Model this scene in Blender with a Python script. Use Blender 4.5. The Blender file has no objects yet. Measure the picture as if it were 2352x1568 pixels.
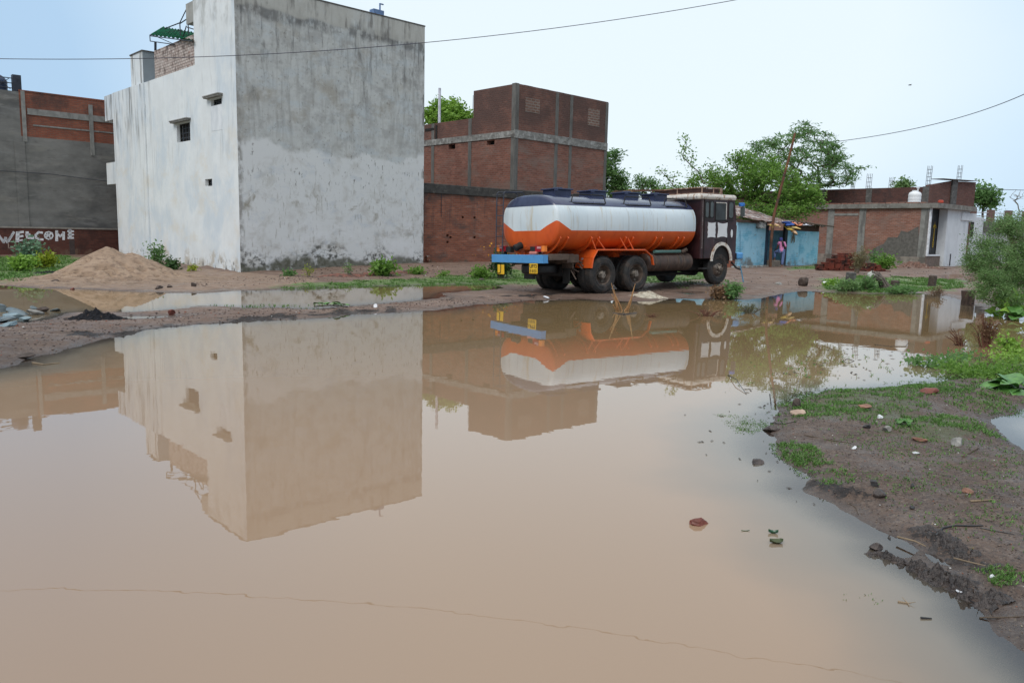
import bpy, bmesh, math, random
import numpy as np
from mathutils import Vector, Matrix, Euler
from math import radians as R, sin, cos, pi
random.seed(7); rng = np.random.default_rng(7)
scene = bpy.context.scene
C = scene.collection

# ------------------------------------------------------------ camera
CH = 1.65
PIT, ROL, FPX = R(7.8), R(1.3), 1800.0
_f = Vector((0, cos(PIT), -sin(PIT))); _u0 = Vector((0, sin(PIT), cos(PIT))); _r0 = Vector((1, 0, 0))
_ri = _r0 * cos(ROL) + _u0 * sin(ROL); _up = _u0 * cos(ROL) - _r0 * sin(ROL)
CAM = Vector((0, 0, CH))
cd = bpy.data.cameras.new('camera'); cam = bpy.data.objects.new('camera', cd); C.objects.link(cam)
cam.matrix_world = Matrix(((_ri.x, _up.x, -_f.x, 0), (_ri.y, _up.y, -_f.y, 0), (_ri.z, _up.z, -_f.z, CH), (0, 0, 0, 1)))
cd.sensor_width = 36; cd.lens = 36 * FPX / 2352; cd.clip_end = 3000; cd.clip_start = .05
scene.camera = cam
# ------------------------------------------------------------ sky
w = bpy.data.worlds.new('World'); scene.world = w; w.use_nodes = True
nt = w.node_tree; nt.nodes.clear()
wn = lambda t: nt.nodes.new(t)
SUN_EL, SUN_AZ = R(48), R(-150)     # azimuth clockwise from +Y: behind the camera's left shoulder
sky = wn('ShaderNodeTexSky'); sky.sky_type = 'NISHITA'; sky.sun_disc = False
sky.sun_elevation = SUN_EL; sky.sun_rotation = SUN_AZ; sky.dust_density = 2.0
tc = wn('ShaderNodeTexCoord')
dot = wn('ShaderNodeVectorMath'); dot.operation = 'DOT_PRODUCT'
pd = Vector((.13, .92, .30)).normalized(); dot.inputs[1].default_value = pd
nrm = wn('ShaderNodeVectorMath'); nrm.operation = 'NORMALIZE'
nt.links.new(tc.outputs['Generated'], nrm.inputs[0]); nt.links.new(nrm.outputs[0], dot.inputs[0])
mp = wn('ShaderNodeMapping'); mp.inputs['Scale'].default_value = (1.2, 1.2, 3.0)
nz = wn('ShaderNodeTexNoise'); nz.inputs['Scale'].default_value = 1.6; nz.inputs['Detail'].default_value = 4; nz.inputs['Roughness'].default_value = .45
nt.links.new(nrm.outputs[0], mp.inputs['Vector']); nt.links.new(mp.outputs[0], nz.inputs['Vector'])
ad = wn('ShaderNodeMath'); ad.operation = 'MULTIPLY_ADD'; ad.inputs[1].default_value = .07
nt.links.new(nz.outputs['Fac'], ad.inputs[0]); nt.links.new(dot.outputs['Value'], ad.inputs[2])
rp = wn('ShaderNodeValToRGB'); e = rp.color_ramp.elements
e[0].position = 0.0; e[0].color = (.50, .60, .70, 1); e[1].position = 1.03 - .03; e[1].color = (.87, .965, 1.0, 1)
for p, c in ((.60, (.46, .62, .78, 1)), (.84, (.47, .66, .85, 1)), (.94, (.70, .855, .97, 1))):
    k = e.new(p); k.color = c
nt.links.new(ad.outputs[0], rp.inputs[0])
ml = wn('ShaderNodeMix'); ml.data_type = 'RGBA'; ml.blend_type = 'MULTIPLY'; ml.inputs[0].default_value = 1
ml.inputs[7].default_value = (10.2, 10.4, 10.8, 1); ml.clamp_result = False
nt.links.new(rp.outputs[0], ml.inputs[6])
# an overcast sky is brighter overhead than at the horizon
sz = wn('ShaderNodeSeparateXYZ'); nt.links.new(nrm.outputs[0], sz.inputs[0])
mr = wn('ShaderNodeMapRange'); mr.interpolation_type = 'SMOOTHSTEP'; mr.inputs[1].default_value = .48; mr.inputs[2].default_value = .92
nt.links.new(sz.outputs[2], mr.inputs[0])
zm = wn('ShaderNodeMix'); zm.data_type = 'RGBA'; zm.clamp_result = False; zm.inputs[7].default_value = (13.5, 13.8, 14, 1)
nt.links.new(mr.outputs[0], zm.inputs[0]); nt.links.new(ml.outputs[2], zm.inputs[6])
mx = wn('ShaderNodeMix'); mx.data_type = 'RGBA'; mx.inputs[0].default_value = .93
nt.links.new(sky.outputs[0], mx.inputs[6]); nt.links.new(zm.outputs[2], mx.inputs[7])
bg = wn('ShaderNodeBackground'); bg.inputs['Strength'].default_value = .1
out = wn('ShaderNodeOutputWorld')
nt.links.new(mx.outputs[2], bg.inputs['Color']); nt.links.new(bg.outputs[0], out.inputs[0])
sl = bpy.data.lights.new('sun', 'SUN'); so = bpy.data.objects.new('sun', sl); C.objects.link(so)
sl.energy = 1.5; sl.angle = R(30); sl.color = (1, .96, .9)
sd_ = Vector((sin(SUN_AZ) * cos(SUN_EL), cos(SUN_AZ) * cos(SUN_EL), sin(SUN_EL)))
so.rotation_euler = sd_.to_track_quat('Z', 'Y').to_euler(); so.location = (0, 0, 40)
scene.view_settings.view_transform = 'Standard'; scene.view_settings.look = 'None'
scene.view_settings.exposure = 0.0; scene.view_settings.gamma = 1
scene.render.engine = 'CYCLES'
scene.cycles.max_bounces = 8; scene.cycles.transparent_max_bounces = 12

# ------------------------------------------------------------ geometry of the view (to measure real places)
def pray(px, py): return _f * FPX + _ri * (px - 1176) + _up * (784 - py)
def at(px, py, d):
    r = pray(px, py); return CAM + r * (d / r.y)
def gz(px, py, z=0.0):
    r = pray(px, py); return CAM + r * ((z - CH) / r.z)
def onface(M, px, py, axis=0, off=0.0):
    """point on the local plane axis=off of frame M; returns (other horizontal coordinate, z)"""
    Mi = M.inverted(); o = Mi @ CAM; d = Mi.to_3x3() @ pray(px, py)
    k = (off - o[axis]) / d[axis]; p = o + d * k
    return p[1 - axis], p.z
def frame(x, y, z, deg): return Matrix.Translation((x, y, z)) @ Matrix.Rotation(R(deg), 4, 'Z')

# ------------------------------------------------------------ noise
def _h(ix, iy, s):
    n = (ix.astype(np.int64) * 374761393 + iy.astype(np.int64) * 668265263 + s * 982451653) & 0x7fffffff
    n = ((n ^ (n >> 13)) * 1274126177) & 0x7fffffff
    return ((n ^ (n >> 16)) & 0xffff) / 65535.0
def vn(x, y, s=0):
    x = np.asarray(x, float); y = np.asarray(y, float)
    ix, iy = np.floor(x), np.floor(y); fx, fy = x - ix, y - iy
    fx = fx * fx * (3 - 2 * fx); fy = fy * fy * (3 - 2 * fy)
    a = _h(ix, iy, s); b = _h(ix + 1, iy, s); c = _h(ix, iy + 1, s); d = _h(ix + 1, iy + 1, s)
    return (a + (b - a) * fx) * (1 - fy) + (c + (d - c) * fx) * fy - .5
def fbm(x, y, o=4, s=0):
    t = 0; a = 1
    for i in range(o):
        t = t + a * vn(x * 2 ** i + 17.3 * i, y * 2 ** i - 9.1 * i, s + i); a *= .5
    return t

# ------------------------------------------------------------ objects
def tag(o, label=None, cat=None, group=None, kind=None):
    if label: o['label'] = label
    if cat: o['category'] = cat
    if group: o['group'] = group
    if kind: o['kind'] = kind
    return o
def thing(name, label, cat, M=None, group=None):
    o = bpy.data.objects.new(name, None); C.objects.link(o); o.empty_display_size = .2
    if M is not None: o.matrix_world = M
    return tag(o, label, cat, group)
class MB:
    def __init__(s): s.v = []; s.f = []; s.m = []
    def add(s, vs, fs, m=0):
        b = len(s.v); s.v += [tuple(p) for p in vs]
        for f in fs: s.f.append([i + b for i in f]); s.m.append(m)
        return s
    def box(s, x0, x1, y0, y1, z0, z1, m=0, M=None):
        vs = [Vector((x, y, z)) for z in (z0, z1) for y in (y0, y1) for x in (x0, x1)]
        if M is not None: vs = [M @ p for p in vs]
        return s.add(vs, [(0, 2, 3, 1), (4, 5, 7, 6), (0, 1, 5, 4), (2, 6, 7, 3), (0, 4, 6, 2), (1, 3, 7, 5)], m)
    def tube(s, pts, r, n=8, m=0, cap=True, r2=None):
        pts = [Vector(p) for p in pts]; k = len(pts)
        rs = r if isinstance(r, (list, tuple)) else [r + ((r2 if r2 is not None else r) - r) * i / max(1, k - 1) for i in range(k)]
        vs = []; ref = None
        for i, p in enumerate(pts):
            t = (pts[min(i + 1, k - 1)] - pts[max(i - 1, 0)])
            if t.length < 1e-9: t = Vector((0, 0, 1))
            t.normalize()
            if ref is None: ref = Vector((0, 0, 1)) if abs(t.z) < .9 else Vector((1, 0, 0))
            a = t.cross(ref).normalized(); b = a.cross(t); ref = b
            vs += [p + (a * cos(2 * pi * j / n) + b * sin(2 * pi * j / n)) * rs[i] for j in range(n)]
        fs = [(i * n + j, i * n + (j + 1) % n, (i + 1) * n + (j + 1) % n, (i + 1) * n + j) for i in range(k - 1) for j in range(n)]
        if cap: fs += [tuple(range(n))[::-1], tuple((k - 1) * n + j for j in range(n))]
        return s.add(vs, fs, m)
    def prism(s, poly, a0, a1, axis='y', m=0):
        """poly: list of 2-D points; extruded along axis between a0 and a1 (3-D order keeps remaining axes)"""
        n = len(poly)
        def P(q, a):
            return {'y': (q[0], a, q[1]), 'x': (a, q[0], q[1]), 'z': (q[0], q[1], a)}[axis]
        vs = [P(q, a0) for q in poly] + [P(q, a1) for q in poly]
        fs = [tuple(range(n)), tuple(range(2 * n - 1, n - 1, -1))] + [(j, j + n, (j + 1) % n + n, (j + 1) % n) for j in range(n)]
        return s.add(vs, fs, m)
    def ribbon(s, pts, wd, thick, m=0):
        """flat stroke in x-z plane at y from 0 (back) to -thick; pts 2-D"""
        for (x0, z0), (x1, z1) in zip(pts, pts[1:]):
            d = Vector((x1 - x0, z1 - z0)); L = d.length or 1; n = Vector((-d.y, d.x)) / L * wd / 2; e = d / L * wd * .3
            q = [(x0 - e.x + n.x, z0 - e.y + n.y), (x1 + e.x + n.x, z1 + e.y + n.y), (x1 + e.x - n.x, z1 + e.y - n.y), (x0 - e.x - n.x, z0 - e.y - n.y)]
            s.prism(q, 0, -thick, 'y', m)
        return s
    def build(s, name, mats, parent=None, M=None, smooth=False, sharp=35, bevel=0):
        me = bpy.data.meshes.new(name); me.from_pydata(s.v, [], s.f)
        for m in (mats if isinstance(mats, (list, tuple)) else [mats]): me.materials.append(m)
        me.polygons.foreach_set('material_index', s.m)
        bm = bmesh.new(); bm.from_mesh(me); bmesh.ops.recalc_face_normals(bm, faces=bm.faces)
        if bevel:
            bmesh.ops.remove_doubles(bm, verts=bm.verts, dist=1e-5)
            ed = [e for e in bm.edges if len(e.link_faces) == 2 and e.calc_face_angle(0) > .5]
            bmesh.ops.bevel(bm, geom=ed, offset=bevel, segments=2, affect='EDGES', profile=.5)
        bm.to_mesh(me); bm.free()
        if smooth:
            me.polygons.foreach_set('use_smooth', [True] * len(me.polygons)); me.set_sharp_from_angle(angle=R(sharp))
        me.update()
        o = bpy.data.objects.new(name, me); C.objects.link(o)
        if parent is not None: o.parent = parent
        if M is not None:
            if parent is None: o.matrix_world = M
            else: o.matrix_local = M
        return o
def npmesh(name, V, F, mat, parent=None, attrs=None, smooth=False):
    """V (n,3), F (m,k) arrays; attrs: dict name -> (domain, values)"""
    me = bpy.data.meshes.new(name); k = F.shape[1]
    me.vertices.add(len(V)); me.vertices.foreach_set('co', np.asarray(V, np.float32).ravel())
    me.loops.add(F.size); me.loops.foreach_set('vertex_index', F.astype(np.int32).ravel())
    me.polygons.add(len(F)); me.polygons.foreach_set('loop_start', np.arange(0, F.size, k, dtype=np.int32))
    me.update(calc_edges=True)
    if smooth: me.polygons.foreach_set('use_smooth', np.ones(len(F), bool))
    for n, (dom, val) in (attrs or {}).items():
        a = me.attributes.new(n, 'FLOAT', dom); a.data.foreach_set('value', np.asarray(val, np.float32))
    me.materials.append(mat); me.validate()
    o = bpy.data.objects.new(name, me); C.objects.link(o)
    if parent is not None: o.parent = parent; o.matrix_parent_inverse = parent.matrix_world.inverted()
    return o

# ------------------------------------------------------------ materials
class NT:
    def __init__(s, name):
        s.m = bpy.data.materials.new(name); s.m.use_nodes = True; s.t = s.m.node_tree
        s.b = s.t.nodes['Principled BSDF']; s.o = s.t.nodes['Material Output']; s._c = None
    def n(s, t, **k):
        x = s.t.nodes.new(t)
        for a, b in k.items(): setattr(x, a, b)
        return x
    def l(s, a, b): s.t.links.new(a, b); return s
    def set(s, sock, v):
        if isinstance(v, bpy.types.NodeSocket): s.l(v, sock)
        else:
            if isinstance(v, (tuple, list)) and len(v) == 3 and len(sock.default_value) == 4: v = (*v, 1)
            sock.default_value = v
    def coord(s):
        if s._c is None: s._c = s.n('ShaderNodeTexCoord').outputs['Object']
        return s._c
    def noise(s, scale=(1, 1, 1), detail=4, rough=.6, seed=0, vec=None, dist=0):
        mp = s.n('ShaderNodeMapping'); s.l(vec or s.coord(), mp.inputs[0])
        if not isinstance(scale, (tuple, list)): scale = (scale,) * 3
        mp.inputs['Scale'].default_value = scale; mp.inputs['Location'].default_value = (seed * 7.3, seed * 3.1, seed * 5.7)
        t = s.n('ShaderNodeTexNoise'); t.inputs['Scale'].default_value = 1; t.inputs['Detail'].default_value = detail
        t.inputs['Roughness'].default_value = rough; t.inputs['Distortion'].default_value = dist
        s.l(mp.outputs[0], t.inputs['Vector']); return t.outputs['Fac']
    def ramp(s, v, lo, hi, a=0, b=1):
        t = s.n('ShaderNodeMapRange'); t.interpolation_type = 'SMOOTHSTEP'
        t.inputs[1].default_value = lo; t.inputs[2].default_value = hi; t.inputs[3].default_value = a; t.inputs[4].default_value = b
        s.l(v, t.inputs[0]); return t.outputs[0]
    def math(s, op, a, b=0, c=0):
        t = s.n('ShaderNodeMath', operation=op)
        for i, x in enumerate((a, b, c)):
            if isinstance(x, bpy.types.NodeSocket): s.l(x, t.inputs[i])
            else: t.inputs[i].default_value = x
        return t.outputs[0]
    def mix(s, f, a, b, mode='MIX'):
        t = s.n('ShaderNodeMix', data_type='RGBA', blend_type=mode)
        s.set(t.inputs[0], f); s.set(t.inputs[6], a); s.set(t.inputs[7], b); return t.outputs[2]
    def sep(s, v=None):
        t = s.n('ShaderNodeSeparateXYZ'); s.l(v or s.coord(), t.inputs[0]); return t.outputs
    def attr(s, name):
        t = s.n('ShaderNodeAttribute'); t.attribute_name = name; return t.outputs['Fac']
    def bump(s, h, strength=.3, dist=.02):
        t = s.n('ShaderNodeBump'); t.inputs['Strength'].default_value = strength; t.inputs['Distance'].default_value = dist
        s.l(h, t.inputs['Height']); s.l(t.outputs[0], s.b.inputs['Normal']); return t
    def wallvec(s):
        """(along the wall, z, 0) from object coordinates and the object-space normal"""
        t = s.n('ShaderNodeTexCoord'); nx = s.sep(t.outputs['Normal'])[0]; x, y, z = s.sep()
        f = s.math('GREATER_THAN', s.math('ABSOLUTE', nx), .6)
        u = s.math('ADD', s.math('MULTIPLY', y, f), s.math('MULTIPLY', x, s.math('SUBTRACT', 1, f)))
        cb = s.n('ShaderNodeCombineXYZ'); s.l(u, cb.inputs[0]); s.l(z, cb.inputs[1]); return cb.outputs[0]
def layers(T, col, L):
    """stains and wear: each dict(c, s scale, lo, hi, a amount, z=(z0,z1,soft) band, seed)"""
    for i, d in enumerate(L):
        f = T.ramp(T.noise(d.get('s', 3), d.get('d', 5), d.get('r', .65), d.get('seed', i + 1), dist=d.get('dist', 0)), d['lo'], d['hi'], 0, d.get('a', 1))
        if 'z' in d:
            z = T.sep()[2]; z0, z1, so = d['z']
            zz = T.math('ADD', z, T.ramp(T.noise((.8, .8, .5), 4, .5, 11 + i), .3, .7, -d.get('w', .3), d.get('w', .3)))
            f = T.math('MULTIPLY', f, T.ramp(zz, z0 - so, z0 + so)) if z0 is not None else f
            f = T.math('MULTIPLY', f, T.ramp(zz, z1 - so, z1 + so, 1, 0)) if z1 is not None else f
        if 'x' in d:
            x = T.sep()[d.get('ax', 0)]; x0, x1, so = d['x']
            f = T.math('MULTIPLY', f, T.ramp(x, x0 - so, x0 + so)); f = T.math('MULTIPLY', f, T.ramp(x, x1 - so, x1 + so, 1, 0))
        col = T.mix(f, col, d['c'])
    return col
def mat(name, c, rough=.7, metal=0, var=.25, sc=4, L=(), bump=.2, bs=None, spec=.5, bdist=.01, coat=0):
    T = NT(name); n = T.noise(sc, 5, .65)
    a = tuple(x * (1 - var) for x in c); b = tuple(min(1, x * (1 + var)) for x in c)
    col = T.mix(T.ramp(n, .3, .7), a, b)
    col = layers(T, col, L); T.l(col, T.b.inputs['Base Color'])
    T.l(T.ramp(T.noise(sc if not isinstance(sc, tuple) else 5, 3, .5, 5), .3, .7, max(.03, rough - .1), min(1, rough + .1)), T.b.inputs['Roughness'])
    T.b.inputs['Metallic'].default_value = metal; T.b.inputs['Specular IOR Level'].default_value = spec
    T.b.inputs['Coat Weight'].default_value = coat
    if bump: T.bump(T.noise(bs or 25, 4, .6, 9), bump, bdist)
    return T.m
def brickmat(name, c1, c2, mo, L=(), rough=.85, bw=.25, bh=.085, ms=.012, mapL=None):
    T = NT(name); v = T.wallvec()
    b = T.n('ShaderNodeTexBrick'); T.l(v, b.inputs['Vector'])
    b.inputs['Color1'].default_value = (*c1, 1); b.inputs['Color2'].default_value = (*c2, 1); b.inputs['Mortar'].default_value = (*mo, 1)
    b.inputs['Scale'].default_value = 1; b.inputs['Mortar Size'].default_value = ms; b.inputs['Mortar Smooth'].default_value = .4
    b.inputs['Brick Width'].default_value = bw; b.inputs['Row Height'].default_value = bh; b.inputs['Bias'].default_value = -.1
    col = b.outputs['Color']
    col = T.mix(T.ramp(T.noise((1.2, 1.2, 2.2), 5, .6, 3), .3, .7, 0, .5), col, tuple(x * .7 for x in c1))
    col = T.mix(T.ramp(T.noise((2, 2, 14), 3, .6, 4), .5, .75, 0, .45), col, tuple(min(1, x * 1.35) for x in c2))
    col = layers(T, col, L)
    T.l(col, T.b.inputs['Base Color']); T.b.inputs['Roughness'].default_value = rough
    h = T.math('SUBTRACT', 1, b.outputs['Fac']); T.bump(T.math('ADD', h, T.noise(40, 3, .6)), .5, .012)
    return T.m
def leafmat(name, dark, light, trans=.35, rough=.5, spec=.4):
    T = NT(name); a = T.attr('rnd')
    col = T.mix(a, dark, light); T.l(col, T.b.inputs['Base Color']); T.b.inputs['Roughness'].default_value = rough
    T.b.inputs['Specular IOR Level'].default_value = spec
    tr = T.n('ShaderNodeBsdfTranslucent'); T.l(col, tr.inputs[0])
    ms = T.n('ShaderNodeMixShader'); ms.inputs[0].default_value = trans
    T.l(T.b.outputs[0], ms.inputs[1]); T.l(tr.outputs[0], ms.inputs[2]); T.l(ms.outputs[0], T.o.inputs[0])
    return T.m

# ------------------------------------------------------------ water outlines, traced on the ground plane
def PW(pts): return np.array([[gz(*p).x, gz(*p).y] for p in pts])
W_main = np.vstack([PW([(-420, 905), (-150, 868), (0, 845), (30, 842), (70, 824), (130, 806), (200, 792), (260, 775), (330, 757), (450, 744), (540, 739), (620, 736), (750, 729), (820, 722),
    (900, 718), (1000, 712), (1100, 700), (1160, 696), (1230, 690), (1330, 687), (1440, 692), (1500, 692), (1540, 687), (1620, 686), (1720, 689), (1790, 676),
    (1850, 669), (1920, 672), (2000, 675), (2100, 673), (2180, 680), (2230, 700), (2290, 716), (2352, 722), (2750, 728),
    (2800, 800), (2560, 815), (2450, 828), (2352, 830), (2300, 842), (2260, 856), (2200, 872), (2130, 886), (2000, 895), (1900, 898), (1855, 910), (1790, 939), (1778, 960), (1757, 975), (1775, 1012), (1790, 1042), (1825, 1068),
    (1869, 1095), (1859, 1126), (1913, 1146), (1961, 1184), (2029, 1221), (2081, 1242), (2110, 1262), (2090, 1290), (2150, 1320), (2210, 1352), (2262, 1385), (2282, 1419), (2319, 1460), (2352, 1487), (2500, 1640), (2620, 1800)]),
    np.array([[1.75, 1.2], [1.6, .2], [.9, -1.0], [-2, -1.8], [-8, -1.5], [-18, 2.0], [-24, 7.5]])])
W_far = PW([(-320, 650), (-100, 652), (0, 655), (49, 660), (163, 663), (271, 668), (401, 673), (461, 673), (542, 669), (632, 665), (759, 660), (866, 657), (973, 655), (1081, 653), (1150, 654),
    (1150, 664), (1085, 668), (1027, 672), (1014, 684), (973, 689), (920, 694), (799, 703), (718, 710), (632, 707), (558, 706.5), (500, 703), (461, 702.5), (417, 707), (375, 711), (331, 715), (271, 717), (200, 716),
    (149, 720), (114, 732), (60, 739), (0, 742), (-300, 765)])
W_sl = PW([(280, 728.5), (317, 725.5), (390, 725.5), (402, 727), (345, 732), (290, 733)])
W_rp = PW([(2288, 962), (2320, 948), (2352, 938), (2480, 915), (2600, 960), (2520, 1040), (2400, 1046), (2352, 1033), (2320, 1015), (2297, 1001)])
W_s = [PW(p) for p in ([(2163, 648), (2205, 645), (2212, 651), (2170, 655)], [(2222, 648), (2245, 647), (2243, 655), (2226, 656)],
        [(190, 795 - 12), (320, 762 - 10), (300, 775 - 14), (215, 790 - 14)], [(2115, 1262), (2160, 1275), (2200, 1296), (2195, 1306), (2140, 1292)], [(1560, 672), (1610, 668), (1625, 673), (1580, 677)])]
def polysd(P, x, y):
    """signed distance to polygon P, positive inside"""
    d2 = np.full(x.shape, 1e18); ins = np.zeros(x.shape, bool); n = len(P)
    for i in range(n):
        ax, ay = P[i]; bx, by = P[(i + 1) % n]; ex, ey = bx - ax, by - ay
        t = np.clip(((x - ax) * ex + (y - ay) * ey) / (ex * ex + ey * ey + 1e-12), 0, 1)
        d2 = np.minimum(d2, (x - ax - ex * t) ** 2 + (y - ay - ey * t) ** 2)
        if ay != by: ins ^= ((ay > y) != (by > y)) & (x < ex * (y - ay) / (by - ay) + ax)
    return np.where(ins, 1, -1) * np.sqrt(d2)
POLYS = [W_main, W_far, W_sl, W_rp] + W_s
def sst(a, b, x): t = np.clip((x - a) / (b - a), 0, 1); return t * t * (3 - 2 * t)
def watersd(x, y):
    s = np.full(x.shape, -1e9)
    for P in POLYS: s = np.maximum(s, polysd(P, x, y))
    r = np.hypot(x, y)
    return s + fbm(x * 2.2, y * 2.2, 4, 3) * np.clip(.02 + .012 * r, 0, .3) * .9 + fbm(x * 12, y * 12, 2, 9) * .02
def Hs(x, y):
    x = np.asarray(x, float); y = np.asarray(y, float); s = watersd(x, y)
    rise = .30 * sst(27, 35, y) * np.where(x < -12, .45, 1)
    near = 1 - sst(9, 16, y)
    land = (.045 + .035 * near) * (1 - np.exp(-np.abs(s) / (.45 - .2 * near))) + rise
    land = land + .12 * np.exp(-((x - 5.9) ** 2 + (y - 26.2) ** 2) / 2.4)
    det = fbm(x * 1.3, y * 1.3, 4, 21) * .03 + (fbm(x * 2.2, y * 5.5, 4, 23) * .028 + fbm(x * 7, y * 11, 3, 24) * .012) * (1 - near) + fbm(x * 9, y * 9, 3, 31) * (.010 + .006 * near)
    rut = 0
    land = land + det * (1 - np.exp(-np.abs(s) / .3))
    # churned mud ridge on the near bank
    for (a, b, wd, ht) in MUD:
        ex, ey = b[0] - a[0], b[1] - a[1]; t = np.clip(((x - a[0]) * ex + (y - a[1]) * ey) / (ex * ex + ey * ey), 0, 1)
        dd = np.hypot(x - a[0] - ex * t, y - a[1] - ey * t)
        k = np.exp(-(dd / wd) ** 2)
        land = land + k * (ht * (.30 + 1.6 * np.clip(fbm(x * 26, y * 26, 4, 41) + .10, -.3, .7)))
    bed = -.22 * (1 - np.exp(-s / 1.1)) + fbm(x * 3, y * 3, 3, 51) * .012
    ridge = 0
    for (a, b, wd, ht) in MUD[:3]:
        ex, ey = b[0] - a[0], b[1] - a[1]; t = np.clip(((x - a[0]) * ex + (y - a[1]) * ey) / (ex * ex + ey * ey), 0, 1)
        dd = np.hypot(x - a[0] - ex * t, y - a[1] - ey * t)
        ridge = ridge + np.exp(-(dd / (wd * 1.1)) ** 2) * (ht * (.55 + 1.9 * fbm(x * 26, y * 26, 4, 41)) + .012)
    bed = bed + ridge
    return np.where(s > 0, bed, land), s
def _g2(p): q = gz(*p); return (q.x, q.y)
MUD = [(_g2((2015, 1268)), _g2((2150, 1330)), .055, .022), (_g2((2150, 1325)), _g2((2285, 1390)), .06, .022), (_g2((2130, 1240)), _g2((2260, 1320)), .07, .018),
       (_g2((250, 772)), _g2((560, 738)), .30, .02), (_g2((560, 736)), _g2((900, 712)), .28, .02), (_g2((1860, 1120)), _g2((1960, 1150)), .1, .03)]
def H(x, y): return float(Hs(np.array([x]), np.array([y]))[0][0])
def gp(px, py, dz=0.0, water=False):
    """the ground point seen at a place in the photo"""
    z = 0.0
    for _ in range(8):
        p = gz(px, py, z)
        if p.y < 0 or p.y > 90: break
        z = H(p.x, p.y)
        if water: z = max(z, 0)
    return Vector((p.x, p.y, z + dz))
# ------------------------------------------------------------ ground and water
def grid_polar(nr, na, r0, r1, a0, a1, cx=0, cy=-2.0):
    rr = r0 * (r1 / r0) ** np.linspace(0, 1, nr); aa = np.linspace(a0, a1, na)
    Rr, A = np.meshgrid(rr, aa, indexing='ij')
    x = cx + Rr * np.sin(A); y = cy + Rr * np.cos(A)
    i = np.arange(nr * na).reshape(nr, na)
    F = np.stack([i[:-1, :-1], i[:-1, 1:], i[1:, 1:], i[1:, :-1]], -1).reshape(-1, 4)
    return x.ravel(), y.ravel(), F
gx, gy, gF = grid_polar(620, 620, .9, 95, -.95, .95)
hz_, sd = Hs(gx, gy)
# soil, sand, grass and coal masks: what the surface is made of
def pxpoly(pts): return np.array([[gz(*p).x, gz(*p).y] for p in pts])
def soft(P, w): return np.clip(.5 + polysd(P, gx, gy) / (2 * w) + fbm(gx * 2.5, gy * 2.5, 4, 61) * .9, 0, 1)
sand = np.maximum(soft(pxpoly([(-60, 652), (60, 640), (160, 622), (430, 622), (620, 634), (735, 643), (720, 652), (600, 664), (480, 672), (270, 668), (60, 658)]), .35), 0)
G_STRIP = [(640, 663), (720, 654), (840, 648), (1000, 641), (1180, 634), (1330, 640), (1500, 640), (1640, 634), (1640, 646), (1520, 655), (1250, 655), (1140, 655), (1000, 656), (860, 659), (720, 664)]
G_LEFT = [(-250, 600), (0, 600), (150, 597), (215, 612), (160, 636), (60, 650), (-250, 648)]
G_RIGHT = [(1890, 655), (1960, 648), (2080, 652), (2200, 655), (2210, 666), (2100, 672), (2000, 674), (1900, 668)]
G_R2 = [(1800, 636), (1880, 622), (2080, 616), (2180, 616), (2190, 624), (2080, 626), (1960, 632)]
G_NEAR = [(1860, 905), (2000, 897), (2130, 890), (2190, 905), (2110, 930), (2120, 965), (2230, 975), (2290, 1010), (2250, 1030), (2120, 1030), (1990, 985), (1890, 975), (1820, 965), (1830, 930)]
grass = np.zeros_like(gx)
for P, w_ in ((G_STRIP, .5), (G_LEFT, .5), (G_RIGHT, .5), (G_R2, .6), (G_NEAR, .15)):
    grass = np.maximum(grass, soft(pxpoly(P), w_))
grass *= (sd < -.02)
coal = np.zeros_like(gx)
for k in (3, 4):
    a, b, wd, ht = MUD[k]; ex, ey = b[0] - a[0], b[1] - a[1]
    t = np.clip(((gx - a[0]) * ex + (gy - a[1]) * ey) / (ex * ex + ey * ey), 0, 1)
    dd = np.hypot(gx - a[0] - ex * t, gy - a[1] - ey * t)
    coal = np.maximum(coal, np.clip(1.25 - dd / .33 + fbm(gx * 4, gy * 4, 4, 71) * 2.4, 0, 1))
a, b = _g2((1010, 690)), _g2((1330, 676)); ex, ey = b[0] - a[0], b[1] - a[1]
t = np.clip(((gx - a[0]) * ex + (gy - a[1]) * ey) / (ex * ex + ey * ey), 0, 1)
coal = np.maximum(coal, np.clip(.8 - np.hypot(gx - a[0] - ex * t, gy - a[1] - ey * t) / .4 + fbm(gx * 4, gy * 4, 4, 72) * 2.4, 0, 1) * .8)
for k in (0, 1, 2, 5):
    a, b, wd, ht = MUD[k]; ex, ey = b[0] - a[0], b[1] - a[1]
    t = np.clip(((gx - a[0]) * ex + (gy - a[1]) * ey) / (ex * ex + ey * ey), 0, 1)
    dd = np.hypot(gx - a[0] - ex * t, gy - a[1] - ey * t)
    coal = np.maximum(coal, np.clip(1.2 - dd / (wd * 1.2) + fbm(gx * 14, gy * 14, 3, 73) * 1.2, 0, 1) * .75)
T = NT('wet_earth')
xyz = T.coord()
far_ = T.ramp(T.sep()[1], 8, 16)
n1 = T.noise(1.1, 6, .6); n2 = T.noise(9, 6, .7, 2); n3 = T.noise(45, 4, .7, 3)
near_c = T.mix(T.ramp(n1, .3, .7), (.078, .050, .036), (.125, .083, .060)); near_c = T.mix(T.ramp(n2, .42, .68, 0, .75), near_c, (.050, .037, .032)); near_c = T.mix(T.ramp(T.noise(28, 5, .75, 23), .48, .66, 0, .8), near_c, (.165, .125, .10)); near_c = T.mix(T.ramp(T.noise(34, 5, .75, 24), .50, .62, 0, .7), near_c, (.040, .030, .027))
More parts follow.
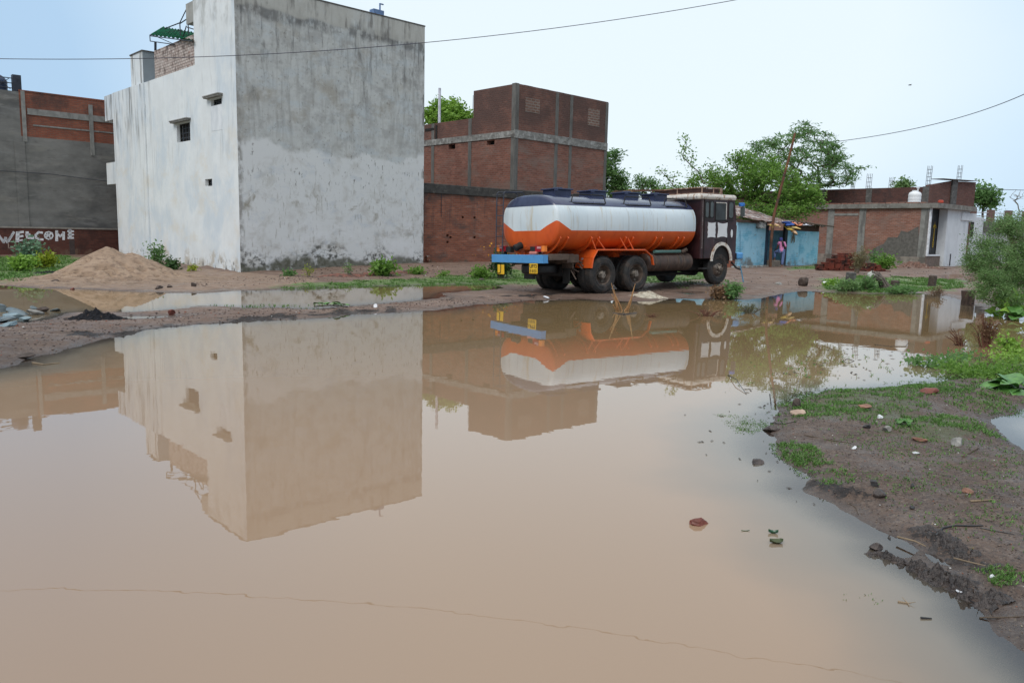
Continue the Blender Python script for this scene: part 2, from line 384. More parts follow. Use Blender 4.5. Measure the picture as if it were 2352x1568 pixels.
far_c = T.mix(T.ramp(n1, .3, .7), (.145, .090, .065), (.205, .138, .104)); far_c = T.mix(T.ramp(T.noise((.5, 3.2, 1), 6, .65, 6), .45, .68, 0, .8), far_c, (.125, .078, .055)); far_c = T.mix(T.ramp(T.noise((.7, 4, 1), 5, .6, 16), .55, .7, 0, .5), far_c, (.34, .26, .21))
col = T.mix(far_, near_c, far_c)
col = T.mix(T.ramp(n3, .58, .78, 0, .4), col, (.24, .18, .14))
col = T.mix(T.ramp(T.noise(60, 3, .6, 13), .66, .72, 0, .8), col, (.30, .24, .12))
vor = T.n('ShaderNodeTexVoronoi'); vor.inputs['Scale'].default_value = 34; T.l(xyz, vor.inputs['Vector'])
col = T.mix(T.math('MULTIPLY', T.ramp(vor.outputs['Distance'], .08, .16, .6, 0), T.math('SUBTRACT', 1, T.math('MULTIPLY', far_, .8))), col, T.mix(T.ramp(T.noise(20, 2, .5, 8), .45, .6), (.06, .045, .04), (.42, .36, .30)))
sa = T.attr('sand'); sandc = T.mix(T.ramp(T.noise(3, 5, .6, 4), .3, .7), (.205, .138, .098), (.285, .198, .142))
col = T.mix(T.ramp(sa, .3, .7), col, T.mix(T.ramp(n2, .5, .7, 0, .4), sandc, (.22, .14, .10)))
ga = T.attr('grass'); gc = T.mix(T.ramp(T.noise(5, 5, .7, 5), .3, .7), (.07, .13, .035), (.14, .23, .06))
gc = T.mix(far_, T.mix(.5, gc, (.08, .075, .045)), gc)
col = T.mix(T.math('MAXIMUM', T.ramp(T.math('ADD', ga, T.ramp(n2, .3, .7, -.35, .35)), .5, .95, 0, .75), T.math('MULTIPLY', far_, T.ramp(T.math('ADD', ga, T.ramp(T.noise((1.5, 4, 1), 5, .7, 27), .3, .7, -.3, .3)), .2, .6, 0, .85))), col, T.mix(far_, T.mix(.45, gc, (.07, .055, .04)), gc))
ca = T.attr('coal'); col = T.mix(T.ramp(T.math('ADD', ca, T.ramp(n3, .3, .7, -.3, .3)), .35, .65, 0, .93), col, (.022, .020, .020))
z = T.sep()[2]; wetf = T.ramp(z, .0, .045, 1, 0)
col = T.mix(T.math('MULTIPLY', wetf, .55), col, (.05, .036, .03))
T.l(col, T.b.inputs['Base Color'])
T.l(T.math('SUBTRACT', T.ramp(T.noise(2.3, 5, .7, 7), .35, .62, .45, .85), T.math('MULTIPLY', wetf, .28)), T.b.inputs['Roughness'])
T.l(T.math('SUBTRACT', .45, T.math('MULTIPLY', ca, .3)), T.b.inputs['Specular IOR Level'])
T.bump(T.math('ADD', T.math('MULTIPLY', n2, 1.2), T.math('ADD', n3, T.math('MULTIPLY', T.ramp(vor.outputs['Distance'], 0, .2, 1, 0), .8))), .9, .012)
m_ground = T.m
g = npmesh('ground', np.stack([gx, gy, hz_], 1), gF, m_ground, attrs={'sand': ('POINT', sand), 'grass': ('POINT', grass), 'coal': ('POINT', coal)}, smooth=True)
tag(g, kind='structure')
# surrounding land out to the horizon, a step below the detailed sheet
T = NT('far_land'); T.l(T.mix(T.ramp(T.noise(.15, 5, .6), .35, .65), (.10, .13, .045), (.19, .14, .095)), T.b.inputs['Base Color']); T.b.inputs['Roughness'].default_value = .9
n = 64; vs = []; fs = []
for k, (rr, zz) in enumerate(((.6, -.35), (60, -.30), (92, .20), (400, .5), (2500, 1.0))):
    for j in range(n):
        a = 2 * pi * j / n; vs.append((rr * sin(a), rr * cos(a) - 2, zz if (rr > 80 and cos(a) > .55) or rr < 1 else (zz if rr < 80 else -.05 + .0003 * rr)))
for k in range(4):
    for j in range(n): fs.append((k * n + j, k * n + (j + 1) % n, (k + 1) * n + (j + 1) % n, (k + 1) * n + j))
fs.append(tuple(range(n)))
mb = MB(); mb.add(vs, fs); tag(mb.build('terrain', T.m), kind='structure')

wx, wy, wF = grid_polar(260, 260, .6, 64, -1.3, 1.3)
_, wsd = Hs(wx, wy)
T = NT('muddy_water')
dpt = T.attr('depth')
nn = T.noise(.35, 4, .55, 2)
dd_ = T.math('MULTIPLY', dpt, T.ramp(nn, .3, .7, .7, 1.3))
opac = T.ramp(dd_, .0, .36)
body = T.mix(T.ramp(dd_, .1, 1.1), (.165, .145, .115), (.318, .216, .140))
body = T.mix(T.ramp(T.sep()[1], 5, 15), body, T.mix(T.ramp(dd_, .1, 1.1), (.13, .105, .07), (.225, .152, .076)))
df = T.n('ShaderNodeBsdfDiffuse'); T.l(body, df.inputs[0])
trn = T.n('ShaderNodeBsdfTransparent'); trn.inputs[0].default_value = (.80, .76, .72, 1)
m1 = T.n('ShaderNodeMixShader'); T.l(opac, m1.inputs[0]); T.l(trn.outputs[0], m1.inputs[1]); T.l(df.outputs[0], m1.inputs[2])
gl = T.n('ShaderNodeBsdfGlossy'); gl.inputs['Roughness'].default_value = .0; gl.inputs[0].default_value = (1, 1, 1, 1)
fr = T.n('ShaderNodeFresnel'); fr.inputs['IOR'].default_value = 1.50
bp = T.n('ShaderNodeBump'); bp.inputs['Strength'].default_value = .035; bp.inputs['Distance'].default_value = .01
T.l(T.noise((5, 5, 5), 2, .5, 6), bp.inputs['Height']); T.l(bp.outputs[0], gl.inputs['Normal'])
m2 = T.n('ShaderNodeMixShader'); T.l(fr.outputs[0], m2.inputs[0]); T.l(m1.outputs[0], m2.inputs[1]); T.l(gl.outputs[0], m2.inputs[2])
T.l(m2.outputs[0], T.o.inputs[0])
wt = npmesh('water', np.stack([wx, wy, np.zeros_like(wx)], 1), wF, T.m, attrs={'depth': ('POINT', np.clip(wsd, 0, 3))})
tag(wt, kind='structure')

# ------------------------------------------------------------ foliage tools
def leaves(P, N, size, aspect=.5, up=.4, seed=0, droop=0):
    """quads at points P: rhombic leaves with random directions"""
    r = np.random.default_rng(seed); n = len(P)
    d = r.normal(size=(n, 3)); d[:, 2] = d[:, 2] * .6 + up - droop; d /= np.linalg.norm(d, axis=1)[:, None]
    q = r.normal(size=(n, 3)); s = np.cross(d, q); s /= np.linalg.norm(s, axis=1)[:, None] + 1e-9
    L = size * r.uniform(.6, 1.35, n)[:, None]; Wd = L * aspect
    a = P; b = P + d * L * .45 + s * Wd * .5; c = P + d * L; e = P + d * L * .45 - s * Wd * .5
    V = np.stack([a, b, c, e], 1).reshape(-1, 3); F = np.arange(4 * n).reshape(n, 4)
    return V, F
def crown_obj(name, P, size, m, parent, aspect=.5, seed=0, up=.3, droop=0, clump=None):
    V, F = leaves(P, None, size, aspect, up, seed, droop)
    r = np.random.default_rng(seed + 5)
    rnd = np.clip(r.normal(.5, .22, len(P)) + (clump if clump is not None else 0), 0, 1)
    return npmesh(name, V, F, m, parent, {'rnd': ('FACE', rnd)})
def skeleton(base, top, targets, r_twig=.008, seed=0, step=.4, wander=.12, trunk_n=5, gain=.5):
    """trunk from base to top, then limbs that reach each target from the nearest limb"""
    r = np.random.default_rng(seed); base = np.array(base, float); top = np.array(top, float)
    nodes = [base + (top - base) * i / trunk_n + (r.normal(size=3) * .03 * np.linalg.norm(top - base) * (0 < i < trunk_n)) for i in range(trunk_n + 1)]
    par = [-1] + list(range(trunk_n)); leaf = [0] * (trunk_n + 1)
    tg = sorted([np.array(t, float) for t in targets], key=lambda t: np.linalg.norm(t - top))
    tips = []
    for t in tg:
        A = np.array(nodes); d = np.linalg.norm(A - t, axis=1); dz = np.clip(A[:, 2] - t[2], 0, None)
        d = d + dz * 1.2; d[:max(1, trunk_n - 1)] += 2
        j = int(np.argmin(d)); L = np.linalg.norm(nodes[j] - t); k = max(1, int(L / step)); p0 = nodes[j]; cur = j
        for i in range(1, k + 1):
            q = p0 + (t - p0) * i / k; q = q + (r.normal(size=3) * wander * step if i < k else 0); q[2] += .12 * L * sin(pi * i / k) * .5
            nodes.append(q); par.append(cur); cur = len(nodes) - 1
        tips.append(cur)
    wgt = np.zeros(len(nodes))
    for t in tips:
        j = t
        while j >= 0: wgt[j] += 1; j = par[j]
    rad = r_twig * np.maximum(wgt, 1) ** gain
    return nodes, par, rad, tips
def limbs_obj(name, sk, m, parent, n=5):
    nodes, par, rad, tips = sk; mb = MB()
    for i, p in enumerate(par):
        if p < 0: continue
        a, b = Vector(nodes[p]), Vector(nodes[i])
        mb.tube([a, b], min(rad[p], rad[i] * 1.5), n, cap=False, r2=rad[i])
    return mb.build(name, m, parent, M=parent.matrix_world.inverted() if parent else None, smooth=True)
def ell_points(ells, n, seed=0, shell=.0):
    """points in ellipsoids given as (centre Vector, rx, ry, rz, weight)"""
    r = np.random.default_rng(seed); w_ = np.array([e[4] for e in ells], float); w_ /= w_.sum(); out = []
    for e_, k in zip(ells, (w_ * n).astype(int)):
        u = r.normal(size=(k, 3)); u /= np.linalg.norm(u, axis=1)[:, None]
        rad = (shell + (1 - shell) * r.uniform(0, 1, (k, 1))) ** (1 / 2.2)
        out.append(np.array(e_[0]) + u * rad * np.array([e_[1], e_[2], e_[3]]))
    return np.vstack(out)
def tree(name, label, cat, base, top, ells, ntwig, nleaf, size, lm, bm_, seed, spread=.35, aspect=.45, r_twig=.012, droop=0, group=None, flat=1.0, extra=None, up=.3, gain=.5, step=.4):
    root = thing(name, label, cat, Matrix.Translation(base), group); bpy.context.view_layer.update()
    tg = ell_points(ells, ntwig, seed, .3)
    if extra is not None: tg = np.vstack([tg, extra])
    sk = skeleton(base, top, tg, r_twig, seed, step, gain=gain)
    limbs_obj('trunk', sk, bm_, root)
    r = np.random.default_rng(seed + 1); tips = np.array([sk[0][t] for t in sk[3]]); par = np.array([sk[0][sk[1][t]] for t in sk[3]])
    k = nleaf // len(tips); T_ = np.repeat(tips, k, 0); Pp = np.repeat(par, k, 0)
    f = r.uniform(0, .55, (len(T_), 1)); P = T_ + (Pp - T_) * f + r.normal(size=T_.shape) * spread * np.array([1, 1, flat])
    cl = np.repeat(r.normal(0, .18, len(tips)), k)
    crown_obj('crown', P, size, lm, root, aspect, seed, up=up, droop=droop, clump=cl)
    return root
def E_(px, py, rx, ry, d, w_=1, dz=None):
    """a crown lobe centred where the photo shows it, at distance d; radii in photo pixels"""
    s = d / FPX; return (at(px, py, d), rx * s, (dz or rx * s), ry * s, w_)

bark = mat('bark', (.09, .065, .045), .9, var=.3, sc=(6, 6, 2), bump=.6)
bark_pale = mat('bark_pale', (.17, .14, .10), .9, var=.3, sc=(6, 6, 2), bump=.6)
lf_green = leafmat('leaf_green', (.085, .19, .028), (.25, .43, .085), .5)
lf_mid = leafmat('leaf_mid', (.09, .19, .055), (.20, .36, .12), .5)
lf_bright = leafmat('leaf_bright', (.12, .25, .025), (.30, .50, .08))
lf_grey = leafmat('leaf_grey_green', (.08, .17, .045), (.24, .38, .14))
lf_dark = leafmat('leaf_dark', (.02, .055, .015), (.07, .15, .04))
lf_yel = leafmat('leaf_yellow_green', (.16, .24, .02), (.45, .50, .05))
lf_dry = leafmat('leaf_dry', (.10, .05, .025), (.26, .16, .08), .2)
lf_blue = leafmat('leaf_blue_green', (.10, .19, .12), (.20, .33, .20))
# ------------------------------------------------------------ building tools
def holed(mb, axis, off, u0, u1, z0, z1, holes, depth, m=0, mh=0):
    """wall sheet on local plane axis=off spanning u,z, with real openings and reveals going inwards (+axis)"""
    us = sorted({u0, u1, *[h[0] for h in holes], *[h[1] for h in holes]}); zs = sorted({z0, z1, *[h[2] for h in holes], *[h[3] for h in holes]})
    def P(u, z, a=0): return (off + a, u, z) if axis == 0 else (u, off + a, z)
    for i in range(len(us) - 1):
        for j in range(len(zs) - 1):
            cu, cz = (us[i] + us[i + 1]) / 2, (zs[j] + zs[j + 1]) / 2
            if any(h[0] < cu < h[1] and h[2] < cz < h[3] for h in holes): continue
            mb.add([P(us[i], zs[j]), P(us[i + 1], zs[j]), P(us[i + 1], zs[j + 1]), P(us[i], zs[j + 1])], [(0, 1, 2, 3)], m)
    for a, b, c, d in holes:
        q = [(a, c), (b, c), (b, d), (a, d)]
        for k in range(4):
            p, r_ = q[k], q[(k + 1) % 4]
            mb.add([P(*p), P(*r_), P(*r_, depth), P(*p, depth)], [(0, 1, 2, 3)], mh)
def shell(mb, x0, x1, y0, y1, z0, z1, hx=(), hy=(), depth=.25, m=0, mh=0):
    """closed block whose x0 and y0 faces can have openings"""
    holed(mb, 0, x0, y0, y1, z0, z1, list(hx), depth, m, mh); holed(mb, 1, y0, x0, x1, z0, z1, list(hy), depth, m, mh)
    v = [(x1, y0, z0), (x1, y1, z0), (x1, y1, z1), (x1, y0, z1)]; mb.add(v, [(0, 1, 2, 3)], m)
    v = [(x0, y1, z0), (x1, y1, z0), (x1, y1, z1), (x0, y1, z1)]; mb.add(v, [(0, 1, 2, 3)], m)
    v = [(x0, y0, z1), (x1, y0, z1), (x1, y1, z1), (x0, y1, z1)]; mb.add(v, [(0, 1, 2, 3)], m)

# ============================================================ pale plastered tower house
A_M = frame(-9.845, 28.33, 0, 43.7)
def AL(px, py): return onface(A_M, px, py, 0, 0)      # left face: (y, z)
def AR(px, py): return onface(A_M, px, py, 1, 0)      # right face: (x, z)
LA = AR(974, 330)[0]; HA = AR(975, 62)[1]
print('A len', LA, 'h', HA, [tuple(round(v, 2) for v in AL(*p)) for p in ((445, 60), (445, 160), (355, 181), (302, 199), (257, 211), (328, 117), (302, 124), (436, 278), (407, 328))])
A = thing('plastered_house', 'tall pale plastered house with grey stained side wall, tallest building in view', 'building', A_M)
bpy.context.view_layer.update()
plA = mat('plaster_grey_blue', (.53, .54, .525), .85, var=.08, sc=1.2, bump=.35, bs=14, L=[
    dict(c=(.50, .56, .60), s=(1.1, 1.1, 2.2), lo=.50, hi=.60, a=.4, seed=2, d=8), dict(c=(.27, .265, .25), s=(1.8, 1.8, 1.4), lo=.52, hi=.68, a=.42, z=(4.4, None, .5), seed=61, d=9, dist=.5), dict(c=(.34, .335, .325), s=(1.6, 1.6, 2.2), lo=.46, hi=.68, a=.6, seed=3), dict(c=(.33, .29, .23), s=(.8, .8, .8), lo=.52, hi=.70, a=.6, seed=24),
    dict(c=(.30, .29, .27), s=(5, 5, .5), lo=.48, hi=.72, a=.6, z=(4.6, None, 1.2), seed=4, d=8, dist=.4), dict(c=(.56, .57, .56), s=(2.5, 2.5, 4), lo=.55, hi=.66, a=.6, seed=41, d=8), dict(c=(.22, .21, .19), s=(9, 9, 7), lo=.58, hi=.66, a=.55, seed=42, d=6),
    dict(c=(.13, .125, .115), s=(2.2, 2.2, .7), lo=.53, hi=.72, a=.7, dist=.5, z=(6.2, None, 1.6), seed=5, d=8),
    dict(c=(.09, .09, .09), s=(6, 6, .6), lo=.52, hi=.72, a=.7, z=(7.4, None, 1.4), seed=31, d=7),
    dict(c=(.085, .085, .085), s=(3, 3, 1.2), lo=.38, hi=.6, a=.7, z=(9.05, 9.5, .12), seed=12, w=.10, d=8),
    dict(c=(.48, .47, .43), s=(1.2, 1.2, .6), lo=.30, hi=.5, a=.75, z=(9.35, None, .06), seed=6, w=.08),
    dict(c=(.15, .14, .13), s=(4, 4, .7), lo=.50, hi=.68, a=.7, z=(9.3, None, .1), seed=7),
    dict(c=(.68, .69, .685), s=(1.6, 1.6, 1.6), lo=.16, hi=.36, a=.97, z=(None, 4.65, .10), seed=8, w=.26),
    dict(c=(.52, .56, .60), s=(1.3, 1.3, 2), lo=.55, hi=.7, a=.6, z=(None, 4.4, .3), seed=14),
    dict(c=(.12, .11, .095), s=(9, 9, 4), lo=.60, hi=.70, a=.85, z=(3.2, 4.7, .25), seed=16, d=6), dict(c=(.38, .36, .31), s=(1.4, 1.4, 1.4), lo=.50, hi=.68, a=.38, d=9, dist=.6, z=(None, 4.8, .3), seed=43), dict(c=(.30, .28, .24), s=(12, 12, 2.5), lo=.58, hi=.66, a=.5, z=(None, 3.8, .6), seed=44, d=5), dict(c=(.74, .75, .76), s=(1.1, 1.1, 1.6), lo=.5, hi=.66, a=.6, z=(None, 2.2, .5), seed=45),
    dict(c=(.24, .21, .15), s=(1.6, 1.6, 1.6), lo=.54, hi=.70, a=.8, z=(2.1, 3.2, .25), seed=9, d=9, dist=.6),
    dict(c=(.30, .26, .20), s=(.8, .8, 1.5), lo=.5, hi=.7, a=.5, z=(None, 2.2, .5), seed=10),
    dict(c=(.28, .27, .25), s=(4, 4, 2.5), lo=.38, hi=.62, a=.9, x=(-1, .16, .08), seed=51), dict(c=(.12, .12, .11), s=(6, 6, 1.5), lo=.5, hi=.64, a=.8, x=(LA - .12, LA + 1, .06), seed=52), dict(c=(.05, .05, .042), s=(5, 5, 6), lo=.44, hi=.62, a=.9, z=(None, .80, .25), seed=11, w=.4, d=7), dict(c=(.10, .10, .07), s=(3, 3, 2), lo=.25, hi=.5, a=.9, z=(None, .42, .12), seed=18, w=.25)])
plAl = mat('plaster_whitewash', (.77, .80, .81), .85, var=.05, sc=1, bump=.25, bs=10, L=[
    dict(c=(.58, .66, .73), s=(.7, .7, .5), lo=.45, hi=.68, a=.7, seed=2), dict(c=(.72, .68, .60), s=(.7, .7, 1), lo=.5, hi=.7, a=.6, z=(None, 5, .6), seed=3),
    dict(c=(.36, .36, .34), s=(3, 3, .4), lo=.54, hi=.72, a=.4, z=(4.5, None, 1.2), seed=4), dict(c=(.14, .13, .12), s=(4, 4, .35), lo=.5, hi=.68, a=.85, z=(5.7, None, .7), x=(8.5, 16, .5), ax=1, seed=5),
    dict(c=(.20, .18, .15), s=(9, 9, .15), lo=.58, hi=.70, a=.6, x=(7.5, 16, .5), ax=1, z=(1.4, None, .8), seed=15),
    dict(c=(.30, .30, .28), s=(1.5, 1.5, .8), lo=.45, hi=.65, a=.55, z=(8.6, None, .5), seed=17),
    dict(c=(.45, .40, .32), s=(2, 2, 2), lo=.42, hi=.62, a=.7, z=(None, .55, .2), seed=6), dict(c=(.09, .08, .065), s=(5, 5, 3), lo=.5, hi=.62, a=.8, z=(None, .35, .15), seed=7)])
plAd = mat('plaster_smooth_grey', (.27, .31, .34), .8, var=.05, sc=1, bump=.1)
dark_in = mat('dark_interior', (.02, .018, .016), .9, bump=0)
conc = mat('concrete_grey', (.24, .235, .22), .9, var=.2, sc=3, bump=.5, L=[dict(c=(.10, .095, .09), s=(3, 3, .6), lo=.5, hi=.68, a=.7)])
conc_d = mat('concrete_dark', (.10, .095, .09), .9, var=.3, sc=4, bump=.6, L=[dict(c=(.28, .27, .25), s=(2, 2, 6), lo=.55, hi=.7, a=.7)])
white_br = brickmat('brick_whitewashed', (.50, .40, .36), (.62, .56, .52), (.22, .17, .15), L=[dict(c=(.10, .07, .06), s=(3, 3, 2), lo=.5, hi=.65, a=.85, seed=4), dict(c=(.33, .12, .06), s=5, lo=.62, hi=.7, a=.9, seed=6)], bw=.24, bh=.11, ms=.018)
YT = AL(445, 75)[0]; Y2 = AL(355, 150)[0]; Y3 = AL(328, 150)[0]; Y4 = AL(302, 200)[0]; Y5 = AL(257, 215)[0]
zt2 = AL(356, 181.5)[1]; zbr = AL(356, 116.5)[1]; zcol = AL(328, 117)[1]; zlow = AL(302, 199)[1]
def hole(a, b, fn=AL):
    p, q = fn(*a), fn(*b); return (min(p[0], q[0]), max(p[0], q[0]), min(p[1], q[1]), max(p[1], q[1]))
h1 = hole((407, 328), (436, 279)); h2 = hole((484, 245), (509, 223)); h3 = hole((471.5, 428), (487, 410.5))
mb = MB()
shell(mb, 0, LA, 0, YT, -.6, HA, hx=[h2, h3], hy=[], depth=.28)
# left face sheets use the whitewash, everything facing the right the grey plaster
def setm(mb, m, test):
    for i, f in enumerate(mb.f):
        vs = [mb.v[k] for k in f]
        if test(vs): mb.m[i] = m
h1b = (max(h1[0], YT + .05), h1[1], h1[2], h1[3])
shell(mb, 0, LA, YT, Y2, -.6, zt2, hx=[h1b] if h1[0] > YT else [], depth=.28)
shell(mb, 0, LA, Y2, Y4, -.6, zt2, depth=.28)
shell(mb, 0, LA, Y4, Y5, -.6, zlow, depth=.28)
setm(mb, 1, lambda vs: all(v[0] < .3 for v in vs))
if h1[0] <= YT: print('WARN window in tower', h1, YT)
mb.build('wall', [plA, plAl], A, Matrix.Identity(4))
MB().box(-.02, LA + .02, -.012, .16, HA, HA + .05).box(-.02, .16, .16, YT, HA, HA + .07).build('coping', conc_d, A)
mb = MB(); yo = AL(428, 57); mb.box(-.0, 1.6, YT, yo[0], yo[1], HA - .02)
mb.build('overhanging_slab', mat('plaster_grey', (.36, .36, .34), .9, var=.15, sc=2, L=[dict(c=(.16, .16, .15), s=(3, 3, .5), lo=.5, hi=.7, a=.6)]), A)
MB().box(0.002, .23, YT, Y2, zt2, zbr).build('brick_parapet', white_br, A)
mb = MB(); mb.box(0, .0 + 1.1, Y3, Y4, zt2, zcol); setm(mb, 1, lambda vs: all(v[0] < .01 for v in vs))
mb.build('roof_turret', [plAd, plAl], A)
MB().box(-.03, 1.13, Y3 - .03, Y4 + .03, zcol, zcol + .05).build('turret_cap', conc_d, A)
# pilaster strip and shallow step on the left face
MB().box(-.07, -.001, Y3 - .12, Y4, .0, zt2 - .02).build('pilaster', plAl, A)
# projecting boxes on the far end
for (p, q) in (((239, 222), (257, 275)), ((244, 375), (258, 423))):
    a, b = onface(A_M, p[0], p[1], 0, 0), onface(A_M, q[0], q[1], 0, 0)
    zz0, zz1 = sorted((a[1], b[1])); MB().box(.002, 1.5, Y5 + .002, a[0], zz0, zz1).build('balcony', plAl, A)
def windowpart(h, bars, ledge, sash):
    M0 = Matrix.Identity(4); u0, u1, z0, z1 = h
    wmb = MB(); fw_ = .05
    for a, b, c, d in ((u0, u1, z0, z0 + fw_), (u0, u1, z1 - fw_, z1), (u0, u0 + fw_, z0 + fw_, z1 - fw_), (u1 - fw_, u1, z0 + fw_, z1 - fw_)):
        wmb.box(.13, .19, a, b, c, d)
    wmb.box(.24, .27, u0 - .1, u1 + .1, z0 - .1, z1 + .1)
    o = wmb.build('window', [dark_in], A)
    if bars:
        bmb = MB(); n = bars
        for i in range(1, n): bmb.box(.15, .165, u0 + (u1 - u0) * i / n - .008, u0 + (u1 - u0) * i / n + .008, z0 + fw_, z1 - fw_)
        for i in range(1, 4): bmb.box(.166, .18, u0 + fw_, u1 - fw_, z0 + (z1 - z0) * i / 4 - .008, z0 + (z1 - z0) * i / 4 + .008)
        bmb.build('window_bars', mat('window_bar_grey', (.12, .14, .17), .5, .3), o)
    if ledge:
        l = MB().box(-.20, -.002, u0 - .12, u1 + .30, z1 + .08, z1 + .13).box(-.18, -.004, u0 - .08, u1 + .26, z1 + .03, z1 + .079); l.build('sun_shade', conc, o, bevel=.015)
    return o
windowpart(h1b, 5, True, 0); windowpart(h2, 3, True, 0); windowpart(h3, 3, False, 0)
# bright repainted streak below the upper window
zz = AL(497, 300)[1]
mb = MB(); r = random.Random(3); 
pts = []
for i in range(9):
    t = i / 8; pts.append((h2[0] - .02 + .05 * r.random(), h2[2] - t * (h2[2] - zz)))
for i in range(8, -1, -1):
    t = i / 8; pts.append((h2[1] + .02 - .05 * r.random(), h2[2] - t * (h2[2] - zz)))
mb.prism(pts, -.006, -.001, 'x'); mb.build('repainted_patch', mat('fresh_whitewash', (.80, .83, .86), .8, var=.04, L=[dict(c=(.62, .66, .70), s=(3, 3, .6), lo=.4, hi=.65, a=.8)]), A)
# roof furniture: small blue-grey tank fitting
v = AR(885, 38); mb = MB(); mb.box(v[0] - .35, v[0] + .15, .3, .6, HA + .07, HA + .32).tube([(v[0] + .05, .45, HA + .3), (v[0] + .05, .45, HA + .62)], .035).tube([(v[0] + .05, .45, HA + .6), (v[0] + .22, .45, HA + .6)], .03)
t_ = mb.build('roof_pump', mat('pump_blue', (.12, .2, .36), .6), None, A_M, bevel=.01)
tag(t_, 'small blue pump fitting on the roof edge of the tall pale house', 'pump')

# green corrugated canopy with its steel frame on the terrace
GM = frame(*[(A_M @ Vector((0, YT, 0)))[i] for i in (0, 1)], 0, 43.7)
def GP(px, py, off): y, z = onface(A_M, px, py, 0, off); return Vector((off, y, z))
can = thing('terrace_canopy', 'green corrugated canopy sloping on a dark steel frame above the whitewashed brick parapet', 'canopy', A_M); bpy.context.view_layer.update()
a0, a1 = GP(344, 80.5, -.12), GP(443, 93, -.12); b0, b1 = GP(374, 62.5, 1.6), GP(446, 75, 1.6)
mb = MB(); n = 40; vs = []; 
for i in range(n + 1):
    t = i / n; lo = a0.lerp(a1, t); hi = b0.lerp(b1, t); off = Vector((0, 0, .03 * sin(i * 1.6)))
    vs += [lo + off, hi + off]
for i in range(n): mb.add([vs[2 * i], vs[2 * i + 2], vs[2 * i + 3], vs[2 * i + 1]], [(0, 1, 2, 3)], 0)
o = mb.build('roof_sheet', mat('green_sheet', (.004, .10, .045), .95, spec=.1, var=.2, L=[dict(c=(.012, .045, .025), s=(.6, 2.2, .6), lo=.50, hi=.54, a=.9, seed=3)]), can, smooth=True)
sm_ = o.modifiers.new('s', 'SOLIDIFY'); sm_.thickness = .012
steel = mat('dark_steel', (.035, .04, .055), .6, .3, bump=0)
mb = MB()
mb.tube([a0 - Vector((0, 0, .04)), a1 - Vector((0, 0, .04))], .022, 6); mb.tube([b0 - Vector((0, 0, .05)), b1 - Vector((0, 0, .05))], .022, 6)
mb.tube([a0 - Vector((0, 0, .04)), b0 - Vector((0, 0, .05))], .02, 6)
q = GP(345, 95, -.05); mb.tube([a0, q], .018, 6); q2 = GP(402, 103, -.05); mb.tube([q, q2], .02, 6); mb.tube([a0 + (a1 - a0) * .1, q2], .015, 6)
mb.tube([GP(357, 96, .3), GP(357, 117, .3)], .05, 6)
q3 = GP(378, 66, .6); 
mb.build('frame', steel, can)
mb = MB(); P_ = lambda x, y: GP(x, y, .5)
for a, b in (((428, 22), (413, 53)), ((413, 53), (379, 66)), ((428, 45), (413, 55)), ((413, 53), (415, 95)), ((428, 60), (418, 95)), ((430, 63), (446, 68)), ((432, 58), (434, 80))):
    mb.tube([P_(*a), P_(*b)], .022, 6)
tag(mb.build('sign_frame', steel, None, A_M), 'bent dark steel scaffold leaning out beside the tower wall above the green canopy', 'steel frame')

# ============================================================ grey and brick building at the left edge
L_M = frame(-20.6 - .72 * 20, 39.5 - .69 * 20, 0, 43.8)
Lh = lambda px, py: onface(L_M, px, py, 1, 0)
bk_r = brickmat('brick_red_dark', (.24, .068, .038), (.33, .11, .06), (.17, .115, .09), L=[dict(c=(.06, .035, .03), s=(1, 1, .8), lo=.42, hi=.65, a=.8, z=(6.3, None, .8), seed=3)])
grp = mat('grey_render', (.18, .175, .165), .92, var=.2, sc=(.8, .8, 1.6), bump=.4, L=[dict(c=(.075, .075, .075), s=(.35, .35, .6), lo=.48, hi=.66, a=.6, seed=2), dict(c=(.24, .22, .19), s=(.5, .5, 2.5), lo=.52, hi=.7, a=.6, seed=3), dict(c=(.07, .06, .055), s=(2, 2, 9), lo=.6, hi=.7, a=.4, seed=4), dict(c=(.25, .25, .25), s=(1, 1, 5), lo=.55, hi=.7, a=.45, seed=6)])
zt = Lh(60, 211)[1]; zb = Lh(100, 317)[1]; xb0 = Lh(48, 300)[0]; xe = 32
Lb = thing('unfinished_grey_building', 'dark grey rendered building with brick upper storey at the left edge', 'building', L_M)
MB().box(-4, xe, 0, 9, -.5, zb).build('wall', grp, Lb)
MB().box(xb0, xe, .003, 9, zb, zt).build('brick_wall', bk_r, Lb)
x45 = Lh(45, 300)[0]; x30 = Lh(36, 300)[0]; ztl = Lh(20, 208)[1]
MB().box(-4, xb0 - .001, .001, 9, zb, ztl).build('rendered_bay', grp, Lb)
for i, (c0, c1, z0, z1) in enumerate(((Lh(49, 250)[0], Lh(58, 250)[0], zb - .25, zt + .02), (Lh(203, 250)[0], Lh(212, 250)[0], Lh(205, 357)[1], zt - .25))):
    MB().box(c0, c1, -.05, -.001, z0, z1).build('column', conc, Lb)
MB().box(Lh(57, 500)[0] - .25, Lh(64, 500)[0] + .05, -.035, -.001, 1.2, zb - .25).build('column', grp, Lb)
zz = Lh(100, 260)[1]; MB().box(xb0 + .3, xe, -.04, -.001, zz - .14, zz + .14).build('band_course', conc, Lb)
zz = Lh(100, 290)[1]; MB().box(xb0 + .5, xe, -.02, -.001, zz - .035, zz + .03).build('band_course', conc, Lb)
MB().box(xb0 - .0, xe, -.02, .25, zt, zt + .06).build('coping', bk_r, Lb)
rl = MB(); xr = Lh(32, 200)[0]
for k in range(3): rl.tube([(-4, .2, ztl + .15 + .22 * k), (xr, .2, ztl + .15 + .22 * k)], .022, 6)
rl.box(xr - .02, xr + .32, .05, .35, ztl + .001, ztl + .75)
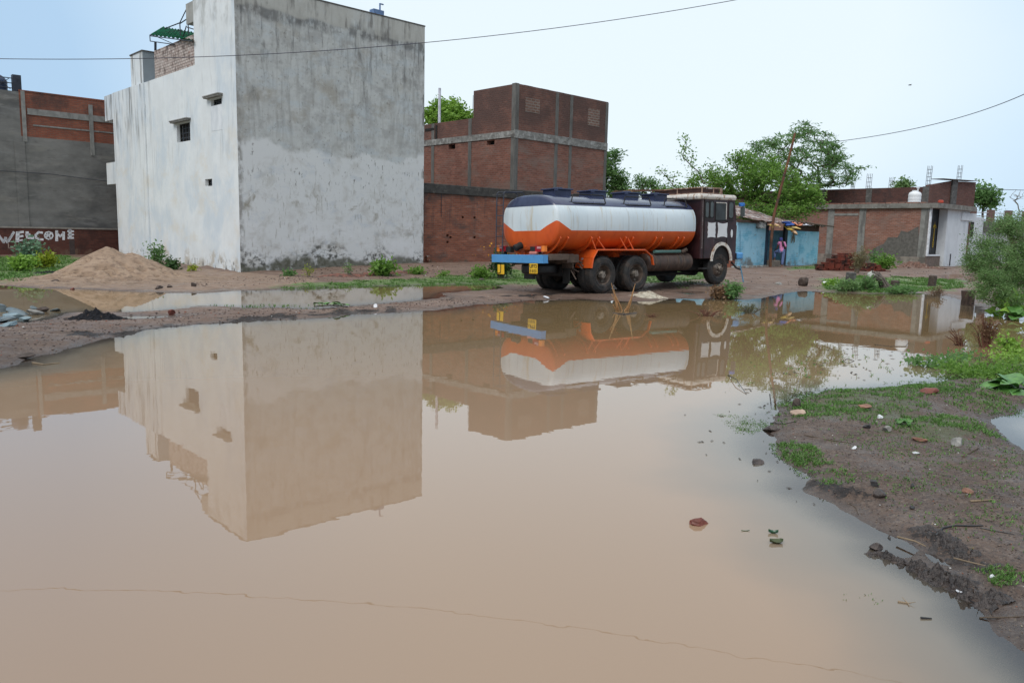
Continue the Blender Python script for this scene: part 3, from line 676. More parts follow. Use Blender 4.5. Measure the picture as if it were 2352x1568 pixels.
rl.tube([(xr - .7, .2, ztl + .1), (xr - .1, .2, ztl + .6)], .015, 5); rl.tube([(xr - .1, .2, ztl + .1), (xr - .7, .2, ztl + .6)], .015, 5)
rl.build('roof_railing', steel, Lb)
mb = MB(); x_ = Lh(4, 200)[0]; mb.tube([(x_, .6, ztl + .0), (x_, .6, ztl + .45), (x_, .6, ztl + .62), (x_, .6, ztl + .72)], [.35, .36, .25, .12], 16)
tag(mb.build('roof_tank', mat('tank_navy', (.03, .05, .10), .5, bump=0), None, L_M, smooth=True), 'dark rounded water tank behind the roof railing at the left edge', 'water tank')
tag(MB().tube([L_M @ Vector((2, -.12, Lh(0, 392)[1])), L_M @ Vector((xb0 + 1, -.10, Lh(50, 396)[1])), L_M @ Vector((Lh(240, 416)[0], -.08, Lh(240, 416)[1])), L_M @ Vector((30, -.08, 3.3))], .014, 5).build('cable', steel), 'thin cable running low across the grey rendered wall', 'cable')

# low brick wall with the painted greeting
W_M = frame(*[(L_M @ Vector((0, -.55, 0)))[i] for i in (0, 1)], 0, 43.8)
WF = lambda px, py: onface(W_M, px, py, 1, 0)
zw = WF(100, 525)[1]
bk_m = brickmat('brick_maroon', (.105, .030, .020), (.15, .05, .032), (.09, .05, .04), L=[dict(c=(.05, .02, .016), s=1.2, lo=.45, hi=.65, a=.8), dict(c=(.18, .11, .075), s=(2, 2, 1), lo=.4, hi=.6, a=.8, z=(None, .3, .1), seed=4)])
Ww = thing('greeting_wall', 'low dark red brick wall with WELCOME painted on it in white', 'wall', W_M)
MB().box(-4, 32, 0, .23, -.4, zw).build('wall', bk_m, Ww)
MB().box(-4, 32, -.03, .25, zw, zw + .07).build('coping', mat('coping_dust', (.28, .25, .22), .9, var=.2), Ww)
pw = mat('chalky_white_paint', (.74, .75, .78), .9, var=.08, sc=10, L=[dict(c=(.22, .10, .08), s=9, lo=.56, hi=.68, a=.8)], bump=0)
lt = MB()
def stroke(pts, wd):
    q = [WF(*p) for p in pts]; lt.ribbon([(a, b) for a, b in q], wd, .004)
def zp(x, y): return (x * .1709, 505.3 + y * .1709)
for pts, wd in (([(-18, 205), (50, 300), (75, 240), (100, 300), (185, 165)], .10), ([(-18, 205), (50, 300), (75, 240), (105, 285), (180, 170)], .07),
    ([(240, 170), (232, 285)], .15), ([(235, 172), (310, 160)], .10), ([(238, 225), (305, 215)], .09), ([(232, 282), (300, 268)], .06),
    ([(365, 165), (372, 235), (445, 240)], .13), ([(350, 200), (400, 195)], .10),
    ([(568, 170), (520, 165), (480, 200), (485, 240), (530, 262), (575, 262)], .10),
    ([(655, 158), (700, 175), (712, 215), (690, 250), (650, 258), (610, 240), (598, 205), (615, 170), (655, 158)], .06), ([(625, 225), (690, 180)], .07), ([(640, 180), (675, 240)], .05), ([(620, 195), (670, 215)], .05),
    ([(762, 150), (762, 275)], .12), ([(765, 170), (810, 225), (850, 175)], .08), ([(855, 165), (855, 260)], .11),
    ([(940, 130), (945, 245)], .13), ([(915, 150), (985, 152)], .09), ([(920, 200), (985, 195)], .09), ([(915, 242), (985, 240)], .09), ([(940, 118), (940, 135)], .05)):
    stroke([zp(*p) for p in pts], wd)
lt.build('painted_lettering', pw, Ww)
lt = MB()
for pts in ([(112, 300), (115, 375), (222, 385), (210, 295)], [(108, 305), (105, 310)]): stroke([zp(*p) for p in pts], .04)
lt.build('painted_square', mat('faded_paint', (.30, .22, .18), .9, bump=0), Ww)
for (a, b) in ((930, 1000),):
    c0 = WF(*zp(a, 300))[0]; c1 = WF(*zp(b, 300))[0]; MB().box(c0, c1, -.02, -.001, -.1, WF(*zp(950, 265))[1]).build('pillar_patch', mat('patch_dark', (.07, .05, .045), .9), Ww)

# ============================================================ street wall between the pale house and the tanker
S_M = frame(*[(A_M @ Vector((LA + .003, .35, 0)))[i] for i in (0, 1)], 0, 43.7)
SF = lambda px, py: onface(S_M, px, py, 1, 0)
zs_ = SF(1050, 426)[1]; xs1 = SF(1402, 448)[0]; print('street wall h', zs_, 'len', xs1)
bk_s = brickmat('brick_street', (.225, .068, .036), (.36, .13, .07), (.21, .15, .12), bh=.082, ms=.011, L=[
    dict(c=(.05, .045, .042), s=(1.5, 1.5, 1.5), lo=.3, hi=.6, a=.9, z=(3.15, None, .2), seed=2), dict(c=(.08, .05, .045), s=(3, 3, .4), lo=.5, hi=.7, a=.7, z=(1.8, None, .6), seed=3), dict(c=(.09, .06, .05), s=(1, 1, 1.6), lo=.52, hi=.7, a=.8, z=(None, 2.2, .5), seed=4), dict(c=(.30, .21, .17), s=(1, 1, 3), lo=.58, hi=.7, a=.5, seed=6), dict(c=(.10, .09, .06), s=2, lo=.4, hi=.6, a=.8, z=(None, .4, .15), seed=7)])
Sw = thing('street_wall', 'brick yard wall with a dark weathered top band joining the pale house, behind the tanker', 'wall', S_M)
holes = []
for (x, y) in ((1063, 499), (1090, 500), (1028, 541), (1035, 558 - 13), (1028, 552 + 4), (1090, 545)):
    u, z = SF(x, y); holes.append((u - .07, u + .07, z - .05, z + .05))
u, z = SF(1072 + 11, 543); 
mb = MB(); holed(mb, 1, 0, 0, xs1, -.5, zs_ - .42, holes, .12, 0, 0); mb.box(0, xs1, .14, .3, -.5, zs_ - .42)
mb.add([(xs1, 0, -.5), (xs1, .14, -.5), (xs1, .14, zs_ - .42), (xs1, 0, zs_ - .42)], [(0, 1, 2, 3)])
mb.build('wall', bk_s, Sw)
MB().box(0, xs1, -.06, .32, zs_ - .42, zs_).build('top_band', mat('sooty_render', (.055, .052, .048), .95, var=.3, sc=4, bump=.8, L=[dict(c=(.16, .15, .13), s=(4, 4, 6), lo=.55, hi=.68, a=.6)]), Sw, bevel=.03)
u, z = SF(980, 588); mb = MB(); mb.box(u - .06, u + .1, -.12, -.002, z - .2, z + .02); mb.build('meter_box', mat('rusty_box', (.18, .07, .04), .8, L=[dict(c=(.4, .35, .3), s=8, lo=.55, hi=.65)]), Sw, bevel=.01)
u, z = SF(1013, 480); MB().tube([(u, -.02, z + .9), (u, -.02, z - .35)], .012, 5).build('drain_wire', steel, Sw)

# ============================================================ unfinished brick tower
B_M = frame(-.093, 38.6, 0, 43.9)
BR = lambda px, py: onface(B_M, px, py, 1, 0)
BL = lambda px, py: onface(B_M, px, py, 0, 0)
xB = BR(1395, 300)[0]; hB = BR(1185, 192)[1]; hBr = BR(1397, 236)[1]; yB1 = BL(1087, 280)[0]; yB2 = yB1 + 9
print('B', xB, hB, hBr, yB1, BL(1087, 228), BL(1165, 200), 'band', BR(1185, 308), BR(1392, 336), BL(985, 327), 'low top', BL(1080, 270), BL(980, 283))
bk_b = brickmat('brick_tower', (.19, .070, .046), (.30, .125, .085), (.22, .17, .145), bh=.10, ms=.012, L=[
    dict(c=(.075, .045, .038), s=(.7, .7, .9), lo=.18, hi=.58, a=.82, z=(hB - 2.3, None, .9), seed=2), dict(c=(.20, .15, .125), s=(.8, .8, 1.8), lo=.46, hi=.66, a=.6, z=(None, hB - 2.9, .4), seed=5), dict(c=(.32, .27, .23), s=(.5, .5, 10), lo=.62, hi=.7, a=.5, z=(None, 6, .3), seed=8)])
B = thing('brick_tower_building', 'unfinished three storey brick building with concrete columns behind the tanker', 'building', B_M)
zl = BL(1040, 278)[1]
def bh_(p, q): a, b = BL(*p), BL(*q); return (min(a[0], b[0]), max(a[0], b[0]), min(a[1], b[1]), max(a[1], b[1]))
hw1 = bh_((1118, 334), (1136, 322)); hw2 = bh_((1030, 343.5), (1045.6, 330.7))
mb = MB()
holed(mb, 0, 0, 0, yB1, -.5, hBr, [hw1], .3); holed(mb, 1, 0, 0, xB, -.5, hBr, [], .3)
holed(mb, 0, 0, yB1, yB2, -.5, zl, [hw2], .3)
mb.add([(xB, 0, -.5), (xB, yB1, -.5), (xB, yB1, hBr), (xB, 0, hBr)], [(0, 1, 2, 3)]); mb.add([(0, yB1, zl), (xB, yB1, zl), (xB, yB1, hBr), (0, yB1, hBr)], [(0, 1, 2, 3)])
mb.add([(0, 0, hBr - .4), (xB, 0, hBr - .4), (xB, yB1, hBr - .4), (0, yB1, hBr - .4)], [(0, 1, 2, 3)]); mb.add([(0, yB1, zl - .5), (xB, yB1, zl - .5), (xB, yB2, zl - .5), (0, yB2, zl - .5)], [(0, 1, 2, 3)])
mb.add([(xB, yB1, -.5), (xB, yB2, -.5), (xB, yB2, zl), (xB, yB1, zl)], [(0, 1, 2, 3)])
# ragged rising top courses on the corner
k = 12
tops = [(i / k * xB, hBr + (hB - hBr) * (1 - i / k) + .02 * (i % 2)) for i in range(k + 1)]
for (a, za), (b, zb_) in zip(tops, tops[1:]): mb.box(a, b, 0.0005, .23, hBr + .0, max(za, hBr + .02))
yt = [(0, BL(1180, 191)[1]), (BL(1165, 199)[0], BL(1165, 199)[1]), (BL(1140, 206)[0], BL(1140, 207)[1]), (BL(1125, 213)[0], BL(1125, 214)[1]), (BL(1110, 219)[0], BL(1110, 220)[1]), (BL(1096, 225)[0], BL(1096, 226)[1]), (yB1, BL(1088, 229)[1])]
for (a, za), (b, zb_) in zip(yt, yt[1:]):
    if max(za, zb_) > hBr: mb.box(0.0005, .23, a + .001, b, hBr, (za + zb_) / 2)
mb.build('wall', bk_b, B)
for n_, hh in (('window', hw1), ('window', hw2)):
    MB().box(.27, .3, hh[0] - .1, hh[1] + .1, hh[2] - .1, hh[3] + .1).box(.1, .16, hh[0], hh[0] + .05, hh[2], hh[3]).build(n_, dark_in, B)
cb = mat('column_concrete', (.135, .13, .12), .9, var=.25, sc=(3, 3, 1), bump=.5)
cxs = [(BR(1180, 300)[0], BR(1187, 300)[0]), (BR(1278, 300)[0] - .11, BR(1278, 300)[0] + .11), (BR(1311, 300)[0] - .1, BR(1311, 300)[0] + .1), (xB - .2, xB + .01)]
for i, (a, b) in enumerate(cxs):
    if i == 0: MB().box(-.02, .22, -.02, .24, -.4, hB + .03).build('column', cb, B)
    else: MB().box(a, b, -.02, -.001, -.4, hBr + (hB - hBr) * (1 - a / xB) - .02).build('column', cb, B)
for px in (1079.5, 994.5):
    y, z = BL(px, 330); MB().box(-.02, -.001, y - .12, y + .12, -.4, zl).build('column', cb, B)
zbnd = BR(1185, 308)[1]
lime = mat('limed_concrete', (.22, .215, .20), .9, var=.25, sc=(4, 4, 6), bump=.6, L=[dict(c=(.42, .42, .40), s=(3, 3, 2), lo=.5, hi=.62, a=.7), dict(c=(.09, .08, .075), s=(2, 2, 5), lo=.52, hi=.66, a=.8, seed=4)])
MB().box(-.045, xB + .02, -.045, -.001, zbnd - .18, zbnd + .2).box(-.045, -.001, 0, yB2, zbnd - .14, zbnd + .16).build('lintel_band', lime, B)
pb = brickmat('brick_patch', (.17, .085, .06), (.24, .14, .11), (.25, .22, .19), bw=.3, bh=.13, ms=.03)
for (x0, y0, x1, y1) in ((1207, 224, 1239, 262), (1351, 248, 1376, 292)):
    a, b = BR(x0, y0), BR(x1, y1); MB().box(a[0], b[0], -.012, -.001, b[1], a[1]).build('bricked_up_window', pb, B)
mb = MB()
for (px, py) in ((1082, 262 - 8), (1085, 256)):
    y, z = BL(px, 270); mb.tube([(.1, y - .05 * (px - 1082), zl - .05), (.12, y - .05 * (px - 1082), zl + 1.15)], .012, 5)
mb.build('rebar', steel, B)
y, z = BL(1004, 278); zt_ = BL(1004, 202)[1]
tag(MB().tube([(.15, y, zl - .3), (.15, y, zt_)], .075, 10).build('vent_pipe', mat('pipe_white', (.62, .62, .68), .5, bump=0), None, B_M, smooth=True), 'tall white plastic vent pipe standing above the brick parapet beside the pale house', 'pipe')
mb = MB(); y, z = BL(990, 300); 
MB().box(-.03, -.002, y - .3, y + .5, z - .0, z + .12).box(-.03, -.002, y - .55, y - .4, zbnd, zl - .1).build('timber_frame', dark_in, B)
# ============================================================ long brick house on the right
H_M = frame(23.3, 44.7, 0, 41)
HL = lambda px, py, off=0: onface(H_M, px, py, 0, off)
HF = lambda px, py, off=0: onface(H_M, px, py, 1, off)
zsl = HL(2112, 467)[1]; zsb = HL(2112, 478)[1]; yH = HL(1870, 500)[0]
print('H slab', zsl, zsb, yH, HL(1904, 470), 'upper', HL(1882, 437, 2.5), HL(2123, 428, 2.5), 'front', HF(2149, 500), HF(2212, 500), HF(2242, 500))
bk_h = brickmat('brick_house', (.235, .090, .060), (.36, .175, .125), (.30, .235, .20), bh=.09, ms=.012, L=[dict(c=(.20, .15, .13), s=(.8, .8, 1.5), lo=.45, hi=.65, a=.5), dict(c=(.40, .30, .26), s=(1, 1, 9), lo=.6, hi=.7, a=.5, seed=3), dict(c=(.13, .09, .07), s=2, lo=.4, hi=.6, a=.7, z=(None, .7, .2), seed=4)])
bk_hd = brickmat('brick_parapet_dark', (.09, .035, .028), (.13, .055, .042), (.075, .05, .045), bh=.09, L=[dict(c=(.05, .03, .028), s=1.5, lo=.45, hi=.65, a=.8)])
Hh = thing('brick_house', 'long single storey brick house with a set back dark brick parapet and white front', 'building', H_M)
hol = []
for (x, y) in ((1947 + 25, 493 + 24 + 5), (1886 + 3 + 60, 519 + 12), (2020 - 25, 538), (1931, 521 + 18), (2016 + 41, 514 + 0)):
    u, z = HL(x, y); hol.append((u - .1, u + .1, z - .04, z + .04))
mb = MB(); holed(mb, 0, 0, 0, yH + 6, -.2, zsb, [], .1); mb.box(.02, 4.6, .45, yH + 6, -.2, zsb); mb.build('wall', bk_h, Hh)
rough_c = mat('rough_render', (.125, .115, .105), .95, var=.25, sc=6, bump=.8)
# rendered patch on the near end of the left wall (stepped outline) and plinth
q = [HL(*p) for p in ((2110, 520), (2085, 533), (2070, 530), (2062, 545), (2040, 545), (2030, 560), (2015, 566), (1998, 578), (1990, 592), (2112, 596))]
MB().prism([(max(a, .05), b) for a, b in q], -.02, -.001, 'x').build('render_patch', rough_c, Hh)
zpl = HL(2050, 588)[1]
MB().box(-.06, -.001, 0, yH + 1, -.2, zpl).build('plinth', mat('plinth_render', (.26, .22, .19), .9, var=.2, sc=3, L=[dict(c=(.10, .09, .08), s=2, lo=.45, hi=.6, a=.8)]), Hh)
for px, zc, m_ in ((2108, zsb, conc), (1979, zsb, conc), (1907, zsb, conc)):
    u, z = HL(px, 530); u = .24 if px == 2108 else u; MB().box(-.035, -.0015, u - .2 - .03 * (px == 2108), u + .2, zpl, zc).build('column', m_, Hh)
u0 = HL(1979, 500)[0] + .2; u1 = HL(1907, 500)[0] - .2; z_ = HL(1945, 492)[1]; MB().box(-.03, -.001, u0, u1, z_ - .09, z_ + .05).build('band_course', conc, Hh)
MB().box(-.18, HF(2242, 500, -.5)[0], -.5, yH + 6, zsb, zsl).build('roof_slab', mat('slab_concrete', (.22, .21, .19), .9, var=.2, sc=3, bump=.4, L=[dict(c=(.45, .46, .45), s=(2.5, 2.5, .6), lo=.60, hi=.68, a=.8), dict(c=(.10, .09, .08), s=(3, 3, 3), lo=.5, hi=.65, a=.6, seed=3)]), Hh)
rt = MB(); rr = random.Random(5)
for i in range(34): rt.box(-.16, .12, .2 + i * .38, .2 + i * .38 + .3, zsl, zsl + .05 + .03 * rr.random())
rt.build('loose_edge_bricks', bk_h, Hh)
# parapet storey, set back
zu = HL(1990, 433, 2.5)[1]; yj = HL(2123, 428, 2.5)[0]
MB().box(2.5, 2.75, yj, yH + 8, zsl, zu).build('parapet_wall', bk_hd, Hh)
for px in (1904 - 15, 1995, 2125):
    u, z = HL(px, 450, 2.45); MB().box(2.46, 2.499, u - .18, u + .18, zsl, zu + .02).build('column', conc_d, Hh)
M2 = Hh.matrix_world
# front raised part of the parapet: runs along the front
xf0 = HF(2133, 450, 1.6)[0]; xf1 = HF(2192, 450, 1.6)[0]; xf2 = HF(2238, 450, 1.6)[0]; za = HF(2133, 425, 1.6)[1]; zb2 = HF(2190, 414, 1.6)[1]; zc2 = HF(2236, 418, 1.6)[1]
mb = MB(); mb.prism([(xf0, zsl), (xf1, zsl), (xf1, zb2), (xf0, za)], 1.6, 1.85, 'y'); mb.prism([(xf1 + .001, zsl), (xf2, zsl), (xf2, zc2), (xf1 + .001, zb2 - .05)], 1.58, 1.85, 'y'); mb.build('front_parapet', brickmat('brick_parapet_mid', (.13, .05, .035), (.19, .08, .06), (.10, .07, .06), bh=.09), Hh)
u = HF(2188, 450, 1.6)[0]; MB().box(u - .42, u + .42, 1.5, 1.579, zsl - .1, zb2 + .05).build('column', conc_d, Hh)
a, b = HF(2168, 411, 1.4), HF(2248, 417, 1.4); mb = MB(); mb.box(a[0], b[0], 1.35, 2.1, (a[1] + b[1]) / 2, (a[1] + b[1]) / 2 + .03)
o = mb.build('tin_sheet', mat('rusty_tin', (.10, .07, .055), .7, .3), Hh, Matrix.Translation(((a[0] + b[0]) / 2, 0, 0)) @ Matrix.Rotation(R(-2), 4, 'Y') @ Matrix.Translation((-(a[0] + b[0]) / 2, 0, 0)))
# starter bars
bars = mat('rebar_grey', (.16, .17, .18), .7, .3, bump=0)
def cage(Mw, x, y, z0, z1, wd, lean=0):
    mb = MB()
    for dx in (0, wd):
        for dy in (0, wd): mb.tube([(x + dx, y + dy, z0), (x + dx + lean, y + dy, z1)], .014, 5)
    k = int((z1 - z0) / .22)
    for i in range(1, k):
        t = i / k; z = z0 + (z1 - z0) * t; l = lean * t
        q = [(x + l, y, z), (x + wd + l, y, z), (x + wd + l, y + wd, z), (x + l, y + wd, z), (x + l, y, z)]; mb.tube(q, .009, 4)
    return mb
for px, yt_, yb_ in ((2132, 380, 428), (2203, 379, 412)):
    u, z0 = HF(px, yb_, 1.7); z1 = HF(px, yt_, 1.7)[1]; cage(None, u - .1, 1.62, z0 - .1, z1, .2, .08).build('rebar_cage', bars, Hh)
for px, yt_, yb_, w_ in ((1994, 399, 436, .22), (2046, 407, 432, .2), (1957, 418, 438, .15)):
    u, z0 = HL(px, yb_, 2.6); z1 = HL(px, yt_, 2.6)[1]; cage(None, 2.52, u - .1, z0 - .05, z1, w_, .05).build('rebar_cage', bars, Hh)
# front: gate recess and white wall
ww = mat('white_limewash', (.66, .69, .72), .8, var=.05, sc=2, L=[dict(c=(.45, .48, .52), s=(3, 3, .4), lo=.5, hi=.7, a=.6), dict(c=(.30, .31, .33), s=(9, 9, 3), lo=.66, hi=.72, a=.8, z=(1.6, 3, .2), seed=4), dict(c=(.3, .27, .24), s=2, lo=.4, hi=.6, a=.6, z=(None, .6, .2), seed=3)])
xg0, xg1, xw1, xw2 = HF(2120, 550)[0], HF(2152, 550, .24)[0], HF(2212, 550)[0], HF(2300, 550)[0]
print('front x', xg0, xg1, xw1, xw2)
zsill = HF(2135, 588)[1]
MB().box(xg1, xw1, -.22, .24, -.2, zsb).build('white_wall', ww, Hh)
MB().box(xw1 + .001, xw1 + 4, .3, .5, -.2, zsb - .25).build('side_room_wall', ww, Hh)
MB().box(.02, xg1, -.03, .26, -.2, zsill).build('door_step', mat('step_brown', (.16, .12, .10), .9, L=[dict(c=(.4, .4, .4), s=4, lo=.6, hi=.7)]), Hh, bevel=.02)
MB().box(.005, .14, -.1, .2, zsill + .001, zsb).box(.141, xg1 - .1, -.06, .0, zsill + .001, zsill + .09).build('door_frame', mat('frame_white', (.7, .72, .76), .6, bump=0), Hh)
gt = MB().box(.145, xg1 - .005, .27, .32, zsill, zsb).build('gate', mat('gate_black', (.012, .014, .018), .5, bump=0), Hh)
gd = mat('gold_paint', (.50, .34, .03), .45, .3, bump=0); wg = xg1 - .14
zg = zsill + (zsb - zsill) * .60
for k_, xc in enumerate((.14 + wg * .24, .14 + wg * .76)):
    mb = MB()
    for j in range(9):
        z = zsill + .5 + j * (zg - zsill - .4) / 9; s_ = .035 + .03 * ((j * 7) % 3)
        mb.tube([(xc - s_, .262, z), (xc, .256, z + .1), (xc + s_, .262, z + .03), (xc, .258, z - .05), (xc - s_, .262, z)], .014, 5)
    mb.tube([(xc - .2, .262, zg), (xc - .1, .258, zg + .16), (xc, .262, zg + .08), (xc + .1, .258, zg + .16), (xc + .2, .262, zg)], .025, 5)
    mb.tube([(xc, .262, zg + .08), (xc, .262, zg + .35)], .02, 5, r2=.005)
    mb.build('gold_scrollwork', gd, gt)
a, b = HF(2222, 508, .3), HF(2245, 545, .3); o = MB().box(a[0], a[0] + 1.1, .28, .299, b[1], a[1] - .02).build('window', dark_in, Hh)
a, b = HF(2206, 509, .1), HF(2222, 590, .1); MB().box(a[0], b[0], .1, .298, b[1], a[1]).build('brick_pier', brickmat('brick_pier', (.16, .07, .055), (.22, .11, .09), (.15, .1, .09)), Hh)
a, b = HF(2212, 487, -.3), HF(2242, 508, -.3); MB().box(a[0], b[0], -.3, .28, b[1], a[1] - .03).build('lintel_box', ww, Hh)
mb = MB(); u, z = HF(2169, 575, -.25); mb.tube([(u + 1.0, -.25, z - .2), (u + 1.0, -.25, z - .9)], .03, 6)
mb.build('drain_stub', steel, Hh)
# white plastic tank on the slab
tk = thing('water_tank', 'round white plastic water tank standing on the roof slab of the brick house', 'water tank', H_M @ Matrix.Translation((.55, HL(2099, 466, .5)[0], zsl + .06))); bpy.context.view_layer.update()
wp = mat('white_plastic', (.80, .82, .84), .4, var=.03, bump=0)
prof = [(.42, 0), (.43, .08), (.415, .12), (.43, .16), (.43, .28), (.415, .32), (.43, .36), (.43, .46), (.40, .54), (.32, .60), (.20, .63)]
MB().tube([(0, 0, z) for r_, z in prof], [r_ * .8 for r_, z in prof], 28).build('tank_body', wp, tk, smooth=True, sharp=60)
MB().tube([(0, 0, .63), (0, 0, .70)], .17, 20).build('lid', wp, tk, smooth=True)
MB().tube([(.05, -.12, .66), (.05, -.12, .86)], .035, 8).tube([(-.1, -.12, .84), (.2, -.12, .84)], .035, 8).build('inlet_pipe', wp, tk, smooth=True)
p = H_M @ Vector((HF(2159, 458, -.2)[0], -.25, zsl))
rp_ = MB(); rp_.tube([(0, 0, 0), (0, 0, .06), (0, 0, .16), (0, 0, .2)], [.10, .15, .15, .08], 14)
tag(rp_.build('roof_pot', mat('pot_red', (.45, .06, .03), .6, bump=0), None, Matrix.Translation(p), smooth=True), 'small round red pot on the slab edge above the white wall', 'pot')
# steps / rubble at the gate
p = gp(2140, 604)
tag(MB().box(-1.1, .9, -.5, .25, -.1, .22).box(-.7, .7, -.2, .3, .2, .40).build('entrance_steps', mat('step_stone', (.17, .13, .11), .9, var=.3, bump=.6), None, Matrix.Translation((p.x, p.y + .3, p.z)) @ Matrix.Rotation(R(41), 4, 'Z'), bevel=.03), 'low worn steps below the black and gold gate', 'steps')

# elevated railing behind the thorn bush
RM = frame(*[(H_M @ Vector((xf2 + 1.2, 3.5, 0)))[i] for i in (0, 1)], 0, 20)
rw = thing('terrace_railing', 'terrace parapet with brick posts and pale rails beyond the brick house, at the right edge', 'railing', RM); bpy.context.view_layer.update()
RF = lambda px, py: onface(RM, px, py, 1, 0)
zr0 = RF(2290, 510)[1]; zr1 = RF(2290, 486)[1]
MB().box(-.5, 16, .0, 4, zr0 - .7, zr0).build('terrace_slab', conc_d, rw)
MB().box(-.5, 16, .15, 4, -.2, zr0 - .701).build('wall', mat('pale_mauve_wall', (.48, .47, .52), .9, var=.1), rw)
for i in range(8):
    MB().box(.5 + i * 1.75, .95 + i * 1.75, .1, .4, zr0, zr1 + .12).build('post', brickmat('brick_post', (.16, .09, .08), (.22, .13, .11), (.13, .1, .09)) if i == 0 else bpy.data.materials['brick_post'], rw)
mb = MB()
for k in range(3): mb.tube([(-.5, .25, zr0 + .15 + k * .25), (15.5, .25, zr0 + .1 + k * .25)], .03, 6)
mb.build('rail', mat('rail_pale', (.35, .33, .33), .7, bump=0), rw)

# ============================================================ blue hut
U_M = frame(10.36, 36.5, 0, 47.5)
UF = lambda px, py, off=0: onface(U_M, px, py, 1, off)
blue = brickmat('blue_painted_brick', (.19, .50, .68), (.24, .56, .73), (.14, .40, .54), bh=.10, L=[
    dict(c=(.34, .60, .74), s=(.9, .9, 1.5), lo=.40, hi=.56, a=.9, seed=2), dict(c=(.08, .25, .37), s=(4, 4, .8), lo=.55, hi=.70, a=.6, z=(1.0, None, .4), seed=3), dict(c=(.20, .09, .07), s=5, lo=.63, hi=.7, a=.9, seed=4), dict(c=(.16, .15, .13), s=(2, 2, 3), lo=.35, hi=.6, a=.9, z=(None, .65, .12), seed=5)])
hut = thing('blue_hut', 'low bright blue painted brick hut with a dark open doorway and patched roof', 'hut', U_M)
uL = UF(1757, 560)[0]; uR0 = UF(1808, 560)[0]; uR1 = UF(1879, 570)[0]; u0 = UF(1694, 540)[0]
zL = UF(1725, 512)[1]; zR = UF(1845, 531)[1]; print('hut', u0, uL, uR0, uR1, zL, zR)
MB().box(u0, uL, 0, 3.5, -.2, zL).build('blue_wall', blue, hut)
MB().box(uR0, uR1, 0, .25, -.2, zR).box(uR0, uR0 + .22, .0 + .251, 2.5, -.2, zR).build('blue_wall', blue, hut)
MB().box(u0 - .45, u0 - .003, .05, .5, -.2, UF(1690, 560)[1]).box(u0 - .3, u0 - .003, .06, .5, UF(1690, 560)[1] - .0, zL - .15).build('brick_pier', bk_r, hut)
MB().box(u0 - .5, uL + .1, -.25, -.001, -.2, .42).build('plinth', mat('hut_plinth', (.21, .18, .15), .95, var=.25, bump=.7, L=[dict(c=(.35, .42, .42), s=3, lo=.5, hi=.65)]), hut, bevel=.04)
MB().box(uL + .001, uR0 - .001, 3.0, 3.1, -.2, zL + .3).box(uL + .001, uR0, .5, 3.0, -.2, .38).build('dark_interior', dark_in, hut)
MB().box(uL + .01, uL + .55, .1, .16, .4, zL - .1).build('door_curtain', mat('navy_cloth', (.012, .03, .06), .9, var=.3, L=[dict(c=(.02, .10, .16), s=3, lo=.5, hi=.6, z=(None, 1.1, .2))]), hut)
MB().box(uR0 - .32, uR0 - .002, .0, .12, .3, zR + .25).build('door_leaf', mat('door_black', (.02, .025, .035), .8), hut)
MB().box(uL, uR0 - .35, -.1, .5, -.2, .40).build('doorstep', mat('doorstep_stone', (.24, .20, .16), .9, var=.2, bump=.6), hut, bevel=.04)
MB().box(u0 - .1, uL + .3, -.15, .02, zL, zL + .12).build('roof_beam', mat('beam_brown', (.07, .04, .03), .9), hut)
def crump(nu, nv, fn, mat_, name, parent, seed=1, amp=.08):
    r = np.random.default_rng(seed); vs = []
    for i in range(nu + 1):
        for j in range(nv + 1):
            p = fn(i / nu, j / nv); vs.append((p[0] + r.normal() * amp * .4, p[1] + r.normal() * amp * .4, p[2] + r.normal() * amp))
    fs = [(i * (nv + 1) + j, (i + 1) * (nv + 1) + j, (i + 1) * (nv + 1) + j + 1, i * (nv + 1) + j + 1) for i in range(nu) for j in range(nv)]
    mb = MB(); mb.add(vs, fs); o = mb.build(name, mat_, parent, smooth=True, sharp=60)
    s_ = o.modifiers.new('s', 'SOLIDIFY'); s_.thickness = .012; return o
tile = mat('patchy_tiles', (.20, .13, .11), .9, var=.4, sc=(3, 9, 3), bump=1, L=[dict(c=(.58, .56, .54), s=(5, 3, 5), lo=.52, hi=.6, a=.9), dict(c=(.04, .035, .03), s=4, lo=.52, hi=.6, a=.9, seed=4)])
crump(18, 8, lambda u, v: (u0 + .8 + u * (uR0 - u0 - .6), -.35 + v * 3.2, zL + .12 + v * 1.0 - .12 * u), tile, 'tiled_roof', hut, 3, .04)
crump(18, 6, lambda u, v: (uR0 - .2 + u * (uR1 - uR0 + .5), -.35 + v * 3.0, zR + .38 + v * .5 - .10 * u), tile, 'lean_to_roof', hut, 4, .05)
MB().box(uR0, uR1, .02, .2, zR, zR + .34).build('dark_gap', brickmat('dark_brick', (.07, .035, .028), (.10, .05, .04), (.04, .03, .03)), hut)  # strip of dark brick filling the gap below the lean-to roof
mb = MB()
for i, (a, b) in enumerate(((0, .3), (.9, 1.2), (2.2, 1.7), (3.1, 2.6))): mb.tube([(uR0 + a, -.45, zR + .42 - .02 * i), (uR0 + a + .8, -.2, zR + .25)], .03, 6)
mb.tube([(uR0 + .5, -.3, zR + .45), (uR1 + .6, -.55, zR + .3)], .035, 6); mb.build('roof_poles', bark, hut)
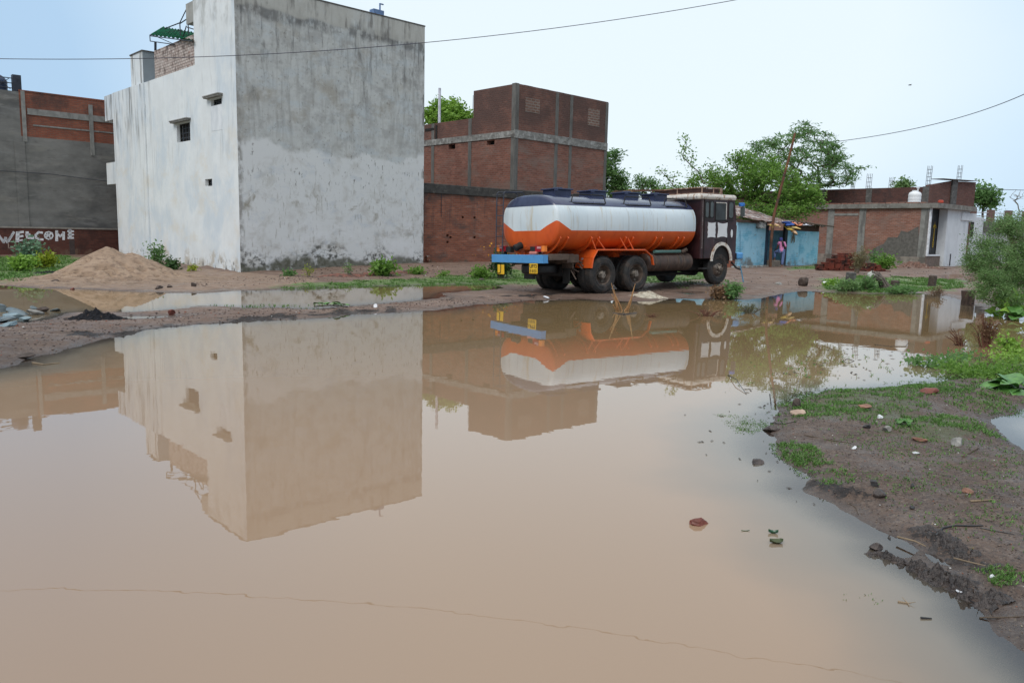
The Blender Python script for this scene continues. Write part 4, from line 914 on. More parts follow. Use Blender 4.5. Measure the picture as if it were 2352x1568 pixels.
# coloured cloths over the roof edge: things that lie on the hut
def cloth(px, py, wpx, hpx, col, name, label, seed, off=-.5, sag=.2, stripes=None):
    M0 = U_M; a = UF(px - wpx / 2, py - hpx / 2, off); b = UF(px + wpx / 2, py + hpx / 2, off)
    L = [dict(c=stripes, s=(6, 6, 6), lo=.5, hi=.55, a=1)] if stripes else []
    L += [dict(c=tuple(x * .35 for x in col), s=(7, 7, 7), lo=.5, hi=.62, a=.7, seed=9)]; m_ = mat('cloth_' + name, col, .9, var=.25, bump=0, L=L); r = np.random.default_rng(seed); nu, nv = 10, 8; vs = []
    ph = r.uniform(0, 6, 4)
    for i in range(nu + 1):
        for j in range(nv + 1):
            u, v = i / nu, j / nv
            wv = 1 + .35 * sin(ph[0] + 5 * v)
            x = a[0] + (b[0] - a[0]) * (.5 + (u - .5) * wv) + .1 * sin(ph[1] + v * 4); z = a[1] + (b[1] - a[1]) * (v + .18 * sin(ph[2] + u * 5))
            y = off + .12 * sin(ph[3] + u * 7) + .25 * (1 - v); vs.append((x, y, z))
    fs = [(i * (nv + 1) + j, (i + 1) * (nv + 1) + j, (i + 1) * (nv + 1) + j + 1, i * (nv + 1) + j + 1) for i in range(nu) for j in range(nv)]
    o = MB().add(vs, fs).build(name, m_, None, M0, smooth=True, sharp=80); s_ = o.modifiers.new('s', 'SOLIDIFY'); s_.thickness = .015
    return tag(o, label, 'cloth', 'cloths on the hut roof')
def z7(x, y): return (1464.2 + x * .25628, 258.4 + y * .25628)
q = z7(1370, 995); cloth(*q, 14, 9, (.03, .09, .34), 'blue_cloth', 'crumpled deep blue cloth on the hut roof edge', 1)
q = z7(1385, 1035); cloth(*q, 12, 9, (.48, .34, .06), 'yellow_cloth', 'yellow cloth hanging below the blue one on the hut roof', 2, -.55)
q = z7(1450, 1000); cloth(*q, 16, 8, (.78, .30, .18), 'peach_cloth', 'salmon pink bundle of cloth on the hut roof', 3, -.45)
q = z7(1435, 1030); cloth(*q, 18, 6, (.72, .52, .20), 'ochre_cloth', 'ochre yellow strip of cloth draped across the hut roof edge', 4, -.6)
q = z7(1255, 1005); cloth(*q, 20, 9, (.72, .42, .30), 'pink_cloth', 'pinkish orange cloth hanging over the hut doorway', 5, -.5, stripes=(.7, .6, .1))
q = z7(1530, 1005); cloth(*q, 16, 5, (.60, .60, .66), 'white_cloth', 'pale rag near the right end of the hut roof', 6, -.45)
q = z7(1415, 1060); cloth(*q, 4, 14, (.65, .42, .25), 'tan_cloth', 'narrow tan rag hanging down the blue wall', 7, -.62)
b_ = MB(); r = random.Random(2)
for i in range(9):
    a = UF(1822 + r.random() * 5, 532, -.1); b = UF(1815 + r.random() * 12, 552 + r.random() * 9, -.1); b_.tube([(a[0], -.1, a[1]), (b[0], -.06, b[1])], .012, 5)
tag(b_.build('stick_bundle', bark_pale, None, U_M), 'thin bundle of sticks hanging against the blue wall', 'sticks')
a = UF(1741, 509, -.1); b = UF(1755, 525, -.1)
mb = MB().box(a[0], b[0], -.2, -.002, b[1], a[1])
o = mb.build('meter_box', mat('meter_grey', (.42, .42, .40), .6, L=[dict(c=(.12, .12, .12), s=5, lo=.5, hi=.6)]), None, U_M, bevel=.03); tag(o, 'grey electric meter box on the top corner of the blue wall', 'meter box')
# leaning rusty pole
pb_ = gp(1769, 613); pt = at(1826, 306, pb_.y + .1)
rust = mat('rusty_steel', (.13, .055, .03), .85, var=.4, sc=3, L=[dict(c=(.25, .16, .04), s=(2, 2, .8), lo=.5, hi=.6, a=.8), dict(c=(.05, .03, .025), s=3, lo=.55, hi=.65)])
pts = [pb_ - Vector((0, 0, .4)), pb_, at(1771, 555, pb_.y), at(1778, 493, pb_.y), at(1797, 419, pb_.y), at(1813, 360, pb_.y), pt]
pole = tag(MB().tube(pts, .075, 10, r2=.05).build('leaning_pole', rust, smooth=True), 'tall rusty steel pole leaning right in front of the hut doorway', 'pole')
p = gp(1710, 632); tag(MB().tube([(p.x, p.y, p.z - .1), (p.x - .18, p.y, p.z + .62)], .022, 6).build('blue_pipe', mat('pipe_blue', (.10, .30, .48), .5, bump=0)), 'short thin light blue pipe sticking out of the ground before the hut', 'pipe')
# ============================================================ tanker lorry
th_, ti_, ro_ = R(38.7), R(.8), R(1.5)
hx = Vector((cos(th_) * cos(ti_), sin(th_) * cos(ti_), sin(ti_))); rt0 = Vector((sin(th_), -cos(th_), 0)); uz = rt0.cross(hx)
rt1 = rt0 * cos(ro_) + uz * sin(ro_); uz1 = uz * cos(ro_) - rt0 * sin(ro_); lf = -rt1
T_M = Matrix(((hx.x, lf.x, uz1.x, 2.54), (hx.y, lf.y, uz1.y, 22.04), (hx.z, lf.z, uz1.z, .07), (0, 0, 0, 1)))
tr = thing('tanker_lorry', 'old tanker lorry with navy, white and orange tank and dark maroon cab', 'lorry', T_M)
bpy.context.view_layer.update()
XR, XF, YC, HW, ZC, HH_ = -1.66, 4.0, 1.2, 1.2, 1.94, .77
# -- materials
T = NT('tank_paint'); x, y, z = T.sep()
d = T.math('ADD', T.math('SUBTRACT', x, XR - .02), T.math('MAXIMUM', T.math('SUBTRACT', HW - .06, T.math('ABSOLUTE', T.math('SUBTRACT', y, YC))), 0))
pk = T.math('MAXIMUM', T.math('MULTIPLY', T.math('SUBTRACT', .46, d), .52), 0)
zl_ = T.math('ADD', pk, 1.73)
org = T.mix(T.ramp(T.noise((2, 2, 1), 5, .6), .3, .7), (.60, .085, .012), (.70, .12, .02)); org = T.mix(T.ramp(T.noise((5, 5, 2), 5, .7, 2), .52, .75, 0, .5), org, (.35, .05, .012))
wht = T.mix(T.ramp(T.noise((1.2, 1.2, .8), 4, .6, 3), .3, .7), (.60, .68, .72), (.68, .75, .78))
wht = T.mix(T.ramp(T.noise((4, 2, .35), 6, .75, 4), .53, .72, 0, .7), wht, (.50, .38, .20)); wht = T.mix(T.ramp(T.noise((16, 5, .3), 5, .7, 14), .57, .72, 0, .5), wht, (.28, .24, .19))
nav = T.mix(T.ramp(T.noise((2, 2, 2), 4, .6, 5), .3, .7), (.028, .035, .075), (.045, .055, .11))
isw = T.math('GREATER_THAN', z, zl_); isn = T.math('GREATER_THAN', z, 2.395)
col = T.mix(isn, T.mix(isw, org, wht), nav); T.l(col, T.b.inputs['Base Color'])
T.l(T.ramp(isn, 0, 1, .38, .16), T.b.inputs['Roughness']); T.bump(T.noise((3, 3, 3), 3, .5, 8), .12, .02)
m_tank = T.m
m_org = mat('orange_paint', (.62, .095, .014), .42, var=.12, L=[dict(c=(.30, .05, .02), s=5, lo=.55, hi=.7, a=.6), dict(c=(.08, .05, .04), s=(9, 9, 5), lo=.62, hi=.7, a=.7, seed=4)])
m_navy = mat('navy_paint', (.03, .04, .09), .35, var=.15, bump=0)
m_black = mat('chassis_black', (.014, .013, .012), .75, var=.4, bump=.3)
m_brown = mat('chassis_mud_brown', (.09, .062, .046), .85, var=.35, sc=6, bump=.5, L=[dict(c=(.18, .15, .13), s=4, lo=.58, hi=.7, a=.6)])
m_rub = mat('tyre_rubber', (.022, .021, .020), .75, var=.3, sc=9, bump=.3, L=[dict(c=(.075, .052, .040), s=5, lo=.46, hi=.70, a=.75), dict(c=(.12, .09, .07), s=12, lo=.6, hi=.72, a=.5, seed=4)])
m_rim = mat('rim_mud', (.085, .060, .045), .8, var=.35, sc=8, L=[dict(c=(.24, .21, .18), s=6, lo=.52, hi=.66, a=.8)])
m_mar = mat('maroon_cab', (.040, .014, .016), .42, var=.3, sc=3, bump=.1, L=[dict(c=(.16, .08, .06), s=(8, 8, 3), lo=.60, hi=.7, a=.7), dict(c=(.014, .008, .010), s=(2, 2, 1), lo=.45, hi=.65, a=.6, seed=3), dict(c=(.5, .48, .46), s=(16, 16, 9), lo=.70, hi=.73, a=.9, seed=5)])
m_rufw = mat('cab_roof_white', (.66, .62, .56), .6, var=.1, sc=4, bump=.2, L=[dict(c=(.30, .15, .07), s=(6, 6, 4), lo=.52, hi=.64, a=.85), dict(c=(.12, .10, .08), s=(9, 9, 5), lo=.56, hi=.68, a=.8, seed=4)])
m_wht = mat('panel_white', (.68, .69, .70), .55, var=.04, bump=0, L=[dict(c=(.3, .28, .25), s=(20, 20, 14), lo=.66, hi=.72, a=.7)])
m_blue = mat('bumper_blue', (.085, .30, .60), .45, var=.06, bump=.1, L=[dict(c=(.05, .15, .30), s=9, lo=.62, hi=.7, a=.6)])
m_yel = mat('plate_yellow', (.78, .47, .025), .45, var=.05, bump=0)
m_glass = mat('dusty_glass', (.03, .035, .035), .45, var=.3, bump=0)
m_glass2 = mat('grey_glass', (.075, .09, .09), .4, var=.2, bump=0)
m_drum = mat('drum_rust', (.085, .055, .042), .6, .2, var=.3, sc=5, L=[dict(c=(.05, .04, .035), s=(12, 2, 2), lo=.5, hi=.6)])
# -- tank shell
def section(t, s=1.0, e=2.7, dz=0):
    c_, s_ = cos(t), sin(t)
    return (YC + HW * s * math.copysign(abs(c_) ** (2 / e), c_), ZC + dz + HH_ * s * math.copysign(abs(s_) ** (2 / e), s_))
NS = 56; rings = [(-1.82, .0), (-1.81, .35), (-1.78, .70), (-1.735, .92), (-1.69, .99), (-1.66, 1.0)] + [(XR + (XF - XR) * k / 10, 1.0) for k in range(1, 10)] + [(XF, 1.0), (XF + .03, .985), (XF + .09, .9), (XF + .15, .6), (XF + .17, .0)]
mb = MB(); vs = []
for x_, s_ in rings: vs += [(x_, *section(2 * pi * j / NS, max(s_, .001))) for j in range(NS)]
fs = [(i * NS + j, i * NS + (j + 1) % NS, (i + 1) * NS + (j + 1) % NS, (i + 1) * NS + j) for i in range(len(rings) - 1) for j in range(NS)]
mb.add(vs, fs); tank = mb.build('tank', m_tank, tr, smooth=True, sharp=42)
# weld lines
for x_ in (-.15, 1.25, 2.6):
    mb = MB(); n = NS
    a = [(x_ - .02, *section(2 * pi * j / n, 1.0)) for j in range(n)]; b = [(x_, *section(2 * pi * j / n, 1.005)) for j in range(n)]; c = [(x_ + .02, *section(2 * pi * j / n, 1.0)) for j in range(n)]
    mb.add(a + b + c, [(k * n + j, k * n + (j + 1) % n, (k + 1) * n + (j + 1) % n, (k + 1) * n + j) for k in range(2) for j in range(n)]); mb.build('weld_seam', m_tank, tank, smooth=True)
# rear flange ring in orange, lower half
for i, x_ in enumerate((-1.58, -1.30, -.42, -.12, .95, 1.25, 2.25, 2.52, 3.25, 3.52)):
    mb = MB(); pts = []
    for k in range(15):
        t = pi + .38 + (pi - .76) * k / 14; pts.append(section(t, 1.0))
    inner = pts; outer = []
    for k in range(15):
        t = pi + .38 + (pi - .76) * k / 14; q = section(t, 1.0); f = sin(pi * k / 14)
        outer.append((q[0] * 1 + (YC - q[0]) * -.03, max(1.06, q[1] - .05 - .10 * f ** 2)))
    n = 15; v3 = []
    for dx in (-.02, .02): v3 += [(x_ + dx, *p) for p in inner] + [(x_ + dx, *p) for p in outer]
    fs = []
    for k in range(n - 1):
        fs += [(k, k + 1, n + k + 1, n + k), (2 * n + k, 3 * n + k, 3 * n + k + 1, 2 * n + k + 1), (n + k, n + k + 1, 3 * n + k + 1, 3 * n + k)]
    fs += [(0, n, 3 * n, 2 * n), (n - 1, 2 * n - 1, 4 * n - 1, 3 * n - 1)]
    mb.add(v3, fs); mb.build('saddle_rib', m_org, tank)
mb = MB()
for x_ in (-1.3, -.27, 1.1, 2.38, 3.38): mb.prism([(.55, .98), (1.85, .98), (1.7, 1.22), (.7, 1.22)], x_ - .13, x_ + .13, 'x')
mb.build('saddle', m_org, tank)
mb = MB(); mb.box(-1.5, -1.32, .8, 1.6, 1.02, 1.24); mb.build('rear_cradle', m_org, tank)
# hatches
for x_ in (-.75, .65, 2.05, 3.35):
    h_ = MB().box(x_ - .30, x_ + .30, .86, 1.40, 2.66, 2.865).build('hatch', m_navy, tank, bevel=.015)
    MB().box(x_ - .35, x_ + .35, .82, 1.44, 2.866, 2.905).box(x_ - .1, x_ + .1, 1.0, 1.2, 2.906, 2.945).box(x_ - .38, x_ - .26, .78, .819, 2.82, 2.90).build('hatch_lid', m_navy, h_, bevel=.008)
# hoop rails on the near shoulder
for x0, x1 in ((-1.05, .25), (1.0, 2.15), (2.75, 3.8)):
    mb = MB(); z0, z1 = 2.50, 2.70
    mb.tube([(x0, .22, 2.47), (x0 + .12, .28, z1), (x0 + .22, .30, z1 + .015), (x1 - .08, .30, z1 + .015), (x1, .28, z1), (x1, .20, z0), (x1 - .06, .17, z0 - .03), (x0 + .1, .17, z0 - .03), (x0, .22, z0 - .03)], .017, 7)
    mb.build('walkway_rail', m_black, tank, smooth=True)
    mb = MB(); mb.tube([(x0, 2.18, 2.47), (x0 + .12, 2.12, 2.70), (x1 - .08, 2.10, 2.71), (x1, 2.2, 2.5)], .017, 7); mb.build('walkway_rail', m_black, tank, smooth=True)
# ladder
mb = MB()
for yy in (2.05, 2.36):
    mb.tube([(-2.0, yy, 1.05), (-1.97, yy, 1.8), (-1.95, yy, 2.5), (-1.93, yy, 2.80), (-1.88, yy, 2.84), (-1.25, yy, 2.84), (-1.2, yy, 2.80), (-1.2, yy, 2.45)], .017, 7)
for k in range(6): 
    z_ = 1.3 + k * .29; xx = -2.0 + .03 * (z_ - 1.05); mb.tube([(xx, 2.05, z_), (xx, 2.36, z_)], .013, 6)
mb.build('ladder', mat('ladder_steel', (.05, .055, .075), .5, .3, bump=0), tr, smooth=True)
# outlet valve
mb = MB(); mb.tube([(-1.65, 1.5, 1.34), (-1.80, 1.5, 1.33), (-1.90, 1.52, 1.27)], [.10, .10, .09], 12).tube([(-1.74, 1.5, 1.33), (-1.74, 1.5, 1.50)], .03, 8).tube([(-1.78, 1.38, 1.50), (-1.7, 1.68, 1.52)], .018, 6).tube([(-1.88, 1.52, 1.29), (-1.95, 1.54, 1.25)], .10, 12)
mb.build('outlet_valve', m_black, tr, smooth=True)
MB().tube([(-1.62, 1.3, 1.36), (-1.76, 1.3, 1.36)], .07, 12).tube([(-1.6, 1.55, 1.2), (-1.6, 1.55, 1.05)], .08, 10).build('outlet_pipe', m_org, tr, smooth=True)
# -- chassis
mb = MB()
for yy in (.78, 1.54): mb.box(-2.0, 5.6, yy, yy + .08, .80, 1.02)
for x_ in (-1.9, -.9, .68, 2.0, 3.2, 4.3): mb.box(x_ - .05, x_ + .05, .861, 1.539, .82, 1.0)
mb.build('chassis_frame', m_brown, tr)
mb = MB(); mb.box(-1.94, -1.2, .12, .70, .93, 1.10).box(-1.2, -.75, .2, .7, .85, 1.08).box(-.95, -.9, .25, .7, .7, 1.1)
mb.build('rear_side_beam', m_brown, tr, bevel=.02)
MB().box(-.9, 2.3, .80, 1.6, .45, .79).box(2.2, 4.3, .9, 1.6, .38, .79).box(4.0, 5.9, .5, 1.9, .50, .95).box(2.3, 5.0, .72, .80, .36, .46).build('underbody', m_black, tr, bevel=.05)
mb = MB()
for x_ in (0, 1.35, 5.26): mb.tube([(x_, .35, .5), (x_, 2.05, .5)], .085, 10).tube([(x_, 1.0, .5), (x_, 1.4, .5)], .2, 12)
for x_ in (0.0, 1.35): mb.box(x_ - .55, x_ + .55, .63, .72, .60, .70).box(x_ - .55, x_ + .55, 1.68, 1.77, .60, .70)
mb.build('axle', m_black, tr)
# -- wheels
def tyre_profile(w_, R_=.51): return [(.27, .02), (.29, .0), (.40, -.012), (.465, .0), (.498, .025), (R_, .06), (R_, w_ / 2), (R_, w_ - .06), (.498, w_ - .025), (.465, w_), (.40, w_ + .012), (.29, w_), (.27, w_ - .02)]
def lathe(mb, prof, x_, z_, y0, sg=1, n=40, m=0):
    vs = [(x_ + r_ * cos(2 * pi * j / n), y0 + sg * t, z_ + r_ * sin(2 * pi * j / n)) for r_, t in prof for j in range(n)]
    fs = [(i * n + j, i * n + (j + 1) % n, (i + 1) * n + (j + 1) % n, (i + 1) * n + j) for i in range(len(prof) - 1) for j in range(n)]
    mb.add(vs, fs, m)
def tread(mb, x_, z_, y0, w_, sg):
    for j in range(44):
        for s_, off in ((0, 0), (1, .5)):
            a = 2 * pi * (j + off) / 44; c_, s2 = cos(a), sin(a); t = Vector((-s2, 0, c_)); rr_ = Vector((c_, 0, s2)); yy0 = y0 + sg * (.035 + s_ * (w_ - .07 - w_ * .40)); yy1 = yy0 + sg * w_ * .40
            ctr = Vector((x_, 0, z_)) + rr_ * .514; q = []
            for rad in (-.02, .004):
                for yy in (yy0, yy1):
                    for tt in (-.022, .022):
                        p = ctr + rr_ * rad + t * tt; q.append((p.x, yy, p.z))
            mb.add(q, [(0, 1, 3, 2), (4, 6, 7, 5), (0, 4, 5, 1), (2, 3, 7, 6), (0, 2, 6, 4), (1, 5, 7, 3)])
def wheel(x_, z_, y0, sg, kind):
    w_ = .26; mb = MB(); lathe(mb, tyre_profile(w_), x_, z_, y0, sg); tread(mb, x_, z_, y0, w_, sg)
    for r_ in (.335, .43): lathe(mb, [(r_ - .008, -.004 if r_ < .4 else -.008), (r_, -.016), (r_ + .008, -.004 if r_ < .4 else -.008)], x_, z_, y0, sg)
    o = mb.build('wheel', m_rub, tr, smooth=True, sharp=50); rb = MB()
    if kind == 'dish':
        lathe(rb, [(.285, .02), (.275, .0), (.262, .02), (.255, .12), (.215, .17), (.16, .18), (.15, .17), (.001, .17)], x_, z_, y0, sg)
        hb = MB(); lathe(hb, [(.12, .175), (.115, .06), (.10, .02), (.085, .0), (.001, -.005)], x_, z_, y0, sg, 20)
        for j in range(4): a = j * pi / 2 + .4; hb.box(x_ + .19 * cos(a) - .03, x_ + .19 * cos(a) + .03, min(y0 + sg * .13, y0 + sg * .18), max(y0 + sg * .13, y0 + sg * .18), z_ + .19 * sin(a) - .03, z_ + .19 * sin(a) + .03)
    elif kind == 'front':
        lathe(rb, [(.285, .03), (.275, .01), (.262, .03), (.25, .07), (.235, .045), (.17, .0), (.15, -.015), (.001, -.02)], x_, z_, y0, sg)
        hb = MB(); lathe(hb, [(.085, -.01), (.08, -.08), (.05, -.10), (.001, -.10)], x_, z_, y0, sg, 16)
        for j in range(8): a = j * pi / 4; hb.tube([(x_ + .14 * cos(a), y0, z_ + .14 * sin(a)), (x_ + .14 * cos(a), y0 - sg * .055, z_ + .14 * sin(a))], .019, 6)
    else:
        lathe(rb, [(.28, .02), (.25, .12), (.001, .13)], x_, z_, y0, sg); hb = None
    rm = rb.build('rim', m_rim, o, smooth=True, sharp=40)
    if hb: hb.build('hub', mat('hub_dusty', (.20, .17, .14), .8, L=[dict(c=(.05, .04, .03), s=9, lo=.5, hi=.6)]) if 'hub_dusty' not in bpy.data.materials else bpy.data.materials['hub_dusty'], rm, smooth=True, sharp=40)
for x_ in (0.0, 1.35):
    wheel(x_, .5, 0, 1, 'dish'); wheel(x_, .5, .30, 1, 'in'); wheel(x_, .5, 2.4, -1, 'dish'); wheel(x_, .5, 2.10, -1, 'in')
wheel(5.26, .56, 0.05, 1, 'front'); wheel(5.26, .56, 2.35, -1, 'front')
# spare lying under the tail
mb = MB(); prof = tyre_profile(.27); n = 36
vs = [(-1.42 + r_ * cos(2 * pi * j / n), 1.1 + r_ * sin(2 * pi * j / n), .55 + t) for r_, t in prof for j in range(n)]
mb.add(vs, [(i * n + j, i * n + (j + 1) % n, (i + 1) * n + (j + 1) % n, (i + 1) * n + j) for i in range(len(prof) - 1) for j in range(n)])
mb.build('spare_wheel', mat('clean_rubber', (.010, .010, .011), .5, bump=.1), tr, smooth=True)
# -- mudguards
def guard(y0, y1, vis):
    pr = [(-.50, .70), (-.44, .98), (-.27, 1.20), (1.66, 1.18), (1.98, .98), (2.05, .74)]
    mb = MB()
    for (x0, z0), (x1, z1) in zip(pr, pr[1:]):
        if x1 > 1.7 and vis: yy1 = y0 + .08
        else: yy1 = y1
        n_ = Vector((z1 - z0, -(x1 - x0))).normalized() * -.018
        q = [(x0, z0), (x1, z1), (x1 + n_.x, z1 + n_.y), (x0 + n_.x, z0 + n_.y)]
        mb.prism(q, y0, yy1, 'y')
    lip = [(x, y0 - .004, z - .0) for x, z in pr]
    mb.tube(lip, .026, 6)
    o = mb.build('mudguard', m_org, tr)
    sb = MB()
    for xa, xb_ in ((-.30, -.42), (.05, -.25), (.92, .70), (1.2, 1.02)):
        yt_ = y0 + .02 if y0 < 1 else y0; sb.tube([(xa, y0 + (.03 if y0 < 1 else -.03), 1.2), (xb_, (.12 if y0 < 1 else 2.28), 1.62)], .018, 6)
    sb.build('mudguard_stay', m_org, o)
    return o
guard(-.03, .62, True)
mb = guard(2.43, 1.78, False)
MB().tube([(-.53, .30, .95), (-.56, .30, .95)], .035, 12).build('reflector', mat('reflector_grey', (.25, .2, .2), .3, bump=0), tr)
# -- rear bumper, plates, lamps
mb = MB().box(-2.17, -2.15, .09, 2.33, .86, 1.08).box(-2.149, -1.98, .09, 2.33, 1.062, 1.08).box(-2.149, -1.98, .09, 2.33, .86, .878).box(-2.149, -1.99, .09, .105, .879, 1.061); mb.build('rear_bumper', m_blue, tr, bevel=.006)
pl = MB().box(-2.20, -2.185, .28, .62, .585, .855).build('number_plate', m_yel, tr, bevel=.012)
def text_mesh(txt, size, name, mat_, M, parent, ext=.002):
    cu = bpy.data.curves.new('t', 'FONT'); cu.body = txt; cu.size = size; cu.extrude = ext; cu.align_x = 'CENTER'; cu.offset = size * .012
    ob = bpy.data.objects.new('t', cu); C.objects.link(ob); bpy.context.view_layer.update()
    me = bpy.data.meshes.new_from_object(ob.evaluated_get(bpy.context.evaluated_depsgraph_get())); bpy.data.objects.remove(ob)
    me.materials.clear(); me.materials.append(mat_); o = bpy.data.objects.new(name, me); C.objects.link(o); o.parent = parent; o.matrix_local = M; return o
ink = mat('plate_ink', (.015, .015, .015), .6, bump=0)
MT = Matrix(((0, 0, -1, -2.203), (-1, 0, 0, .45), (0, 1, 0, .735), (0, 0, 0, 1)))
text_mesh('UP73', .135, 'plate_lettering', ink, MT @ Matrix.Scale(1.0, 4, (1, 0, 0)), pl)
MT = Matrix(((0, 0, -1, -2.203), (-1, 0, 0, .45), (0, 1, 0, .615), (0, 0, 0, 1)))
text_mesh('E 0153', .115, 'plate_lettering', ink, MT @ Matrix.Scale(.86, 4, (1, 0, 0)), pl)
MB().box(-2.20, -2.185, 1.72, 2.02, .53, .80).build('yellow_panel', m_yel, tr, bevel=.012)
MB().tube([(-2.21, 1.86, .80), (-2.22, 1.86, .58), (-2.2, 2.08, .55)], .01, 5).build('panel_hook', m_black, tr)
red = mat('lamp_red', (.33, .012, .02), .25, bump=0); amb = mat('lamp_amber', (.75, .20, .03), .25, bump=0); pink = mat('lamp_pink', (.62, .30, .30), .3, bump=0)
for ya, sg in ((.28, 1), (2.38, -1)):
    o = MB().box(-1.95, -1.85, min(ya + sg * .13, ya + sg * .40), max(ya + sg * .13, ya + sg * .40), 1.16, 1.32).build('tail_lamp', red, tr, bevel=.01)
    MB().box(-1.955, -1.85, min(ya, ya + sg * .128), max(ya, ya + sg * .128), 1.16, 1.32).build('indicator_lens', amb, o, bevel=.008)
    MB().box(-1.958, -1.9505, min(ya + sg * .14, ya + sg * .30), max(ya + sg * .14, ya + sg * .30), 1.245, 1.30).build('reverse_lens', pink, o)
    MB().box(-1.93, -1.8, min(ya + sg * .41, ya + sg * .62), max(ya + sg * .41, ya + sg * .62), 1.14, 1.30).box(-1.9, -1.82, ya + sg * .3 - .03, ya + sg * .3 + .03, 1.05, 1.159).build('lamp_bracket', m_black, o)
MB().box(-2.0, -1.72, .58, .88, 1.085, 1.17).build('tail_step', mat('faded_red', (.50, .17, .13), .6), tr, bevel=.03)
MB().box(-1.0, -.98, 1.8, 2.3, .35, .9).build('mud_flap', m_black, tr); MB().box(-.98, -.96, .35, .62, .28, .7).build('mud_flap', m_black, tr)
mb = MB(); rr = random.Random(9)
for i in range(16):
    a = Vector((-1.0 + rr.random() * .4, .35 + rr.random() * .4, .6 + rr.random() * .5)); b = a + Vector((rr.random() - .5, rr.random() - .5, rr.random() - .7)) * .4; mb.tube([a, (a + b) / 2 + Vector((0, .03, .04)), b], .02, 5)
mb.build('brake_hoses', m_brown, tr, smooth=True)
# -- air / fuel drum
dr = MB().tube([(1.95, .34, .80), (1.97, .34, .80), (4.0, .34, .80), (4.04, .34, .80)], [.20, .265, .265, .20], 28).build('fuel_drum', m_drum, tr, smooth=True, sharp=40)
for x_ in (2.3, 2.85, 3.35, 3.6): lathe_ = MB().tube([(x_ - .03, .34, .80), (x_ + .03, .34, .80)], .274, 28).build('drum_strap', m_brown, dr, smooth=True, sharp=40)
MB().tube([(2.3, .18, 1.12), (3.5, .18, 1.12)], .05, 10).build('green_pipe', mat('pipe_green', (.08, .17, .15), .6), tr, smooth=True)
MB().tube([(3.6, .2, 1.1), (3.75, .12, 1.18)], .06, 8).box(3.4, 4.2, .6, .75, 1.0, 1.14).build('filler_neck', m_brown, tr)
# -- cab
arc = [(5.31 + .46 * cos(a), .80 + .50 * sin(a)) for a in np.linspace(0, pi, 15)]
prof = [(4.26, .88), (4.26, 2.74), (5.98, 2.74), (6.10, 2.10), (6.10, .80), (5.80, .80)] + arc[1:-1] + [(4.82, .88)]
cab = MB().prism(prof, 0, 2.36, 'y').build('cab', m_mar, tr, bevel=.025)
MB().box(4.9, 5.8, .05, 2.3, .7, 1.25).build('wheel_well', m_black, cab)
MB().box(4.12, 6.03, -.045, 2.41, 2.72, 2.90).build('cab_roof', m_rufw, cab, bevel=.075)
mb = MB(); out_ = [(5.31 + .555 * cos(a), .80 + .60 * sin(a)) for a in np.linspace(0, pi, 21)]; inn = [(5.31 + .455 * cos(a), .80 + .495 * sin(a)) for a in np.linspace(0, pi, 21)]
for k in range(20): mb.prism([out_[k], out_[k + 1], inn[k + 1], inn[k]], -.035, -.001, 'y')
mb.build('wheel_arch', m_rufw, cab)
for x0, x1, z0, z1, m_, rr_ in ((4.46, 4.60, 2.17, 2.64, m_glass2, .05), (4.70, 4.84, 2.17, 2.66, m_glass2, .05), (4.98, 5.48, 2.10, 2.62, m_glass, .01), (5.66, 5.86, 2.17, 2.66, m_glass2, .05)):
    o = MB().box(x0 - .035, x1 + .035, -.014, -.001, z0 - .035, z1 + .035).build('window', m_black, cab, bevel=.005)
    q = [(x0 + rr_, z0), (x1 - rr_, z0), (x1, z0 + rr_), (x1, z1 - rr_), (x1 - rr_, z1), (x0 + rr_, z1), (x0, z1 - rr_), (x0, z0 + rr_)]
    MB().prism(q, -.020, -.0145, 'y').build('pane', m_, o)
MB().box(4.97, 5.50, -.030, -.021, 2.625, 2.65).box(5.485, 5.51, -.030, -.021, 2.12, 2.624).build('window_trim', m_rufw, cab)
MB().box(4.44, 5.92, -.022, -.001, 2.075, 2.092).box(4.40, 4.425, -.02, -.001, .9, 2.72).box(5.585, 5.60, -.016, -.001, 1.35, 2.06).box(5.0, 5.6, -.014, -.001, 1.46, 1.475).build('door_moulding', m_black, cab)
MB().box(4.30, 4.34, -.012, -.001, 1.2, 2.7).build('hinge_strip', mat('scuffed_strip', (.12, .09, .085), .6, L=[dict(c=(.55, .55, .55), s=30, lo=.6, hi=.65)]), cab)
def wavy(x0, x1, z0, z1, name, n=40, amp=.02, waves=2):
    q = []; 
    for s_ in range(4):
        for k in range(n // 4):
            t = k / (n // 4); wv = amp * sin(2 * pi * waves * t)**2
            if s_ == 0: q.append((x0 + (x1 - x0) * t, z0 + amp * abs(sin(pi * t)) * 1.0))
            if s_ == 1: q.append((x1 - amp * (1 - cos(2 * pi * t * waves)) / 2, z0 + (z1 - z0) * t))
            if s_ == 2: q.append((x1 - (x1 - x0) * t, z1 - amp * abs(sin(pi * t))))
            if s_ == 3: q.append((x0 + amp * (1 - cos(2 * pi * t * waves)) / 2, z1 - (z1 - z0) * t))
    return MB().prism(q, -.016, -.001, 'y').build(name, m_wht, cab)
wavy(4.59, 4.98, 1.54, 2.02, 'white_panel', waves=3); wavy(5.09, 5.60, 1.54, 2.02, 'white_panel', amp=.035, waves=1)
q = [(5.835 + .05 * cos(a), 1.67 + .13 * sin(a)) for a in np.linspace(0, 2 * pi, 20, endpoint=False)]; MB().prism(q, -.014, -.001, 'y').build('oval_panel', m_wht, cab)
MB().box(6.10, 6.30, -.02, 2.38, .84, 1.04).build('front_bumper', m_black, tr, bevel=.03)
MB().box(6.12, 6.38, -.10, .12, .84, 1.06).build('bumper_end', m_blue, tr, bevel=.05)
